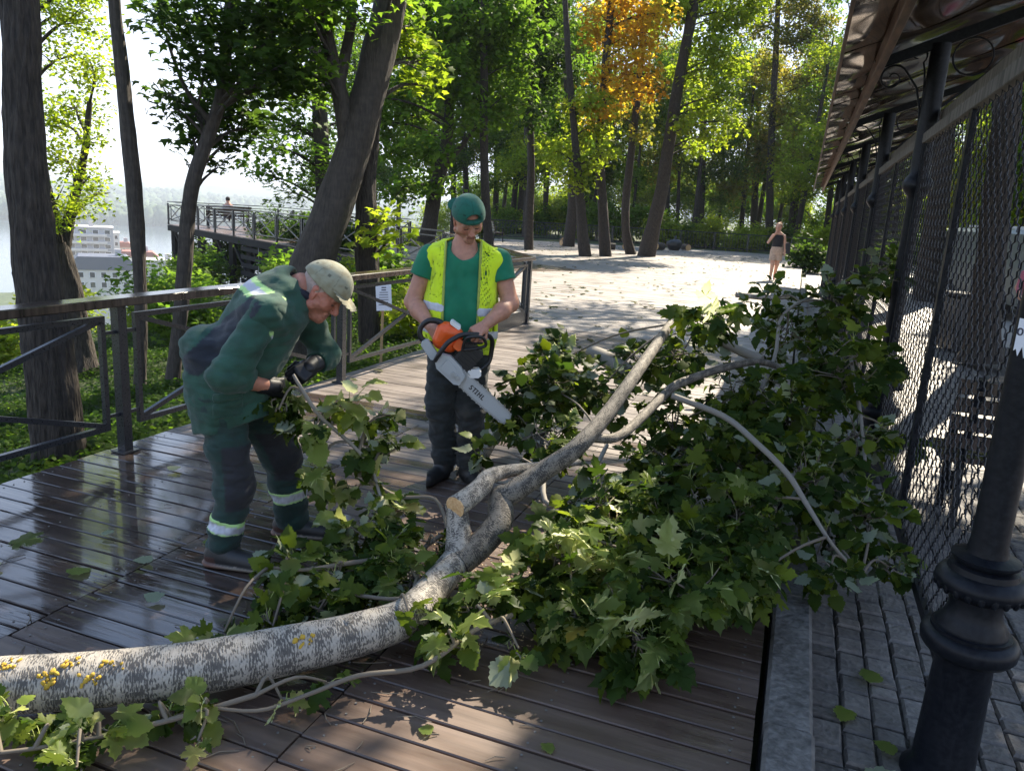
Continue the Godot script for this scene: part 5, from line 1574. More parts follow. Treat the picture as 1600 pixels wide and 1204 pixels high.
func foliage(o: Node3D, blobs: Array, stems: Array, single: int, spread := 1.0) -> void:
	var rng := RandomNumberGenerator.new()
	var cam := V(0, 1.65, 0) - o.position
	var all := []
	var tw := MB.new(); var pt := MB.new()
	for bl in blobs:
		var c := V(bl[0], bl[1], bl[2]) - o.position
		var r: float = bl[3]
		# a twig from the nearest stem, and side twigs through the clump
		var best := c; var bd := 1e9
		for st in stems:
			for q in st:
				if q.distance_to(c) < bd:
					bd = q.distance_to(c); best = q
		var hub := []
		var m := best.lerp(c, 0.5) + V(rng.randf_range(-0.03, 0.03), 0.05, rng.randf_range(-0.03, 0.03))
		if bd > 0.03:
			var s := smooth(PackedVector3Array([best, m, c]), PackedFloat32Array([0.008, 0.006, 0.004]), 4)
			tw.tube(s[0], s[1], 5, false)
		for k in maxi(3, int(bl[4] / 7)):
			var d := V(rng.randfn(), rng.randfn() * 0.7, rng.randfn()).normalized() * r * rng.randf_range(0.6, 1.0)
			var e := c + d
			e.y = maxf(e.y, 0.03 - o.position.y)
			var root := c + d * 0.1 + V(rng.randfn(), rng.randfn(), rng.randfn()) * r * 0.15
			root.y = maxf(root.y, 0.02 - o.position.y)
			var mid := root.lerp(e, 0.5) + V(rng.randfn(), rng.randfn(), rng.randfn()) * r * 0.1
			mid.y = maxf(mid.y, 0.02 - o.position.y)
			var s := smooth(PackedVector3Array([root, mid, e]), PackedFloat32Array([0.0045, 0.0035, 0.0018]), 3)
			tw.tube(s[0], s[1], 4, false)
			hub.append([root, mid, e])
		for k in int(bl[4]):
			var h: Array = hub[rng.randi() % hub.size()]
			var t := sqrt(rng.randf())
			var at: Vector3 = (h[0] as Vector3).lerp(h[1], t * 2.0) if t < 0.5 else (h[1] as Vector3).lerp(h[2], t * 2.0 - 1.0)
			var sz: float = bl[5] * rng.randf_range(0.5, 1.35)
			var out := (at - c).normalized()
			var dir := (V(rng.randfn(), rng.randfn() * 0.5, rng.randfn()).normalized() * 0.9 + out * 0.8 + V(0, -0.35, 0)).normalized()
			var stalk := at + dir * sz * 0.45 * rng.randf_range(0.5, 1.2) + V(0, 0.02, 0)
			var nn := (V(rng.randfn(), rng.randfn(), rng.randfn()) * 0.42 + Vector3.UP + out * 0.35 + (cam - at).normalized() * 0.35)
			nn = (nn - dir * nn.dot(dir)).normalized()
			var pop: bool = bl[6] == 1 or (bl[6] == 2 and rng.randf() < 0.5)
			var sheet := 0
			if pop:
				sheet = 2 if rng.randf() < 0.62 else 1
				if sheet == 1 and rng.randf() < 0.45: nn = -nn
			stalk.y = maxf(stalk.y, 0.015 - o.position.y)
			if (stalk + dir * sz).y < 0.008 - o.position.y:
				dir.y = maxf(dir.y, 0.02); dir = dir.normalized()
				nn = (nn - dir * nn.dot(dir)).normalized()
			var x := Transform3D(Basis(nn.cross(dir) * sz * rng.randf_range(0.8, 1.1), nn * sz * rng.randf_range(0.5, 1.6), dir * sz), stalk)
			pt.tube(PackedVector3Array([at, at.lerp(stalk, 0.5) + V(0, 0.006, 0), stalk]), PackedFloat32Array([0.002, 0.0017, 0.0015]), 3, false)
			all.append([sz / cam.distance_to(stalk) * (0.55 + 0.45 * out.dot((cam - at).normalized())) * (0.6 + 0.4 * rng.randf()), x, sheet])
	all.sort_custom(func(a, b): return a[0] > b[0])
	var xa := [[], [], [], [], [], [], [], [], [], [], [], []]; var ca := [[], [], [], [], [], [], [], [], [], [], [], []]
	for i in all.size():
		var pop: int = all[i][2]
		if i < single:
			var l := obj("leaf", [maples, poplars, rounds][pop][rng.randi() % 4], null, o, all[i][1])
			var k := rng.randi() % 6
			if rng.randf() < 0.02: k = 6
			l.set_surface_override_material(0, M["leaf_%d" % k])
		else:
			var col := Color(0.038, 0.074, 0.014).lerp(Color(0.17, 0.22, 0.024), pow(rng.randf(), 2.6) * 1.2) * rng.randf_range(0.8, 1.15)
			xa[i % 4 + 4 * pop].append(all[i][1]); ca[i % 4 + 4 * pop].append(col)
	for k in 12:
		if xa[k].size():
			var tt: Array[Transform3D] = []
			tt.assign(xa[k])
			many("foliage", maples[k] if k < 4 else poplars[k - 4] if k < 8 else rounds[k - 8], tt, PackedColorArray(ca[k]), null, o)
	obj("twig_spray", tw.mesh(), M.twig, o).set_meta("kind", "stuff")
	obj("leaf_stalks", pt.mesh(), M.petiole, o).set_meta("kind", "stuff")

func make_fallen_tree() -> void:
	leaf_tints()
	var o := thing("fallen_tree", "felled pale barked poplar lying across the boardwalk with its forked leafy crown", "tree", V(-1.2, 0, -2.6))
	var stems := []
	stems.append(stick(o, "trunk", LOG, M.poplar_bark, 26, 0.035))
	stems.append(stick(o, "limb", LIMB_MAIN, M.limb_bark, 18, 0.05))
	stems.append(stick(o, "stump_limb", STUB, M.poplar_bark, 16, 0.05))
	stems.append(stick(o, "limb", LIMB_SIDE, M.limb_bark, 12, 0.07))
	for b in BRANCHES:
		stems.append(stick(o, "branch", b, M.twig_gray, 9, 0.08))
	var lp: PackedVector3Array = stems[0]
	var ce := MB.new()
	ce.lathe(PackedVector2Array([Vector2(0.086, -0.004), Vector2(0.084, 0.003), Vector2(0.06, 0.005), Vector2(0, 0.006)]), 24, Transform3D(Basis(Quaternion(Vector3.UP, (lp[0] - lp[1]).normalized())), lp[0]))
	obj("cut_face", ce.mesh(), M.cut_wood, o)
	# knots and a collar in the fork
	var kb := MB.new()
	kb.blob(V(-1.16, 0.235, -2.83) - o.position, V(0.05, 0.05, 0.06), 8, 12, 0.3)
	kb.blob(V(-1.32, 0.185, -2.13) - o.position, V(0.03, 0.02, 0.03), 6, 10, 0.4, 2.0)
	obj("knot", kb.mesh(), M.poplar_bark, o)
	# yellow lichen crusts on the near end of the trunk
	var rl := RandomNumberGenerator.new()
	var log_p: PackedVector3Array = stems[0]
	for q in [[3, 0.5, 16], [4, 0.1, 12], [5, 0.75, 20], [6, 0.2, 12], [8, 0.85, 20], [9, 0.3, 9], [10, 1.0, 14], [11, 0.55, 8], [21, 0.75, 10]]:
		var lb := MB.new()
		var i: int = q[0]
		var d := (log_p[i + 1] - log_p[i]).normalized()
		var r: float = lerpf(LOG[int(i / 5) * 4 + 3], LOG[int(i / 5) * 4 + 7], (i % 5) / 5.0)
		for k in int(q[2]):
			# angle from the top of the log towards the camera's side
			var a: float = q[1] + rl.randfn() * 0.16
			var side_v := d.cross(Vector3.UP).normalized()
			var n := Vector3.UP * cos(a) + side_v * sin(a)
			var s := rl.randf_range(0.003, 0.009)
			var c := log_p[i] + d * rl.randfn() * 0.018 + n * (r + 0.001)
			var x := Transform3D(Basis(Quaternion(Vector3.UP, n)), c)
			var one := MB.new()
			one.blob(Vector3.ZERO, V(s, 0.005, s * rl.randf_range(0.8, 1.6)), 4, 7, 0.5, k)
			lb.join(one, x)
		obj("lichen", lb.mesh(), M.lichen, o)
	foliage(o, PILE, stems.slice(1), 150)
	# the sawn limb beside the fork: a piece of its own
	o = thing("sawn_limb", "short pale sawn limb with a fresh orange cut face beside the fork", "branch", V(CUT_PIECE[0], CUT_PIECE[1], CUT_PIECE[2]))
	var line := stick(o, "limb", CUT_PIECE, M.poplar_bark, 16, 0.05)
	var d := (line[0] - line[1]).normalized()
	var cf := MB.new()
	var r: float = CUT_PIECE[3]
	cf.lathe(PackedVector2Array([Vector2(r * 0.98, -0.004), Vector2(r * 0.96, 0.002), Vector2(r * 0.72, 0.003), Vector2(r * 0.7, 0.005), Vector2(r * 0.45, 0.005), Vector2(r * 0.43, 0.007), Vector2(0.0, 0.007)]), 24, Transform3D(Basis(Quaternion(Vector3.UP, d)), line[0]))
	obj("cut_face", cf.mesh(), M.cut_wood, o)
	for q in [[SMALL_LIMB1, "mossy pale limb leaning by the right boot of the man with the chainsaw"], [SMALL_LIMB2, "short pale limb end among leaves under the chainsaw tip"], [SMALL_LIMB3, "thin gray stick lying beside the boots of the man with the chainsaw"], [DARKLIMB, "dark broken limb end behind the main fallen limb"], [FARBRANCH, "thin brown branch sticking out level over the bright square"]]:
		o = thing("cut_limb", q[1], "branch", V(q[0][0], q[0][1], q[0][2]))
		stick(o, "limb", q[0], M.poplar_bark if q[0][3] > 0.025 and q[0] != DARKLIMB else M.twig_gray, 12, 0.06)
	o = thing("cut_branch", "heap of leafy twigs at the feet of the bending man in green", "branch", V(-1.6, 0, -2.6))
	stems = []
	for i in LEFT_LINES.size():
		stems.append(stick(o, "branch", LEFT_LINES[i], M.twig if i < 4 else M.bark, 9, 0.06))
	foliage(o, LEFT_PILE, stems, 70)
	o = thing("cut_branch", "low leafy branch lying under the near end of the felled trunk", "branch", V(-1.7, 0, -1.5))
	stems = []
	for l in LOW_LINES:
		stems.append(stick(o, "branch", l, M.twig, 8, 0.06))
	foliage(o, LOW_PILE, stems, 40)
	o = thing("cut_branch", "leafy branch held in the gloved hands of the bending man", "branch", V(-2.0, 0.6, -2.8))
	stems = [stick(o, "branch", HELD_LINE, M.twig_gray, 8, 0.06)]
	foliage(o, HELD_PILE, stems, 40)

# ---- people ----
const SKIN := Color(0.42, 0.2, 0.13)

func head_into(mb: MB, x: Transform3D, style: int) -> void:
	# face along +z, crown along +y; style 0 stubbled and short haired, 1 gray haired and ruddy, 2 a woman
	var f := Field.new(V(-0.115, -0.175, -0.125), V(0.115, 0.14, 0.135), 0.0038)
	f.ball(V(0, 0.035, -0.012), 0.094, 0.02, Vector3.RIGHT, 1.2)
	f.cap(V(0, 0.0, 0.028), V(0, -0.078, 0.04), 0.068, 0.04, 0.03, Vector3.RIGHT, 1.06)
	for s in [-1.0, 1.0]:
		f.ball(V(s * 0.04, -0.02, 0.05), 0.03, 0.02)
		f.ball(V(s * 0.052, -0.055, 0.005), 0.03, 0.025)
	f.cap(V(-0.036, 0.024, 0.074), V(0.036, 0.024, 0.074), 0.012, 0.012, 0.014)
	for s in [-1.0, 1.0]:
		f.ball(V(s * 0.031, 0.005, 0.092), 0.015, 0.012, Vector3.UP, 1.3, true)
		f.ball(V(s * 0.031, 0.004, 0.0725), 0.0125, 0.004)
	f.cap(V(0, 0.018, 0.084), V(0, -0.026, 0.108), 0.009, 0.0135, 0.01)
	for s in [-1.0, 1.0]:
		f.ball(V(s * 0.012, -0.03, 0.097), 0.0095, 0.006)
	f.cap(V(-0.019, -0.053, 0.08), V(0.019, -0.053, 0.08), 0.008, 0.008, 0.008)
	f.cap(V(-0.016, -0.065, 0.08), V(0.016, -0.065, 0.08), 0.009, 0.009, 0.008)
	f.cap(V(-0.025, -0.0585, 0.092), V(0.025, -0.0585, 0.092), 0.003, 0.003, 0.003, Vector3.ZERO, 1.0, true)
	f.ball(V(0, -0.09, 0.066), 0.023, 0.02)
	for s in [-1.0, 1.0]:
		f.cap(V(s * 0.079, 0.018, -0.008), V(s * 0.076, -0.026, -0.002), 0.017, 0.012, 0.006, Vector3.RIGHT, 2.2)
		f.ball(V(s * 0.088, 0.006, 0.004), 0.009, 0.005, Vector3.ZERO, 1.0, true)
		# furrow from nose to mouth
		f.cap(V(s * 0.021, -0.03, 0.094), V(s * 0.034, -0.062, 0.078), 0.0035, 0.003, 0.005, Vector3.ZERO, 1.0, true)
	f.cap(V(0, -0.05, -0.02), V(0, -0.165, -0.035), 0.056, 0.06, 0.03)
	f.wrinkle(noise(60 + style, 1.0, 2), 0.0025, V(40, 40, 40))
	var nz := noise(64, 1.0, 2)
	var base := SKIN
	if style == 1: base = Color(0.4, 0.155, 0.1)
	if style == 2: base = Color(0.5, 0.27, 0.19)
	var paint := func(p: Vector3, _n: Vector3) -> Color:
		var c := base * (1.0 + 0.18 * nz.get_noise_3d(p.x * 60.0, p.y * 60.0, p.z * 60.0))
		var red := clampf(1.0 - p.distance_to(V(0, -0.025, 0.105)) / 0.035, 0, 1) * 0.5
		red = maxf(red, clampf(1.0 - Vector2(absf(p.x) - 0.042, p.y + 0.02).length() / 0.035, 0, 1) * 0.4 if p.z > 0.03 else 0.0)
		if absf(p.x) > 0.074: red = 0.35
		c = c.lerp(Color(0.45, 0.14, 0.1), red)
		if p.z > 0.075 and absf(p.y + 0.0585) < 0.01 and absf(p.x) < 0.024: c = c.lerp(Color(0.32, 0.1, 0.085), 0.55)
		if p.z > 0.07 and absf(p.y + 0.0585) < 0.003 and absf(p.x) < 0.026: c = Color(0.1, 0.04, 0.035)
		if p.z > 0.06 and absf(p.y - 0.0) < 0.003 and absf(absf(p.x) - 0.031) < 0.012: c = Color(0.06, 0.03, 0.025)
		if p.z > 0.06 and absf(p.y - 0.03 + absf(absf(p.x) - 0.03) * 0.2) < 0.005 and absf(absf(p.x) - 0.032) < 0.018: c = c.lerp(Color(0.16, 0.1, 0.07), 0.6)
		if style < 2 and p.y < -0.035 and p.z > 0.0: c = c.lerp(Color(0.25, 0.15, 0.12), 0.15)
		var hair := p.y > 0.005 and p.z < 0.045 - (0.05 - p.y) * 0.9 and p.y > -0.06 - p.z * 0.3
		if p.z < -0.02 and p.y > -0.075: hair = true
		if hair and absf(p.x) < 0.083:
			if style == 0: c = c.lerp(Color(0.12, 0.09, 0.07), 0.45)
			elif style == 1: c = c.lerp(Color(0.36, 0.31, 0.27), 0.8)
		return c
	var m := MB.new()
	f.into(m, paint)
	mb.join(m, x)

func hand_into(mb: MB, x: Transform3D, mir: float, curl: Array, col: Color, fat := 1.0) -> void:
	# wrist at the origin, palm along +y, palm side -z, thumb on -x (mir turns it round)
	var f := Field.new(V(-0.085, -0.06, -0.1), V(0.085, 0.2, 0.05), 0.004)
	f.cap(V(0, -0.04, 0), V(0, 0.01, 0), 0.029 * fat, 0.028 * fat, 0.01, V(0, 0, 1), 1.3)
	for i in 4:
		var kx := (-0.03 + i * 0.0205) * mir
		f.cap(V(kx * 0.55, 0.012, 0), V(kx, 0.082 - absf(i - 1.2) * 0.004, 0.001), 0.017 * fat, 0.0125 * fat, 0.012)
	f.cap(V(-0.03 * mir, 0.02, -0.008), V(0.025 * mir, 0.03, -0.01), 0.015 * fat, 0.014 * fat, 0.012)
	for i in 4:
		var kx := (-0.032 + i * 0.0215) * mir
		var k: float = [0.93, 1.0, 0.96, 0.8][i]
		var p := V(kx, 0.084 - absf(i - 1.2) * 0.004, 0.0)
		var a := 0.0
		var sp := (i - 1.5) * 0.05 * mir
		for s in 3:
			a += curl[s] * (1.0 + 0.06 * (i - 1))
			var l: float = [0.044, 0.027, 0.021][s] * k
			var q := p + V(sin(sp) * cos(a), cos(sp) * cos(a), -sin(a)) * l
			f.cap(p, q, [0.0098, 0.0092, 0.0085][s] * fat, [0.0092, 0.0085, 0.0074][s] * fat, 0.003)
			p = q
	var t := V(-0.028 * mir, 0.018, -0.01)
	for q in [V(-0.05 * mir, 0.042, -0.026), V(-0.047 * mir, 0.068, -0.048), V(-0.026 * mir, 0.082, -0.058)]:
		f.cap(t, q, 0.0125 * fat, 0.0105 * fat, 0.005)
		t = q
	var nz := noise(66, 1.0, 2)
	var paint := func(p: Vector3, _n: Vector3) -> Color:
		return col * (1.0 + 0.2 * nz.get_noise_3d(p.x * 90.0, p.y * 90.0, p.z * 90.0))
	var m := MB.new()
	f.into(m, paint)
	mb.join(m, x)

func creases(sd: int) -> FastNoiseLite:
	var n := noise(sd, 1.0, 2)
	n.fractal_type = FastNoiseLite.FRACTAL_RIDGED
	return n

func frame(at: Vector3, up: Vector3, fwd: Vector3) -> Transform3D:
	# y along up, z towards fwd
	var y := up.normalized()
	var xx := y.cross(fwd).normalized()
	return Transform3D(Basis(xx, y, xx.cross(y)), at)

func flat_col(c: Color, amt := 0.15, sd := 70, sc := 14.0):
	var nz := noise(sd, 1.0, 3)
	return func(p: Vector3, _n: Vector3) -> Color:
		return c * (1.0 + amt * 2.0 * nz.get_noise_3d(p.x * sc, p.y * sc, p.z * sc))

func part_of(o: Node3D, called: String, fields: Array, paint, mt: String, label := "") -> MeshInstance3D:
	var b := MB.new()
	for f in fields:
		f.into(b, paint)
	var m := obj(called, b.mesh(), M[mt], o)
	if label: m.set_meta("label", label)
	return m

func cap_into(b: MB, x: Transform3D, col: Color, back_to_front: bool, dirt: Color) -> void:
	var f := Field.new(V(-0.12, -0.03, -0.2), V(0.12, 0.16, 0.2), 0.0045)
	f.ball(V(0, 0.04, -0.012), 0.108, 0.02, Vector3.RIGHT, 1.16)
	f.ball(V(0, 0.062, 0.02), 0.09, 0.03, Vector3.RIGHT, 1.12)
	f.keep(V(0, -1, 0.10 if back_to_front else -0.08), -0.035)
	f.ball(V(0, 0.035, -0.012), 0.098, 0.004, Vector3.RIGHT, 1.19, true)
	if back_to_front:
		# worn backwards: the gap and strap sit over the brow
		var gap := Field.new(f.lo, V(0.12, 0.16, 0.2), 0.0045)
		gap.ball(V(0.004, 0.064, 0.1), 0.044, 0.003)
		gap.keep(V(0, -1, 0), -0.066)
		f.minus(gap)
		f.cap(V(-0.05, 0.032, -0.1), V(0.05, 0.032, -0.1), 0.05, 0.05, 0.003, V(0, 1, 0.3).normalized(), 9.0)
	else:
		var g := Field.new(f.lo, V(0.12, 0.16, 0.2), 0.0045)
		g.cap(V(-0.028, 0.052, 0.1), V(0.028, 0.052, 0.1), 0.07, 0.07, 0.003, V(0, 1, 0.22).normalized(), 16.0)
		g.keep(V(0, 0, -1), -0.055)
		for i in f.f.size():
			f.f[i] = minf(f.f[i], g.f[i])
	var nz := noise(67, 1.0, 3)
	var paint := func(p: Vector3, _n: Vector3) -> Color:
		var c := col.lerp(dirt, clampf(0.25 + nz.get_noise_3d(p.x * 22.0, p.y * 22.0, p.z * 22.0) * 1.1 + (0.35 if p.y < 0.07 else 0.0), 0, 0.8))
		var a := atan2(p.x, p.z)
		if p.y > 0.06 and absf(fposmod(a + PI / 6.0, PI / 3.0) - PI / 6.0) < 0.022: c = c * 0.72
		if p.y > 0.095 and p.y < 0.105 and absf(fposmod(a, PI / 3.0) - PI / 6.0) < 0.09: c = c * 0.4
		return c
	var m := MB.new()
	f.into(m, paint)
	m.blob(V(0, 0.149, -0.004), V(0.009, 0.005, 0.009), 5, 8)
	b.join(m, x)

func make_people() -> void:
	make_standing_man()
	make_chainsaw()
	make_bending_man()
	make_far_people()

const S_AT := Vector3(-1.80, 0, -4.15)
const S_TURN := 0.41

func make_standing_man() -> void:
	var o := thing("person", "person in green cap, green shirt and yellow vest standing with the chainsaw, looking down", "person", S_AT, S_TURN)
	var cx := -0.04
	var shl := V(-0.235, 1.345, -0.02); var ell := V(-0.325, 1.08, 0.0); var wrl := V(-0.205, 0.965, 0.19)
	var shr := V(0.165, 1.345, -0.02); var elr := V(0.245, 1.105, 0.04); var wrr := V(0.098, 1.0, 0.245)
	var handl := V(-0.165, 0.93, 0.24); var handr := V(0.02, 0.965, 0.31)
	# the body
	var b := MB.new()
	var f := Field.new(V(-0.44, 0.0, -0.2), V(0.36, 1.5, 0.34), 0.011)
	f.cap(V(cx, 1.28, -0.02), V(cx, 1.0, 0.0), 0.165, 0.15, 0.05, V(0, 0, 1), 1.5)
	f.cap(V(cx, 0.95, 0.0), V(cx, 0.86, 0.0), 0.15, 0.15, 0.05, V(0, 0, 1), 1.4)
	f.cap(V(cx, 1.45, 0.0), V(cx, 1.34, -0.02), 0.058, 0.075, 0.05)
	for q in [[shl, ell, wrl], [shr, elr, wrr]]:
		f.cap(q[0], q[1], 0.058, 0.05, 0.03)
		f.cap(q[1], (q[1] as Vector3).lerp(q[2], 0.35), 0.049, 0.05, 0.02)
		f.cap((q[1] as Vector3).lerp(q[2], 0.35), q[2], 0.05, 0.031, 0.02)
	for s in [-1.0, 1.0]:
		f.cap(V(cx + s * 0.09, 0.85, 0), V(cx + s * 0.093, 0.46, 0.02), 0.08, 0.055, 0.03)
		f.cap(V(cx + s * 0.093, 0.46, 0.02), V(cx + s * 0.07, 0.1, 0.0), 0.05, 0.038, 0.02)
	f.into(b, flat_col(SKIN, 0.12, 71, 30.0))
	var hx := frame(V(cx + 0.016, 1.57, 0.07), V(0.05, 1.0, 0.75), V(0.36, -0.85, 1.0))
	head_into(b, hx, 0)
	# hands closed on the saw's handles
	hand_into(b, frame(wrl, handl - wrl, V(-0.3, 0.55, -0.5) * -1.0 + V(-0.9, 0.5, 0.2)), 1.0, [1.0, 1.35, 0.9], SKIN)
	hand_into(b, frame(wrr, handr - wrr + V(0, -0.02, 0), V(0.35, 0.75, 0.35)), 1.0, [1.05, 1.3, 0.9], SKIN)
	obj("body", b.mesh(), M.skin, o)
	# shirt
	var cloth_n := noise(72, 1.0, 3)
	f = Field.new(V(-0.32, 0.9, -0.2), V(0.26, 1.46, 0.22), 0.009)
	var tor := func(t: Field, e: float) -> void:
		t.cap(V(cx, 1.27, -0.02), V(cx, 1.08, 0.0), 0.196 + e, 0.194 + e, 0.04, V(0, 0, 1), 1.38)
		t.cap(V(cx, 1.06, 0.01), V(cx, 0.92, 0.015), 0.195 + e, 0.198 + e, 0.05, V(0, 0, 1), 1.32)
		t.cap(V(cx - 0.05, 1.375, -0.03), shl + V(0.02, -0.005, 0), 0.055 + e, 0.068 + e, 0.04)
		t.cap(V(cx + 0.05, 1.375, -0.03), shr + V(-0.02, -0.005, 0), 0.055 + e, 0.068 + e, 0.04)
	tor.call(f, 0.0)
	f.ball(V(cx + 0.005, 1.43, 0.075), 0.082, 0.01, Vector3.ZERO, 1.0, true)
	f.cap(V(cx, 1.5, 0.0), V(cx, 1.36, -0.015), 0.068, 0.068, 0.01, Vector3.ZERO, 1.0, true)
	f.wrinkle(cloth_n, 0.009, V(9, 5, 9))
	f.wrinkle(creases(172), 0.007, V(5, 4, 5))
	var fs := [f]
	for q in [[shl, ell], [shr, elr]]:
		var g := Field.new(Vector3(minf(q[0].x, q[1].x) - 0.12, 1.1, -0.16), Vector3(maxf(q[0].x, q[1].x) + 0.12, 1.44, 0.16), 0.009)
		var d: Vector3 = (q[1] - q[0]).normalized()
		g.cap(q[0] + V(0, 0.0, 0), q[1], 0.074, 0.08, 0.02)
		g.keep(d, d.dot(q[0]) + 0.125)
		g.cap(q[0] + d * 0.1, q[1], 0.056, 0.06, 0.01, Vector3.ZERO, 1.0, true)
		g.wrinkle(cloth_n, 0.008, V(7, 9, 7))
		fs.append(g)
	part_of(o, "shirt", fs, flat_col(Color(0.004, 0.145, 0.07), 0.12, 73, 8.0), "cloth")
	# vest
	f = Field.new(V(-0.34, 0.72, -0.24), V(0.28, 1.48, 0.26), 0.009)
	tor.call(f, 0.014)
	f.cap(V(cx, 0.95, 0.01), V(cx - 0.005, 0.78, 0.01), 0.2, 0.2, 0.05, V(0, 0, 1), 1.28)
	f.wrinkle(cloth_n, 0.014, V(10, 4, 10))
	f.keep(V(0, -1, 0.05), -0.795)
	f.carve_box(V(cx - 0.1, 0.6, 0.0), V(cx + 0.092, 1.6, 0.6))
	f.cap(V(cx, 1.6, 0.02), V(cx, 1.36, 0.01), 0.085, 0.085, 0.01, Vector3.ZERO, 1.0, true)
	# arm holes
	f.cap(shl + V(-0.055, 0.1, 0.0), shl + V(-0.085, -0.12, 0.02), 0.062, 0.075, 0.01, Vector3.ZERO, 1.0, true)
	f.cap(shr + V(0.055, 0.1, 0.0), shr + V(0.085, -0.12, 0.02), 0.062, 0.075, 0.01, Vector3.ZERO, 1.0, true)
	var whole := Field.new(f.lo, V(0.28, 1.48, 0.26), 0.009)
	whole.grow(f, 0.0)
	# hollow: the shirt and trousers show inside
	var inner := Field.new(f.lo, V(0.28, 1.48, 0.26), 0.009)
	tor.call(inner, 0.0)
	inner.cap(V(cx, 0.95, 0.01), V(cx - 0.005, 0.78, 0.01), 0.186, 0.186, 0.05, V(0, 0, 1), 1.28)
	f.minus(inner, 0.0)
	var dirt := noise(74, 1.0, 4)
	var pv := func(p: Vector3, _n: Vector3) -> Color:
		var c := Color(0.6, 0.78, 0.015)
		var d := clampf((dirt.get_noise_3d(p.x * 16.0, p.y * 11.0, p.z * 16.0) - 0.24) * 0.8, 0.0, 0.12)
		return c.lerp(Color(0.13, 0.15, 0.03), d)
	var vest := part_of(o, "vest", [f], pv, "cloth")
	for s in [-1.0, 1.0]:
		var g := Field.new(f.lo, V(0.28, 1.48, 0.26), 0.009)
		g.grow(whole, 0.003)
		var ex := cx + (0.092 if s > 0 else -0.1)
		g.keep(V(s, 0, 0), s * ex + 0.013); g.keep(V(-s, 0, 0), -s * ex + 0.004); g.keep(V(0, 0, -1), -0.02)
		part_of(vest, "edge_binding", [g], flat_col(Color(0.3, 0.36, 0.06), 0.1, 79, 20.0), "cloth")
	for y in [0.925, 1.06]:
		var g := Field.new(f.lo, V(0.28, 1.48, 0.26), 0.009)
		g.grow(whole, 0.003)
		g.keep(V(0.06, 1, 0), y + 0.026); g.keep(V(-0.06, -1, 0), -(y - 0.026))
		part_of(vest, "reflective_band", [g], flat_col(Color(0.5, 0.52, 0.56), 0.1, 75, 20.0), "cloth_shiny")
	# trousers
	f = Field.new(V(-0.3, 0.05, -0.2), V(0.24, 1.06, 0.22), 0.01)
	f.cap(V(cx, 1.03, 0.005), V(cx, 0.84, 0.0), 0.186, 0.178, 0.04, V(0, 0, 1), 1.28)
	var legs := [[V(cx - 0.085, 0.8, 0.0), V(cx - 0.1, 0.48, 0.035), V(cx - 0.062, 0.11, 0.01)], [V(cx + 0.085, 0.8, 0.0), V(cx + 0.088, 0.47, 0.045), V(cx + 0.09, 0.09, 0.06)]]
	for q in legs:
		f.cap(q[0], q[1], 0.108, 0.092, 0.04)
		f.cap(q[1], q[2], 0.092, 0.07, 0.04)
	f.keep(V(0, 1, 0), 1.035)
	f.keep(V(0, -1, 0), -0.09)
	f.wrinkle(noise(76, 1.0, 3), 0.014, V(7, 12, 7))
	f.wrinkle(creases(176), 0.01, V(4, 8, 4))
	var pt := func(p: Vector3, _n: Vector3) -> Color:
		var c := Color(0.018, 0.022, 0.022) if p.y < 0.985 else Color(0.008, 0.009, 0.011)
		var d := cloth_n.get_noise_3d(p.x * 9.0, p.y * 7.0, p.z * 9.0)
		if p.y < 0.6 and p.x > cx: c = c.lerp(Color(0.045, 0.04, 0.032), clampf(0.3 + d, 0, 0.7))
		return c * (1.0 + 0.4 * d)
	part_of(o, "trousers", [f], pt, "cloth")
	for q in legs:
		f = Field.new(Vector3(q[2].x - 0.1, -0.01, -0.12), Vector3(q[2].x + 0.1, 0.22, 0.28), 0.008)
		var d := V(-0.012 if q[2].x < cx else 0.01, 0, 0.0)
		f.cap(q[2] + V(0, 0.1, 0), q[2] * V(1, 0, 1) + V(0, 0.065, 0), 0.062, 0.06, 0.03)
		f.cap(q[2] * V(1, 0, 1) + V(0, 0.045, -0.03), q[2] * V(1, 0, 1) + d * 8.0 + V(0, 0.042, 0.165), 0.052, 0.05, 0.03, V(0, 1, 0), 1.1)
		f.keep(V(0, -1, 0), -0.002)
		var ps := func(p: Vector3, _n: Vector3) -> Color:
			return Color(0.012, 0.011, 0.011) if p.y < 0.022 else Color(0.022, 0.021, 0.02) * (1.0 + 0.5 * cloth_n.get_noise_3d(p.x * 30.0, p.y * 30.0, p.z * 30.0))
		part_of(o, "boot", [f], ps, "leather")
	b = MB.new()
	cap_into(b, hx, Color(0.004, 0.1, 0.065), true, Color(0.004, 0.08, 0.05))
	obj("cap", b.mesh(), M.cloth, o)

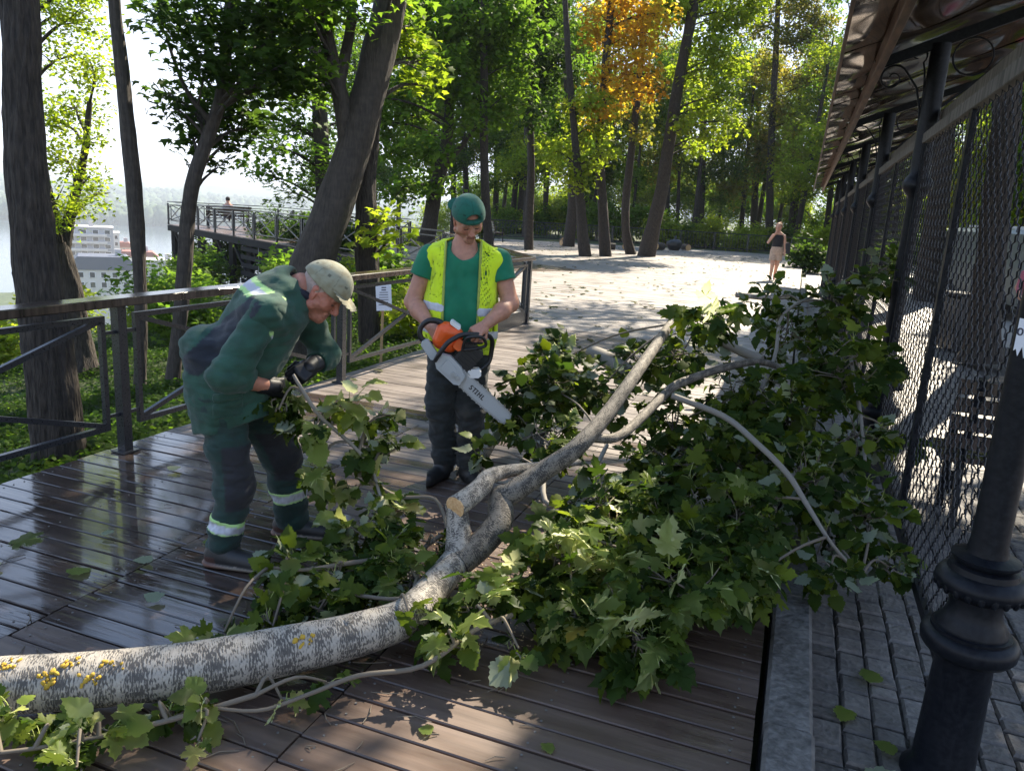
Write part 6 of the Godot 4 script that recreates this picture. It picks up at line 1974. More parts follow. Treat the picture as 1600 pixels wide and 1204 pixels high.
func make_chainsaw() -> void:
	# local: x along the bar to its tip, y the saw's top, z out of its right side
	var root := Basis(Vector3.UP, S_TURN)
	var org := S_AT + root * V(-0.03, 0.715, 0.31)
	var o := thing("chainsaw", "orange and gray chainsaw with a long bar held by the man in the vest", "chainsaw")
	o.transform = Transform3D(root * Basis(V(0.765, -0.645, 0), V(0.645, 0.765, 0), V(0, 0, 1)), org)
	# guide bar
	var out := PackedVector2Array()
	out.append(Vector2(-0.03, -0.036)); out.append(Vector2(0.2, -0.0405))
	for i in 11:
		var a := -PI / 2 + PI * i / 10
		out.append(Vector2(0.345 + cos(a) * 0.03, sin(a) * 0.034))
	out.append(Vector2(0.2, 0.0405)); out.append(Vector2(-0.03, 0.036))
	var b := MB.new()
	b.prism(out, Transform3D.IDENTITY, 0.005)
	var bar := obj("guide_bar", b.mesh(), M.saw_gray, o)
	var tm := TextMesh.new()
	tm.text = "STIHL"; tm.font = sysfont(true); tm.font_size = 32; tm.pixel_size = 0.00125; tm.depth = 0.001
	obj("lettering", tm, M.saw_black, bar, Transform3D(Basis.IDENTITY, V(0.135, -0.002, 0.0032)))
	b = MB.new()
	for i in range(2, 14):
		pass
	var run := 0.0
	for i in out.size() - 1:
		var p := out[i]; var q := out[i + 1]
		var n := maxi(1, int(round(p.distance_to(q) / 0.011)))
		var d := (q - p).normalized()
		for k in n:
			var c := p.lerp(q, (k + 0.5) / n) + Vector2(d.y, -d.x) * 0.003
			var tall := 0.013 if int(run) % 3 == 0 else 0.006
			b.box(Transform3D(Basis(V(d.x, d.y, 0), V(d.y, -d.x, 0) * -1.0, V(0, 0, 1)), V(c.x, c.y, 0)), V(0.0085, tall + 0.003, 0.0075))
			run += 1.0
	obj("chain", b.mesh(), M.steel, o).set_meta("kind", "stuff")
	# sprocket cover
	b = MB.new()
	b.prism(PackedVector2Array([Vector2(-0.168, -0.02), Vector2(-0.13, -0.046), Vector2(0.0, -0.048), Vector2(0.026, -0.03), Vector2(0.018, 0.025), Vector2(-0.03, 0.05), Vector2(-0.12, 0.058), Vector2(-0.16, 0.035)]), Transform3D(Basis.IDENTITY, V(0, 0, 0.028)), 0.046)
	b.prism(PackedVector2Array([Vector2(-0.12, -0.028), Vector2(-0.04, -0.03), Vector2(-0.02, 0.0), Vector2(-0.05, 0.03), Vector2(-0.12, 0.036)]), Transform3D(Basis.IDENTITY, V(0, 0, 0.054)), 0.008)
	var sc := obj("sprocket_cover", b.mesh(), M.saw_gray, o)
	b = MB.new()
	for x in [-0.045, -0.012]:
		b.lathe(PackedVector2Array([Vector2(0.011, 0), Vector2(0.011, 0.01), Vector2(0.0, 0.01)]), 8, Transform3D(rot(PI / 2, 0, 0), V(x, -0.004, 0.056)))
	obj("nut", b.mesh(), M.steel, sc)
	# engine housing
	var f := Field.new(V(-0.34, -0.03, -0.14), V(-0.06, 0.26, 0.07), 0.007)
	f.cap(V(-0.228, 0.13, -0.035), V(-0.178, 0.155, -0.035), 0.055, 0.05, 0.03)
	f.cap(V(-0.21, 0.075, -0.035), V(-0.16, 0.09, -0.035), 0.05, 0.046, 0.03)
	f.keep(V(0, 0, 1), 0.022); f.keep(V(0, 0, -1), 0.09); f.keep(V(0.1, 1, 0), 0.178)
	part_of(o, "engine_cover", [f], flat_col(Color(0.74, 0.1, 0.012), 0.06, 77, 20.0), "plastic")
	b = MB.new()
	b.box(Transform3D(rot(0, 0, 0.12), V(-0.212, 0.196, -0.035)), V(0.066, 0.022, 0.08), 0.007)
	obj("filter_cover", b.mesh(), M.white_paint, o)
	b = MB.new()
	b.box(Transform3D(rot(0, 0, 0.05), V(-0.04, 0.115, -0.05)), V(0.12, 0.14, 0.1), 0.012)
	for i in 5:
		b.box(Transform3D(Basis.IDENTITY, V(-0.03, 0.07 + i * 0.024, 0.004)), V(0.1, 0.008, 0.012))
	obj("engine_block", b.mesh(), M.saw_black, o)
	b = MB.new()
	b.box(Transform3D(rot(0, 0, 0.1), V(-0.125, 0.13, 0.008)), V(0.05, 0.06, 0.03), 0.01)
	obj("orange_plate", b.mesh(), M.saw_orange, o)
	b = MB.new()
	b.box(Transform3D(rot(0, 0, 0.72), V(0.05, 0.068, -0.03)), V(0.075, 0.05, 0.07), 0.014)
	obj("muffler", b.mesh(), M.white_paint, o)
	b = MB.new()
	for i in 4:
		b.prism(PackedVector2Array([Vector2(0, -0.008), Vector2(0.022, 0), Vector2(0, 0.008)]), Transform3D(Basis.IDENTITY, V(0.02, 0.045 - i * 0.026, 0.008)), 0.004)
	obj("bumper_spike", b.mesh(), M.steel, o)
	# front handle: a black tube over the top
	var h := smooth(pts([-0.165, -0.02, 0.05, -0.176, 0.03, 0.07, -0.184, 0.1, 0.07, -0.17, 0.155, 0.055, -0.15, 0.19, 0.03, -0.1, 0.232, 0.0, -0.05, 0.265, -0.05, 0.0, 0.266, -0.1, 0.045, 0.22, -0.13, 0.085, 0.15, -0.13, 0.07, 0.08, -0.1]), PackedFloat32Array([0.012, 0.0135, 0.0135, 0.0135, 0.0135, 0.0135, 0.0135, 0.0135, 0.0135, 0.013, 0.012]), 4)
	b = MB.new()
	b.tube(h[0], h[1], 10)
	obj("front_handle", b.mesh(), M.saw_black, o)
	# hand guard: an open black frame
	h = smooth(pts([-0.095, 0.125, 0.03, -0.122, 0.18, 0.045, -0.112, 0.212, 0.045, -0.06, 0.25, 0.02, -0.012, 0.226, -0.01, -0.05, 0.17, 0.01, -0.095, 0.125, 0.03]), PackedFloat32Array([0.008, 0.009, 0.009, 0.009, 0.009, 0.009, 0.008]), 4)
	b = MB.new()
	b.tube(h[0], h[1], 8)
	b.bar(V(-0.1, 0.17, 0.035), V(-0.035, 0.225, 0.0), 0.012, 0.006)
	obj("hand_guard", b.mesh(), M.saw_black, o)
	# rear handle with its loop
	h = smooth(pts([-0.24, 0.14, -0.035, -0.29, 0.145, -0.03, -0.335, 0.11, -0.03, -0.34, 0.05, -0.03, -0.3, 0.01, -0.03, -0.23, 0.02, -0.035]), PackedFloat32Array([0.02, 0.018, 0.016, 0.015, 0.016, 0.02]), 4)
	b = MB.new()
	b.tube(h[0], h[1], 10)
	obj("rear_handle", b.mesh(), M.saw_black, o)
	b = MB.new()
	b.box(Transform3D(rot(0, 0, -0.25), V(-0.225, 0.0, 0.0)), V(0.12, 0.05, 0.045), 0.012)
	obj("handle_plate", b.mesh(), M.saw_gray, o)

const B_AT := Vector3(-2.2, 0, -2.75)
const B_TURN := 0.62

func make_bending_man() -> void:
	var o := thing("person", "person in dark green work suit and beige cap bending over a leafy branch", "person", B_AT, B_TURN)
	var ax := V(0.48, 0.877, 0); var pp := V(0.877, -0.48, 0)
	var shn := V(0.05, 1.165, 0.185); var eln := V(-0.105, 0.91, 0.27); var wrn := V(0.05, 0.835, 0.115)
	var shf := V(0.19, 1.12, -0.17); var elf := V(0.3, 0.915, -0.2); var wrf := V(0.235, 0.885, -0.06)
	var handn := V(0.13, 0.81, 0.05); var handf := V(0.17, 0.855, 0.0)
	var b := MB.new()
	var f := Field.new(V(-0.36, 0.0, -0.34), V(0.42, 1.4, 0.38), 0.012)
	f.cap(V(-0.12, 0.82, 0), V(0.06, 1.12, 0), 0.15, 0.16, 0.05, pp, 1.4)
	f.cap(V(0.08, 1.16, 0), V(0.19, 1.26, 0.01), 0.075, 0.06, 0.05)
	for q in [[shn, eln, wrn], [shf, elf, wrf]]:
		f.cap(q[0], q[1], 0.055, 0.045, 0.03)
		f.cap(q[1], q[2], 0.043, 0.03, 0.02)
	var nk := V(-0.095, 0.385, 0.115); var na := V(-0.148, 0.1, 0.1)
	var fk := V(0.095, 0.44, -0.13); var fa := V(0.145, 0.11, -0.17)
	f.cap(V(-0.15, 0.76, 0.09), nk, 0.08, 0.052, 0.03); f.cap(nk, na, 0.05, 0.036, 0.02)
	f.cap(V(-0.06, 0.76, -0.09), fk, 0.08, 0.052, 0.03); f.cap(fk, fa, 0.05, 0.036, 0.02)
	f.into(b, flat_col(Color(0.4, 0.17, 0.11), 0.12, 81, 30.0))
	var hx := frame(V(0.272, 1.235, 0.02), V(0.6, 0.78, 0.12), V(0.72, -0.62, 0.3))
	head_into(b, hx, 1)
	obj("body", b.mesh(), M.skin, o)
	# jacket
	var cn := noise(82, 1.0, 3)
	f = Field.new(V(-0.46, 0.55, -0.36), V(0.36, 1.42, 0.36), 0.0095)
	f.cap(V(-0.115, 0.8, 0), V(0.06, 1.13, 0), 0.195, 0.205, 0.05, pp, 1.3)
	f.cap(V(-0.2, 0.975, 0), V(-0.14, 0.68, 0), 0.115, 0.125, 0.09, V(0, 0, 1), 0.8)
	f.cap(V(-0.07, 0.74, 0), V(-0.11, 0.6, 0), 0.145, 0.15, 0.06, V(0, 0, 1), 0.85)
	f.cap(V(0.02, 1.14, 0), V(0.13, 1.22, 0), 0.15, 0.1, 0.07, pp, 1.2)
	f.cap(shn + V(-0.02, 0, -0.03), shn, 0.09, 0.088, 0.05); f.cap(shf + V(-0.02, 0, 0.03), shf, 0.09, 0.088, 0.05)
	f.keep(V(0.32, -0.947, 0), -0.655)
	f.cap(V(0.15, 1.24, 0.0), V(0.32, 1.34, 0.01), 0.07, 0.09, 0.01, Vector3.ZERO, 1.0, true)
	f.wrinkle(cn, 0.02, V(4, 4, 3))
	f.wrinkle(noise(83, 1.0, 2), 0.006, V(7, 16, 6))
	f.wrinkle(creases(183), 0.009, V(3.5, 8, 4))
	var green := Color(0.014, 0.056, 0.036)
	var dk := Color(0.009, 0.012, 0.022)
	var lime := Color(0.4, 0.62, 0.22); var refl := Color(0.42, 0.43, 0.47)
	var pj := func(p: Vector3, n: Vector3) -> Color:
		var c := green * (1.0 + 0.5 * cn.get_noise_3d(p.x * 9.0, p.y * 9.0, p.z * 9.0))
		var s := p.dot(ax); var q := p.dot(pp)
		# dark panel down the side
		var a := V(-0.0, 1.2, 0); var e := V(-0.25, 0.93, 0)
		var pf := V(p.x, p.y, 0)
		var t := clampf((pf - a).dot(e - a) / (e - a).length_squared(), 0, 1)
		if p.z > 0.04 and pf.distance_to(a.lerp(e, t)) < 0.03 + 0.02 * t: c = dk
		# reflective strip over the back
		if q < -0.47 + 0.0 and s > 1.06 and s < 1.135 and absf(p.z) < 0.17:
			c = refl if s > 1.08 and s < 1.115 else lime
		if q < -0.5 and s > 1.0 and s < 1.045 and p.z < 0.02 and p.z > -0.12 and cn.get_noise_3d(p.x * 90.0, p.y * 90.0, p.z * 90.0) > 0.05: c = Color(0.42, 0.36, 0.06)
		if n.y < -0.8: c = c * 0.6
		return c
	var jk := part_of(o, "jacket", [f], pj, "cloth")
	for q in [[-0.17, -0.05, 0.775, 0.812], [-0.172, -0.048, 0.7, 0.772]]:
		var pk := Field.new(f.lo, V(0.36, 1.42, 0.36), 0.0095)
		pk.grow(f, 0.009 if q[2] > 0.75 else 0.005)
		pk.keep(V(1, 0, 0), q[1]); pk.keep(V(-1, 0, 0), -q[0]); pk.keep(V(-0.2, 1, 0), q[3] + 0.022); pk.keep(V(0.2, -1, 0), -q[2] - 0.022); pk.keep(V(0, 0, -1), -0.08)
		part_of(jk, "pocket", [pk], flat_col(green * 0.85, 0.2, 89, 9.0), "cloth")
	for q in [[shn, eln, wrn, 0.6], [shf, elf, wrf, 0.85]]:
		var lo := Vector3(minf(minf(q[0].x, q[1].x), q[2].x), minf(q[1].y, q[2].y), minf(minf(q[0].z, q[1].z), q[2].z)) - V(0.13, 0.13, 0.13)
		var hi := Vector3(maxf(maxf(q[0].x, q[1].x), q[2].x), q[0].y, maxf(maxf(q[0].z, q[1].z), q[2].z)) + V(0.13, 0.13, 0.13)
		var g := Field.new(lo, hi, 0.0095)
		var end: Vector3 = (q[1] as Vector3).lerp(q[2], q[3])
		g.cap(q[0], q[1], 0.083, 0.068, 0.03)
		g.cap(q[1], end, 0.068, 0.056, 0.03)
		g.wrinkle(cn, 0.014, V(5, 5, 5))
		g.wrinkle(creases(184), 0.008, V(4, 10, 5))
		var d: Vector3 = (q[2] - q[1]).normalized()
		var cut := Field.new(lo, hi, 0.0095)
		cut.cap(end + d * 0.05, end + d * 0.3, 0.09, 0.09, 0.01)
		g.minus(cut, 0.0)
		var at: Vector3 = q[0]
		var near: bool = at.z > 0
		var ps := func(p: Vector3, _n: Vector3) -> Color:
			var c := green * (1.0 + 0.5 * cn.get_noise_3d(p.x * 9.0, p.y * 9.0, p.z * 9.0))
			if near:
				var u := p.x - 0.095; var v := p.y - 1.065
				if absf(u * 0.9 + v * 0.4) < 0.022 and absf(v * 0.9 - u * 0.4) < 0.034: c = refl if absf(v * 0.9 - u * 0.4) < 0.016 else lime
			return c
		part_of(jk, "sleeve", [g], ps, "cloth")
	# collar round the neck
	var rp := PackedVector3Array(); var rr := PackedFloat32Array()
	var cb := frame(V(0.165, 1.245, 0.005), V(0.72, 0.7, 0.05), V(0, 0, 1)).basis
	for i in 17:
		var a := TAU * i / 16
		rp.append(V(0.172, 1.25, 0.005) + cb * V(cos(a) * 0.078, 0.014 * sin(a * 2.0), sin(a) * 0.085)); rr.append(0.021)
	b = MB.new()
	b.tube(rp, rr, 8, false)
	obj("collar", b.mesh(), mat("navy", Color(0.009, 0.011, 0.022), 0.85), jk)
	# trousers
	f = Field.new(V(-0.34, 0.03, -0.3), V(0.3, 0.86, 0.28), 0.0095)
	f.cap(V(-0.15, 0.78, 0.08), nk, 0.108, 0.084, 0.05); f.cap(nk, na, 0.084, 0.078, 0.04)
	f.cap(V(-0.06, 0.78, -0.08), fk, 0.115, 0.09, 0.05); f.cap(fk, fa, 0.09, 0.085, 0.04)
	f.keep(V(0, -1, 0), -0.06)
	f.keep(V(0, 1, 0), 0.84)
	var cut2 := noise(85, 1.0, 3)
	f.wrinkle(cut2, 0.012, V(5, 13, 5))
	f.wrinkle(creases(185), 0.009, V(4, 9, 4))
	var whole := Field.new(f.lo, V(0.3, 0.86, 0.28), 0.0095)
	whole.grow(f, 0.003)
	var pt := func(p: Vector3, _n: Vector3) -> Color:
		var c := Color(0.01, 0.033, 0.027) * (1.0 + 0.45 * cn.get_noise_3d(p.x * 9.0, p.y * 9.0, p.z * 9.0))
		var nearleg := p.z > -0.02
		var kx := p.x - lerpf(-0.12, -0.095, clampf((0.7 - p.y) / 0.3, 0, 1)) if nearleg else p.x - lerpf(-0.03, 0.1, clampf((0.7 - p.y) / 0.3, 0, 1))
		if p.y > (0.29 if nearleg else 0.33) and p.y < (0.58 if nearleg else 0.6) and kx > -0.035: c = Color(0.013, 0.014, 0.018) * (1.0 + 0.4 * cn.get_noise_3d(p.x * 20.0, p.y * 20.0, p.z * 20.0))
		return c
	var tr := part_of(o, "trousers", [f], pt, "cloth")
	for k in 2:
		var y := 0.2 if k == 0 else 0.235
		var g := Field.new(f.lo, V(0.3, 0.86, 0.28), 0.0095)
		g.grow(whole, 0.0)
		var tl := 0.22 if k == 0 else -0.12
		g.keep(V(tl, 1, 0), y + tl * (na.x if k == 0 else fa.x) + 0.032)
		g.keep(V(-tl, -1, 0), -(y + tl * (na.x if k == 0 else fa.x) - 0.032))
		if k == 0: g.keep(V(0, 0, -1), 0.03)
		else: g.keep(V(0, 0, 1), -0.03)
		var yy := y
		var pb := func(p: Vector3, _n: Vector3) -> Color:
			var e: float = absf(p.y + tl * (p.x - (na.x if tl > 0 else fa.x)) - yy)
			return lime if e > 0.019 else refl * (1.0 + 0.5 * cn.get_noise_3d(p.x * 60.0, p.y * 20.0, p.z * 60.0))
		part_of(tr, "reflective_band", [g], pb, "cloth_shiny")
	# shoes
	for k in 2:
		var he := V(-0.185, 0, 0.1) if k == 0 else V(0.1, 0, -0.19)
		var to := V(0.0, 0, 0.19) if k == 0 else V(0.3, 0, -0.12)
		f = Field.new(V(minf(he.x, to.x) - 0.1, -0.01, minf(he.z, to.z) - 0.1), V(maxf(he.x, to.x) + 0.1, 0.17, maxf(he.z, to.z) + 0.1), 0.007)
		f.cap(he + V(0, 0.055, 0), to + V(0, 0.036, 0), 0.05, 0.044, 0.03)
		f.cap(he + V(0.02, 0.1, 0), he + V(0.05, 0.07, 0.01), 0.048, 0.045, 0.03)
		f.cap(he + V(-0.005, 0.018, 0), to + V(0.005, 0.018, 0), 0.054, 0.048, 0.01, V(0, 1, 0), 2.6)
		f.keep(V(0, -1, 0), -0.001)
		var ps := func(p: Vector3, _n: Vector3) -> Color:
			var t := clampf((p - he).dot(to - he) / (to - he).length_squared(), 0, 1)
			if p.y < 0.028: return Color(0.2, 0.17, 0.14).lerp(Color(0.13, 0.06, 0.04), clampf(1.0 - t * 2.0, 0, 1))
			return Color(0.022, 0.02, 0.02) if t > 0.12 or p.y > 0.06 else Color(0.07, 0.035, 0.025)
		part_of(o, "shoe", [f], ps, "leather")
	# gloved hands round the branch
	b = MB.new()
	hand_into(b, frame(wrn, handn - wrn, V(0.1, 0.4, 1.0)), 1.0, [0.9, 1.2, 0.8], Color(0.008, 0.008, 0.011), 1.3)
	var cf := Field.new(V(-0.05, 0.72, 0.0), V(0.2, 0.95, 0.22), 0.006)
	cf.cap(wrn, wrn.lerp(handn, 0.35), 0.036, 0.037, 0.01)
	cf.into(b, flat_col(Color(0.008, 0.008, 0.011), 0.2, 86, 40.0))
	obj("glove", b.mesh(), M.leather, o)
	b = MB.new()
	hand_into(b, frame(wrf, handf - wrf, V(0.4, 0.6, 0.7)), -1.0, [0.9, 1.2, 0.8], Color(0.008, 0.008, 0.011), 1.3)
	cf = Field.new(V(0.08, 0.74, -0.3), V(0.42, 1.04, 0.08), 0.008)
	cf.cap(elf.lerp(wrf, 0.75), wrf.lerp(handf, 0.2), 0.041, 0.038, 0.01)
	cf.into(b, flat_col(Color(0.008, 0.008, 0.011), 0.2, 86, 40.0))
	obj("glove", b.mesh(), M.leather, o)
	b = MB.new()
	cap_into(b, hx, Color(0.27, 0.265, 0.185), false, Color(0.2, 0.17, 0.1))
	obj("cap", b.mesh(), M.cloth, o)

func make_far_people() -> void:
	# a woman walking on the bright square, one hand at her face
	var o := thing("person", "person in black top and beige shorts walking on the bright square, hand raised to face", "person", V(-0.73, 0, -24.6), 0.05)
	var skin := Color(0.52, 0.29, 0.2)
	var b := MB.new()
	var f := Field.new(V(-0.42, -0.01, -0.25), V(0.32, 1.7, 0.35), 0.015)
	f.cap(V(0, 1.32, 0), V(0, 1.0, 0), 0.14, 0.12, 0.05, V(0, 0, 1), 1.4)
	f.cap(V(0, 0.95, 0), V(0, 0.88, 0), 0.15, 0.15, 0.05, V(0, 0, 1), 1.3)
	f.cap(V(-0.02, 1.5, 0.02), V(0, 1.36, 0), 0.045, 0.055, 0.04)
	f.cap(V(-0.16, 1.33, 0), V(-0.27, 1.12, 0.1), 0.045, 0.04, 0.03); f.cap(V(-0.27, 1.12, 0.1), V(-0.09, 1.4, 0.15), 0.036, 0.028, 0.02); f.cap(V(-0.09, 1.4, 0.15), V(-0.06, 1.5, 0.14), 0.03, 0.03, 0.02)
	f.cap(V(0.16, 1.33, 0), V(0.22, 1.07, -0.02), 0.045, 0.04, 0.03); f.cap(V(0.22, 1.07, -0.02), V(0.23, 0.84, 0.06), 0.037, 0.027, 0.02); f.cap(V(0.23, 0.84, 0.06), V(0.23, 0.76, 0.08), 0.03, 0.02, 0.02)
	f.cap(V(-0.08, 0.88, 0), V(-0.07, 0.48, 0.1), 0.09, 0.06, 0.03); f.cap(V(-0.07, 0.48, 0.1), V(-0.08, 0.08, 0.05), 0.058, 0.036, 0.02); f.cap(V(-0.08, 0.05, 0.03), V(-0.09, 0.03, 0.17), 0.04, 0.03, 0.02)
	f.cap(V(0.07, 0.88, 0), V(0.06, 0.48, 0.0), 0.09, 0.06, 0.03); f.cap(V(0.06, 0.48, 0.0), V(0.03, 0.12, -0.16), 0.058, 0.036, 0.02); f.cap(V(0.03, 0.09, -0.17), V(0.03, 0.04, -0.05), 0.04, 0.03, 0.02)
	f.into(b, flat_col(skin, 0.08))
	head_into(b, frame(V(-0.03, 1.575, 0.04), V(-0.05, 1, 0.12), V(-0.35, -0.15, 1)), 2)
	obj("body", b.mesh(), M.skin, o)
	f = Field.new(V(-0.22, 0.9, -0.18), V(0.22, 1.45, 0.2), 0.015)
	f.cap(V(0, 1.26, 0), V(0, 1.04, 0), 0.16, 0.15, 0.05, V(0, 0, 1), 1.3)
	f.cap(V(-0.09, 1.36, 0), V(-0.08, 1.3, 0), 0.035, 0.06, 0.03); f.cap(V(0.09, 1.36, 0), V(0.08, 1.3, 0), 0.035, 0.06, 0.03)
	part_of(o, "top", [f], flat_col(Color(0.012, 0.012, 0.016)), "cloth")
	f = Field.new(V(-0.24, 0.5, -0.2), V(0.24, 1.0, 0.26), 0.015)
	f.cap(V(0, 0.93, 0), V(0, 0.86, 0), 0.165, 0.17, 0.05, V(0, 0, 1), 1.25)
	f.cap(V(-0.08, 0.86, 0), V(-0.08, 0.6, 0.07), 0.105, 0.11, 0.03); f.cap(V(0.08, 0.86, 0), V(0.075, 0.6, 0.01), 0.105, 0.11, 0.03)
	f.keep(V(0, -1, 0), -0.6)
	part_of(o, "shorts", [f], flat_col(Color(0.42, 0.3, 0.22)), "cloth")
	f = Field.new(V(-0.16, 1.45, -0.14), V(0.14, 1.8, 0.18), 0.01)
	f.ball(V(-0.025, 1.615, 0.015), 0.098, 0.02)
	f.ball(V(0.01, 1.7, -0.05), 0.045, 0.02)
	f.carve_box(V(-0.3, 1.2, 0.055), V(0.3, 1.61, 0.5))
	part_of(o, "hair", [f], flat_col(Color(0.26, 0.14, 0.06), 0.3, 88, 60.0), "cloth")
	b = MB.new()
	b.box(Transform3D(rot(0, 0.3, 0.1), V(0.27, 0.98, -0.1)), V(0.14, 0.34, 0.26), 0.04)
	b.tube(pts([0.2, 1.12, -0.08, 0.15, 1.4, 0.0, 0.1, 1.39, 0.03]), PackedFloat32Array([0.012, 0.012, 0.012]), 6)
	obj("bag", b.mesh(), M.black_bag, o)
	# someone sitting on the bench on the platform, seen from behind
	o = thing("person", "person sitting with back turned on the bench of the viewing platform, dark hair", "person", V(-24.0, 0, -28.2), -2.33)
	b = MB.new()
	f = Field.new(V(-0.3, 0.3, -0.25), V(0.3, 1.26, 0.65), 0.018)
	f.cap(V(0, 1.0, 0), V(0, 0.56, 0.02), 0.15, 0.15, 0.05, V(0, 0, 1), 1.35)
	f.cap(V(0, 1.14, 0.01), V(0, 1.02, 0), 0.05, 0.06, 0.04)
	for s in [-1.0, 1.0]:
		f.cap(V(s * 0.17, 1.0, 0), V(s * 0.23, 0.75, 0.02), 0.05, 0.045, 0.03); f.cap(V(s * 0.23, 0.75, 0.02), V(s * 0.12, 0.62, 0.22), 0.04, 0.035, 0.03)
		f.cap(V(s * 0.09, 0.52, 0.05), V(s * 0.1, 0.5, 0.46), 0.085, 0.06, 0.03); f.cap(V(s * 0.1, 0.5, 0.46), V(s * 0.1, 0.33, 0.5), 0.055, 0.045, 0.03)
	f.into(b, func(p: Vector3, _n: Vector3) -> Color: return skin if p.y > 1.02 else Color(0.55, 0.5, 0.5) if p.y > 0.6 else Color(0.03, 0.035, 0.06))
	head_into(b, frame(V(0, 1.25, 0.02), V(0, 1, 0.05), V(0, -0.05, 1)), 2)
	obj("body", b.mesh(), M.cloth, o)
	f = Field.new(V(-0.12, 1.15, -0.12), V(0.12, 1.4, 0.12), 0.01)
	f.ball(V(0, 1.29, 0.0), 0.098, 0.02)
	f.carve_box(V(-0.3, 1.0, 0.06), V(0.3, 1.3, 0.5))
	part_of(o, "hair", [f], flat_col(Color(0.035, 0.022, 0.015), 0.3, 88, 60.0), "cloth")
	# someone in pink behind the wire mesh
	o = thing("person", "person in a pink top and dark jeans standing behind the wire mesh", "person", V(3.7, -0.19, -15.2), -0.2)
	b = MB.new()
	f = Field.new(V(-0.32, -0.01, -0.25), V(0.32, 1.56, 0.3), 0.018)
	f.cap(V(0, 1.26, 0), V(0, 1.0, 0), 0.16, 0.15, 0.05, V(0, 0, 1), 1.4)
	f.cap(V(0, 1.5, 0.02), V(0, 1.34, 0), 0.05, 0.06, 0.04)
	for s in [-1.0, 1.0]:
		f.cap(V(s * 0.17, 1.3, 0), V(s * 0.22, 1.05, 0.02), 0.05, 0.042, 0.03); f.cap(V(s * 0.22, 1.05, 0.02), V(s * 0.17, 0.9, 0.2), 0.04, 0.03, 0.03); f.cap(V(s * 0.17, 0.9, 0.2), V(s * 0.14, 0.87, 0.26), 0.035, 0.025, 0.02)
		f.cap(V(s * 0.08, 0.9, 0), V(s * 0.1, 0.48, 0.02), 0.1, 0.065, 0.04); f.cap(V(s * 0.1, 0.48, 0.02), V(s * 0.11, 0.08, 0.0), 0.065, 0.05, 0.03); f.cap(V(s * 0.11, 0.05, -0.02), V(s * 0.12, 0.04, 0.16), 0.05, 0.04, 0.03)
	f.into(b, func(p: Vector3, _n: Vector3) -> Color: return Color(0.02, 0.02, 0.03) if p.y < 0.06 else Color(0.02, 0.025, 0.045) if p.y < 0.95 and p.z < 0.14 else Color(0.42, 0.12, 0.17) if p.y < 1.36 and absf(p.x) < 0.24 and p.z < 0.13 else skin)
	head_into(b, frame(V(0, 1.6, 0.03), V(0, 1, 0.05), V(-0.4, -0.1, 1)), 0)
	obj("body", b.mesh(), M.cloth, o)
	f = Field.new(V(-0.12, 1.5, -0.12), V(0.12, 1.76, 0.14), 0.01)
	f.ball(V(0, 1.64, 0.01), 0.098, 0.02)
	f.carve_box(V(-0.3, 1.2, 0.05), V(0.3, 1.63, 0.5))
	part_of(o, "hair", [f], flat_col(Color(0.03, 0.02, 0.014), 0.3, 88, 60.0), "cloth")

func facade(o: Node3D, w: float, h: float, z: float, floors: int, cols: int, wall: Material) -> void:
	# windows over the face at +z, each with its pane
	var wm := MB.new(); var pm := MB.new()
	var ww := w / cols * 0.5; var wh := h / floors * 0.55
	wm.bar(V(-ww / 2, wh / 2, 0.05), V(ww / 2, wh / 2, 0.05), 0.2, 0.15, 0.0, V(0, 1, 0)); wm.bar(V(-ww / 2, -wh / 2, 0.05), V(ww / 2, -wh / 2, 0.05), 0.3, 0.12, 0.0, V(0, 1, 0))
	wm.bar(V(-ww / 2, -wh / 2, 0.05), V(-ww / 2, wh / 2, 0.05), 0.12, 0.2); wm.bar(V(ww / 2, -wh / 2, 0.05), V(ww / 2, wh / 2, 0.05), 0.12, 0.2)
	pm.quad(V(-ww / 2, -wh / 2, 0.03), V(ww / 2, -wh / 2, 0.03), V(ww / 2, wh / 2, 0.03), V(-ww / 2, wh / 2, 0.03))
	var a := wm.mesh(); var b := pm.mesh()
	for i in floors:
		for j in cols:
			var n := obj("window", a, M.white_paint, o, Transform3D(Basis.IDENTITY, V((j + 0.5) / cols * w - w / 2, h - (i + 0.5) / floors * h, z)))
			obj("pane", b, M.glass_dark, n)

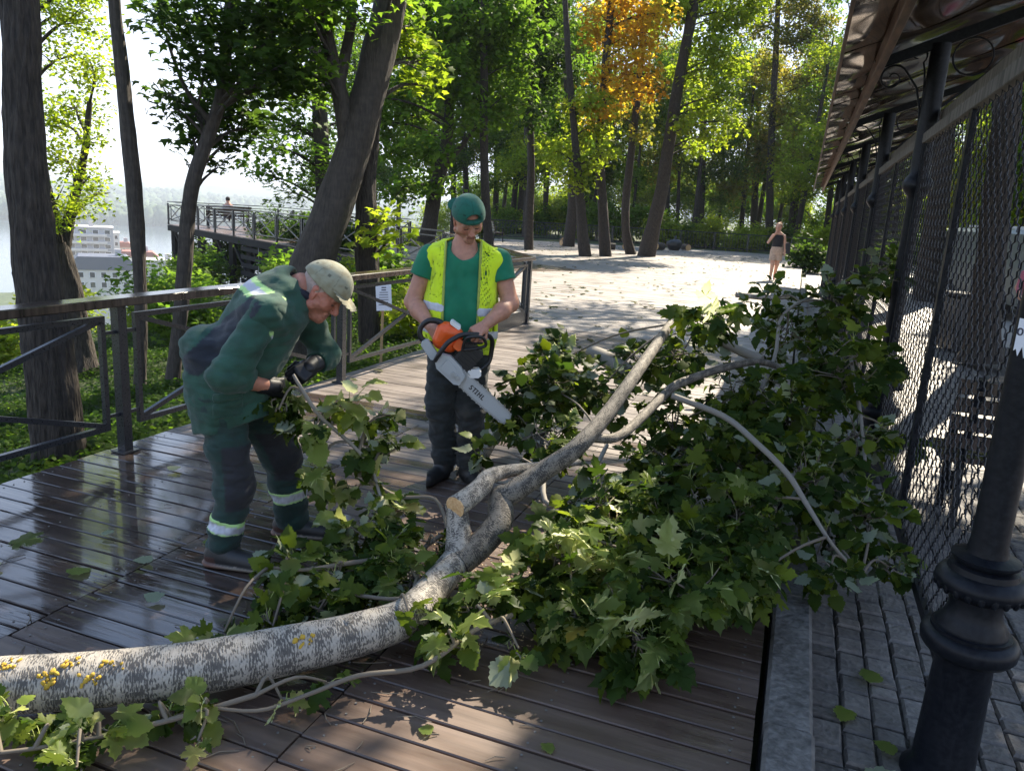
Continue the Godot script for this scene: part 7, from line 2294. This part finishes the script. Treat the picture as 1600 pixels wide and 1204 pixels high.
func building(called: String, label: String, x: float, z: float, top: float, w: float, d: float, floors: int, cols: int, wall: String, roof: String, pitch: float, balconies := 0) -> Node3D:
	var base := -67.0
	var h := 26.0
	var o := thing(called, label, "building", V(x, base, z), atan2(-x, -z))
	var hh := top - base
	var b := MB.new()
	b.box(Transform3D(Basis.IDENTITY, V(0, hh / 2, -d / 2)), V(w, hh, d))
	obj("wall", b.mesh(), M[wall], o)
	var up := Node3D.new()
	facade_at(o, w, minf(hh, floors * 3.4), hh, floors, cols, wall)
	b = MB.new()
	if pitch > 0.0:
		b.prism(PackedVector2Array([Vector2(-w / 2 - 0.5, 0.01), Vector2(w / 2 + 0.5, 0.01), Vector2(w / 2 - pitch, pitch), Vector2(-w / 2 + pitch, pitch)]), Transform3D(Basis.IDENTITY, V(0, hh, -d / 2)), d + 1.0)
	else:
		b.box(Transform3D(Basis.IDENTITY, V(0, hh + 0.3, -d / 2)), V(w + 0.8, 0.6, d + 0.8))
	var rf := obj("roof", b.mesh(), M[roof], o)
	b = MB.new()
	b.box(Transform3D(Basis.IDENTITY, V(w * 0.2, hh + maxf(pitch, 0.6) + 1.0, -d * 0.4)), V(2.0, 2.6, 2.0))
	obj("chimney", b.mesh(), M.facade_gray, rf)
	for i in balconies:
		b = MB.new()
		b.box(Transform3D(Basis.IDENTITY, V(w * 0.1, hh - 3.3 - i * 3.4, 0.8)), V(w * 0.62, 1.1, 1.6))
		obj("balcony", b.mesh(), M.facade_white, o)
	up.free()
	return o

func facade_at(o: Node3D, w: float, h: float, top: float, floors: int, cols: int, wall: String) -> void:
	var holder := obj("facade", null, null, o, Transform3D(Basis.IDENTITY, V(0, top - h, 0.02)))
	var b := MB.new()
	b.box(Transform3D(Basis.IDENTITY, V(0, h / 2, -0.2)), V(w * 0.99, h * 0.99, 0.42))
	holder.mesh = b.mesh()
	holder.material_override = M[wall]
	facade(holder, w, h, 0.02, floors, cols, M[wall])

func make_far_view() -> void:
	building("apartment_building", "gray apartment block with pale balcony bands in the hazy town below", -319.6, -272.5, -19.5, 30.0, 14.0, 7, 6, "facade_gray", "facade_white", 0.0, 6)
	building("town_house", "plain white building beside the apartment block in the hazy town below", -335.0, -300.5, -23.5, 15.0, 14.0, 6, 5, "facade_white", "facade_white", 0.0)
	building("town_house", "small pink house with a chimney near the river's bright water", -344.4, -319.9, -31.5, 13.0, 10.0, 3, 4, "facade_pink", "roof_red", 2.5)
	building("villa", "villa with a blue gray mansard roof in the town below the slope", -223.6, -200.0, -27.5, 24.0, 14.0, 2, 7, "facade_white", "roof_blue", 4.5)
	building("apartment_building", "pale block seen at the left of the thick leftmost trunk", -290.1, -200.9, -27.0, 10.0, 12.0, 6, 5, "facade_white", "facade_gray", 0.0)
	building("town_house", "pale flat roofed house by the river below the viewing platform", -246.5, -248.5, -28.5, 14.0, 12.0, 4, 5, "facade_gray", "facade_white", 0.0)
	building("town_house", "cream house between slender trunk and platform in the town below", -273.9, -263.4, -29.0, 16.0, 10.0, 4, 5, "facade_pink", "roof_red", 2.0)
	# trees among the houses, a mass in the haze
	var rng := RandomNumberGenerator.new()
	var xs: Array[Transform3D] = []; var cs := PackedColorArray()
	var tb := MB.new()
	for i in 4:
		tb.blob(V(rng.randf_range(-2, 2), 4.0 + rng.randf_range(-2, 3), rng.randf_range(-2, 2)), V(3.0, 4.0, 3.0), 6, 8, 0.5, i * 2.0)
	for i in 260:
		var d := rng.randf_range(120.0, 380.0)
		var a := rng.randf_range(-1.02, -0.62)
		var x := sin(a) * d; var z := -cos(a) * d
		xs.append(Transform3D(rot(0, rng.randf() * TAU, 0) * Basis.from_scale(Vector3.ONE * rng.randf_range(0.6, 1.2)), V(x, ground(x, z) - 1.0, z)))
		cs.append(Color(0.07, 0.1, 0.025) * rng.randf_range(0.7, 1.3))
	many("town_treetops_foliage", tb.mesh(), xs, cs, M.far_woods)

func bench(at: Vector3, turn: float, label: String, w := 1.6) -> void:
	var o := thing("bench", label, "bench", at, turn, "")
	for i in 4:
		var b := MB.new()
		b.bar(V(-w / 2, 0.45, -0.18 + i * 0.12), V(w / 2, 0.45, -0.18 + i * 0.12), 0.1, 0.035, 0.004)
		obj("seat_slat", b.mesh(), M.handrail_wood, o)
	for i in 4:
		var b := MB.new()
		b.bar(V(-w / 2, 0.58 + i * 0.12, -0.26 - i * 0.03), V(w / 2, 0.58 + i * 0.12, -0.26 - i * 0.03), 0.03, 0.09, 0.004)
		obj("back_slat", b.mesh(), M.handrail_wood, o)
	for s in [-1.0, 1.0]:
		var b := MB.new()
		var x: float = s * (w / 2 - 0.12)
		b.bar(V(x, 0, 0.2), V(x, 0.43, 0.16), 0.04, 0.05); b.bar(V(x, 0, -0.3), V(x, 0.43, -0.2), 0.04, 0.05); b.bar(V(x, 0.43, -0.2), V(x, 1.0, -0.36), 0.04, 0.05)
		b.bar(V(x, 0.41, -0.24), V(x, 0.41, 0.2), 0.04, 0.04); b.bar(V(x, 0.66, -0.28), V(x, 0.64, 0.2), 0.05, 0.03); b.bar(V(x, 0.43, 0.17), V(x, 0.64, 0.19), 0.04, 0.04)
		obj("leg", b.mesh(), M.cast_iron, o)
		var sc := spiral(V(0, 0, 0), 0.1, 0.02, 0.0, 1.4, 0.012)
		obj("scroll", sc.mesh(), M.cast_iron, o, Transform3D(rot(0, PI / 2, 0), V(x, 0.22, -0.02)))

func make_small_things() -> void:
	var rng := RandomNumberGenerator.new()
	# sawdust and chips round the cut, bits of twig on the boards
	var sd := MB.new()
	for i in 900:
		var a := rng.randf() * TAU
		var r := 0.55 * pow(rng.randf(), 0.7)
		var p := V(-1.25 + cos(a) * r * 1.3, 0.002, -2.95 + sin(a) * r)
		sd.box(Transform3D(rot(rng.randf(), rng.randf() * TAU, rng.randf()), p), V(rng.randf_range(0.003, 0.012), 0.002, rng.randf_range(0.002, 0.006)))
	obj("sawdust", sd.mesh(), M.sawdust).set_meta("kind", "stuff")
	var tb := MB.new()
	for i in 170:
		var p := V(rng.randf_range(-3.2, 0.0), 0.004, -1.5 - 7.0 * rng.randf() * rng.randf())
		var l := rng.randf_range(0.02, 0.13)
		var d := V(rng.randfn(), 0, rng.randfn()).normalized()
		tb.tube(PackedVector3Array([p, p + d * l * 0.5 + V(0, 0.004, 0) + d.cross(Vector3.UP) * l * 0.1, p + d * l]), PackedFloat32Array([0.002, 0.0022, 0.0012]), 4, false)
	obj("twig_litter", tb.mesh(), M.twig).set_meta("kind", "stuff")
	bench(V(-24.0, 0, -28.2), -2.33, "dark bench with a person on it, far out on the viewing platform", 1.9)
	bench(V(-17.2, 0, -25.6), -2.4, "dark slatted bench in the leaves at the inner end of the platform", 2.0)
	bench(V(1.75, -0.18, -5.6), PI, "dark iron bench with scrolled legs behind the near wire mesh panel", 1.5)
	bench(V(-14.4, 0, -36.0), 2.2, "dark bench by the far corner of the square, before the low fence", 2.2)
	# paper notice on a stake
	var o := thing("notice", "white paper notice on a thin wooden stake behind the railing", "sign", V(-4.3, ground(-4.3, -7.5), -7.5), 0.5)
	var b := MB.new()
	b.bar(V(0, -0.1, 0), V(0.015, 0.98, 0), 0.035, 0.03)
	obj("stake", b.mesh(), M.pale_wood, o)
	b = MB.new()
	b.box(Transform3D(rot(-0.1, 0, 0.06), V(0.02, 0.86, 0.03)), V(0.17, 0.3, 0.006))
	var pg := obj("sheet", b.mesh(), M.paper, o)
	b = MB.new()
	for i in 8:
		var w := 0.05 if i < 2 else rng.randf_range(0.09, 0.12)
		b.box(Transform3D(rot(-0.1, 0, 0.06), V(0.018, 0.965 - i * 0.027, 0.0235 + i * 0.0027)), V(w, 0.012 if i < 2 else 0.007, 0.003))
	obj("print", b.mesh(), M.ink, pg)
	# bird box
	o = thing("bird_box", "small wooden bird box strapped high on a trunk above the platform", "bird box")
	o.position = V(-11.55, 5.0, -15.0); o.rotation = V(0, 0.7, 0.12)
	b = MB.new()
	b.box(Transform3D.IDENTITY, V(0.2, 0.32, 0.2), 0.005)
	var bx := obj("box", b.mesh(), M.pale_wood, o)
	b = MB.new()
	b.box(Transform3D(rot(0.25, 0, 0), V(0, 0.19, 0.03)), V(0.26, 0.025, 0.3))
	obj("roof", b.mesh(), M.pale_wood, o)
	b = MB.new()
	b.lathe(PackedVector2Array([Vector2(0.026, 0), Vector2(0.026, 0.004), Vector2(0, 0.004)]), 12, Transform3D(rot(PI / 2, 0, 0), V(0, 0.06, 0.1)))
	obj("hole", b.mesh(), M.saw_black, bx)
	# yellow tag hanging under the platform
	o = thing("tag", "small yellow tag hanging on a string under the viewing platform", "tag", V(-18.2, -1.4, -22.9), 0.4)
	b = MB.new(); b.box(Transform3D.IDENTITY, V(0.14, 0.3, 0.02), 0.006)
	obj("plate", b.mesh(), M.yellow_tag, o)
	b = MB.new(); b.tube(pts([0, 0.14, 0, 0.02, 0.7, 0, 0, 1.2, 0]), PackedFloat32Array([0.006, 0.006, 0.006]), 4)
	obj("string", b.mesh(), M.white_paint, o)
	# a pale broken branch leaning in the platform railing
	o = thing("broken_branch", "pale broken branch lying on the platform beside the inner bench", "branch", V(-15.6, 0, -22.6))
	b = MB.new()
	var s := smooth(pts([-0.9, 0.05, 0.2, -0.4, 0.35, 0.0, 0.3, 0.5, -0.2, 0.9, 0.1, -0.3]), PackedFloat32Array([0.05, 0.09, 0.1, 0.07]), 4)
	b.tube(s[0], s[1], 8, true, 0.1)
	b.tube(pts([0.3, 0.5, -0.2, 0.7, 1.0, -0.1]), PackedFloat32Array([0.06, 0.03]), 6)
	obj("limb", b.mesh(), M.pale_wood, o)
	# logs and sacks under the trees on the square
	var lg := [[-8.6, -36.4, 0.16, 0.5, 0.3], [-6.9, -40.0, 0.2, 0.7, 1.2], [-5.9, -42.5, 0.17, 0.6, 2.2], [-10.9, -36.8, 0.15, 0.6, 0.9], [-11.2, -37.3, 0.2, 0.45, 2.0], [-8.3, -38.5, 0.14, 0.9, 1.7]]
	for q in lg:
		o = thing("log", own("%s sawn log lying under the trees on the square" % ("thick" if q[2] > 0.18 else "long thin" if q[3] > 0.8 else "short")), "log", V(q[0], q[2], q[1]), q[4], "sawn logs under the trees")
		b = MB.new(); b.tube(PackedVector3Array([V(-q[3] / 2, 0, 0), V(0, 0.01, 0), V(q[3] / 2, 0, 0)]), PackedFloat32Array([q[2], q[2] * 0.97, q[2] * 0.94]), 12, false, 0.05)
		obj("bark", b.mesh(), M.bark_smooth, o)
		for e in [-1.0, 1.0]:
			b = MB.new(); b.lathe(PackedVector2Array([Vector2(q[2] * 0.96, 0), Vector2(0, 0.004)]), 12, Transform3D(rot(0, 0, -PI / 2 * e), V(e * q[3] / 2, 0, 0)))
			obj("cut_face", b.mesh(), M.cut_wood, o)
	for q in [[-7.5, -41.0], [-6.4, -41.6]]:
		o = thing("rubbish_sack", ["black rubbish sack by the stout leaning trunk", "second black rubbish sack, farther from the stout leaning trunk"][0 if q[0] > -7.0 else 1], "sack", V(q[0], 0, q[1]), 0.0)
		b = MB.new(); b.blob(V(0, 0.28, 0), V(0.42, 0.32, 0.36), 10, 14, 0.25, q[0]); b.blob(V(0.05, 0.62, 0), V(0.09, 0.12, 0.09), 6, 8, 0.3, 2.0)
		obj("sack", b.mesh(), M.black_bag, o)
	# behind the mesh: a bin and a van
	o = thing("bin", "black square bin beside the old trunk behind the wire mesh", "bin", V(2.6, -0.18, -14.2), 0.3)
	b = MB.new(); b.box(Transform3D(Basis.IDENTITY, V(0, 0.45, 0)), V(0.5, 0.86, 0.5), 0.03)
	obj("body", b.mesh(), M.black_bag, o)
	b = MB.new(); b.box(Transform3D(Basis.IDENTITY, V(0, 0.915, 0)), V(0.56, 0.06, 0.56), 0.02)
	obj("lid", b.mesh(), M.rubber, o)
	van()
	# leaves lying loose
	var sp := [[-3.25, -2.35, 0.13, 0], [-3.05, -2.1, 0.07, 1], [-2.75, -2.2, 0.1, 1], [-2.55, -2.45, 0.08, 1], [-3.3, -3.4, 0.08, 1], [-2.45, -2.75, 0.07, 1], [-2.95, -2.55, 0.06, 1], [-2.25, -2.2, 0.08, 1], [-2.6, -4.6, 0.12, 0], [-2.4, -4.4, 0.1, 1], [-2.2, -5.1, 0.1, 1], [-2.7, -5.6, 0.12, 0], [0.45, -2.55, 0.12, 1], [0.55, -2.75, 0.08, 1], [0.4, -2.95, 0.09, 1], [0.6, -2.35, 0.08, 1], [-0.55, -2.05, 0.05, 1], [-0.9, -1.95, 0.05, 1], [1.15, -2.7, 0.09, 1], [1.0, -2.5, 0.1, 1], [0.52, -3.2, 0.1, 1], [-2.0, -1.9, 0.07, 1], [-1.9, -6.6, 0.12, 0], [-2.6, -7.3, 0.12, 0]]
	for i in sp.size():
		var q: Array = sp[i]
		var l := obj("fallen_leaf", leaf_poplar if q[3] == 1 else leaf_maple, null, null, Transform3D(rot(rng.randf_range(-0.1, 0.1), rng.randf() * TAU, rng.randf_range(-0.1, 0.1)) * Basis.from_scale(V(q[2], q[2] * 0.7, q[2]) * (1.0 if rng.randf() < 0.7 else 1.0)), V(q[0], 0.012 + (-0.172 if q[0] > 0.3 else 0.0), q[1])))
		if q[3] == 1 and rng.randf() < 0.45:
			l.transform.basis = l.transform.basis * rot(0, 0, PI)
			l.position.y += 0.012
		l.set_surface_override_material(0, M["leaf_%d" % (rng.randi() % 5)])
		var where := "on the setts beside the kerb" if q[0] > 0.3 else "on the wet boards left of the bending man" if q[0] < -2.4 and q[1] > -2.9 else "on the boards behind the bending man" if q[0] < -2.9 else "on the boards beyond the chainsaw man" if q[1] < -5.3 else "on the boards left of the chainsaw man" if q[1] < -4.0 else "on the sunny boards below the felled trunk" if q[1] > -2.15 else "on the boards by the bending man's shoes"
		tag(l, own("%s %s leaf lying %s" % ["large" if q[2] > 0.11 else "small" if q[2] < 0.075 else "middling", "round poplar" if q[3] == 1 else "lobed maple", where]), "leaf", "loose leaves on the ground")
	var xs: Array[Transform3D] = []; var cs := PackedColorArray()
	for i in 1500:
		var z := -6.0 - 36.0 * pow(rng.randf(), 0.9)
		var x0 := left_edge(z)
		var x := rng.randf_range(x0 + 0.1, 0.1)
		if lumps.get_noise_2d(x * 2.0, z * 2.0) + rng.randf() * 0.5 < 0.3 and rng.randf() < 0.93: continue
		var sz := rng.randf_range(0.05, 0.11)
		xs.append(Transform3D(rot(rng.randf_range(-0.3, 0.3), rng.randf() * TAU, rng.randf_range(-0.3, 0.3)) * Basis.from_scale(V(sz, sz, sz)), V(x, 0.015, z)))
		cs.append(Color(0.05, 0.08, 0.02).lerp(Color(0.16, 0.12, 0.04), rng.randf() * rng.randf()))
	many("leaf_litter", leaf_maple, xs, cs, null)

func van() -> void:
	var o := thing("van", "dark van with amber and red tail lamps parked behind the wire mesh", "van", V(5.6, -0.18, -20.5), 0.25)
	var b := MB.new()
	var prof := PackedVector2Array([Vector2(-0.95, 0.35), Vector2(0.95, 0.35), Vector2(1.0, 0.6), Vector2(0.98, 1.2), Vector2(0.88, 1.95), Vector2(0.75, 2.05), Vector2(-0.75, 2.05), Vector2(-0.88, 1.95), Vector2(-0.98, 1.2), Vector2(-1.0, 0.6)])
	b.prism(prof, Transform3D(Basis.IDENTITY, V(0, 0, -2.2)), 4.4)
	obj("body", b.mesh(), M.van_paint, o)
	b = MB.new(); b.box(Transform3D(rot(-0.08, 0, 0), V(0, 1.5, 0.0)), V(1.5, 0.62, 0.04), 0.01)
	obj("rear_window", b.mesh(), M.glass_dark, o)
	for s in [-1.0, 1.0]:
		b = MB.new(); b.box(Transform3D(Basis.IDENTITY, V(s * 0.82, 1.02, 0.01)), V(0.16, 0.14, 0.06), 0.01)
		obj("tail_lamp", b.mesh(), M.amber, o).set_meta("label", "amber lamp")
		b = MB.new(); b.box(Transform3D(Basis.IDENTITY, V(s * 0.82, 0.85, 0.01)), V(0.16, 0.18, 0.06), 0.01)
		obj("tail_lamp", b.mesh(), M.red_plastic, o).set_meta("label", "red lamp")
		for z in [-0.8, -3.4]:
			b = MB.new(); b.lathe(PackedVector2Array([Vector2(0, -0.11), Vector2(0.3, -0.11), Vector2(0.34, -0.08), Vector2(0.34, 0.08), Vector2(0.3, 0.11), Vector2(0, 0.11)]), 20, Transform3D(rot(0, 0, PI / 2), V(s * 0.92, 0.34, z)))
			var wl := obj("wheel", b.mesh(), M.rubber, o)
			b = MB.new(); b.lathe(PackedVector2Array([Vector2(0.2, 0), Vector2(0.19, 0.012), Vector2(0, 0.02)]), 14, Transform3D(rot(0, 0, -PI / 2 * s), V(s * (0.92 + 0.112), 0.34, z)))
			obj("rim", b.mesh(), M.steel, wl)
	b = MB.new(); b.box(Transform3D(Basis.IDENTITY, V(0, 0.5, 0.06)), V(1.9, 0.2, 0.14), 0.03)
	obj("bumper", b.mesh(), M.steel, o)
	b = MB.new()
	for x in [-0.6, 0.6]:
		b.bar(V(x, 2.1, -3.8), V(x, 2.1, -0.3), 0.05, 0.06)
	obj("roof_rail", b.mesh(), M.white_paint, o)
	var c := thing("traffic_cone", "red traffic cone standing on the roof of the dark van", "cone", o.transform * V(0.3, 2.06, -0.9))
	b = MB.new(); b.lathe(PackedVector2Array([Vector2(0.16, 0.03), Vector2(0.03, 0.5), Vector2(0, 0.5)]), 16)
	obj("cone", b.mesh(), M.red_plastic, c)
	b = MB.new(); b.box(Transform3D(Basis.IDENTITY, V(0, 0.015, 0)), V(0.38, 0.03, 0.38), 0.004)
	obj("base", b.mesh(), M.rubber, c)
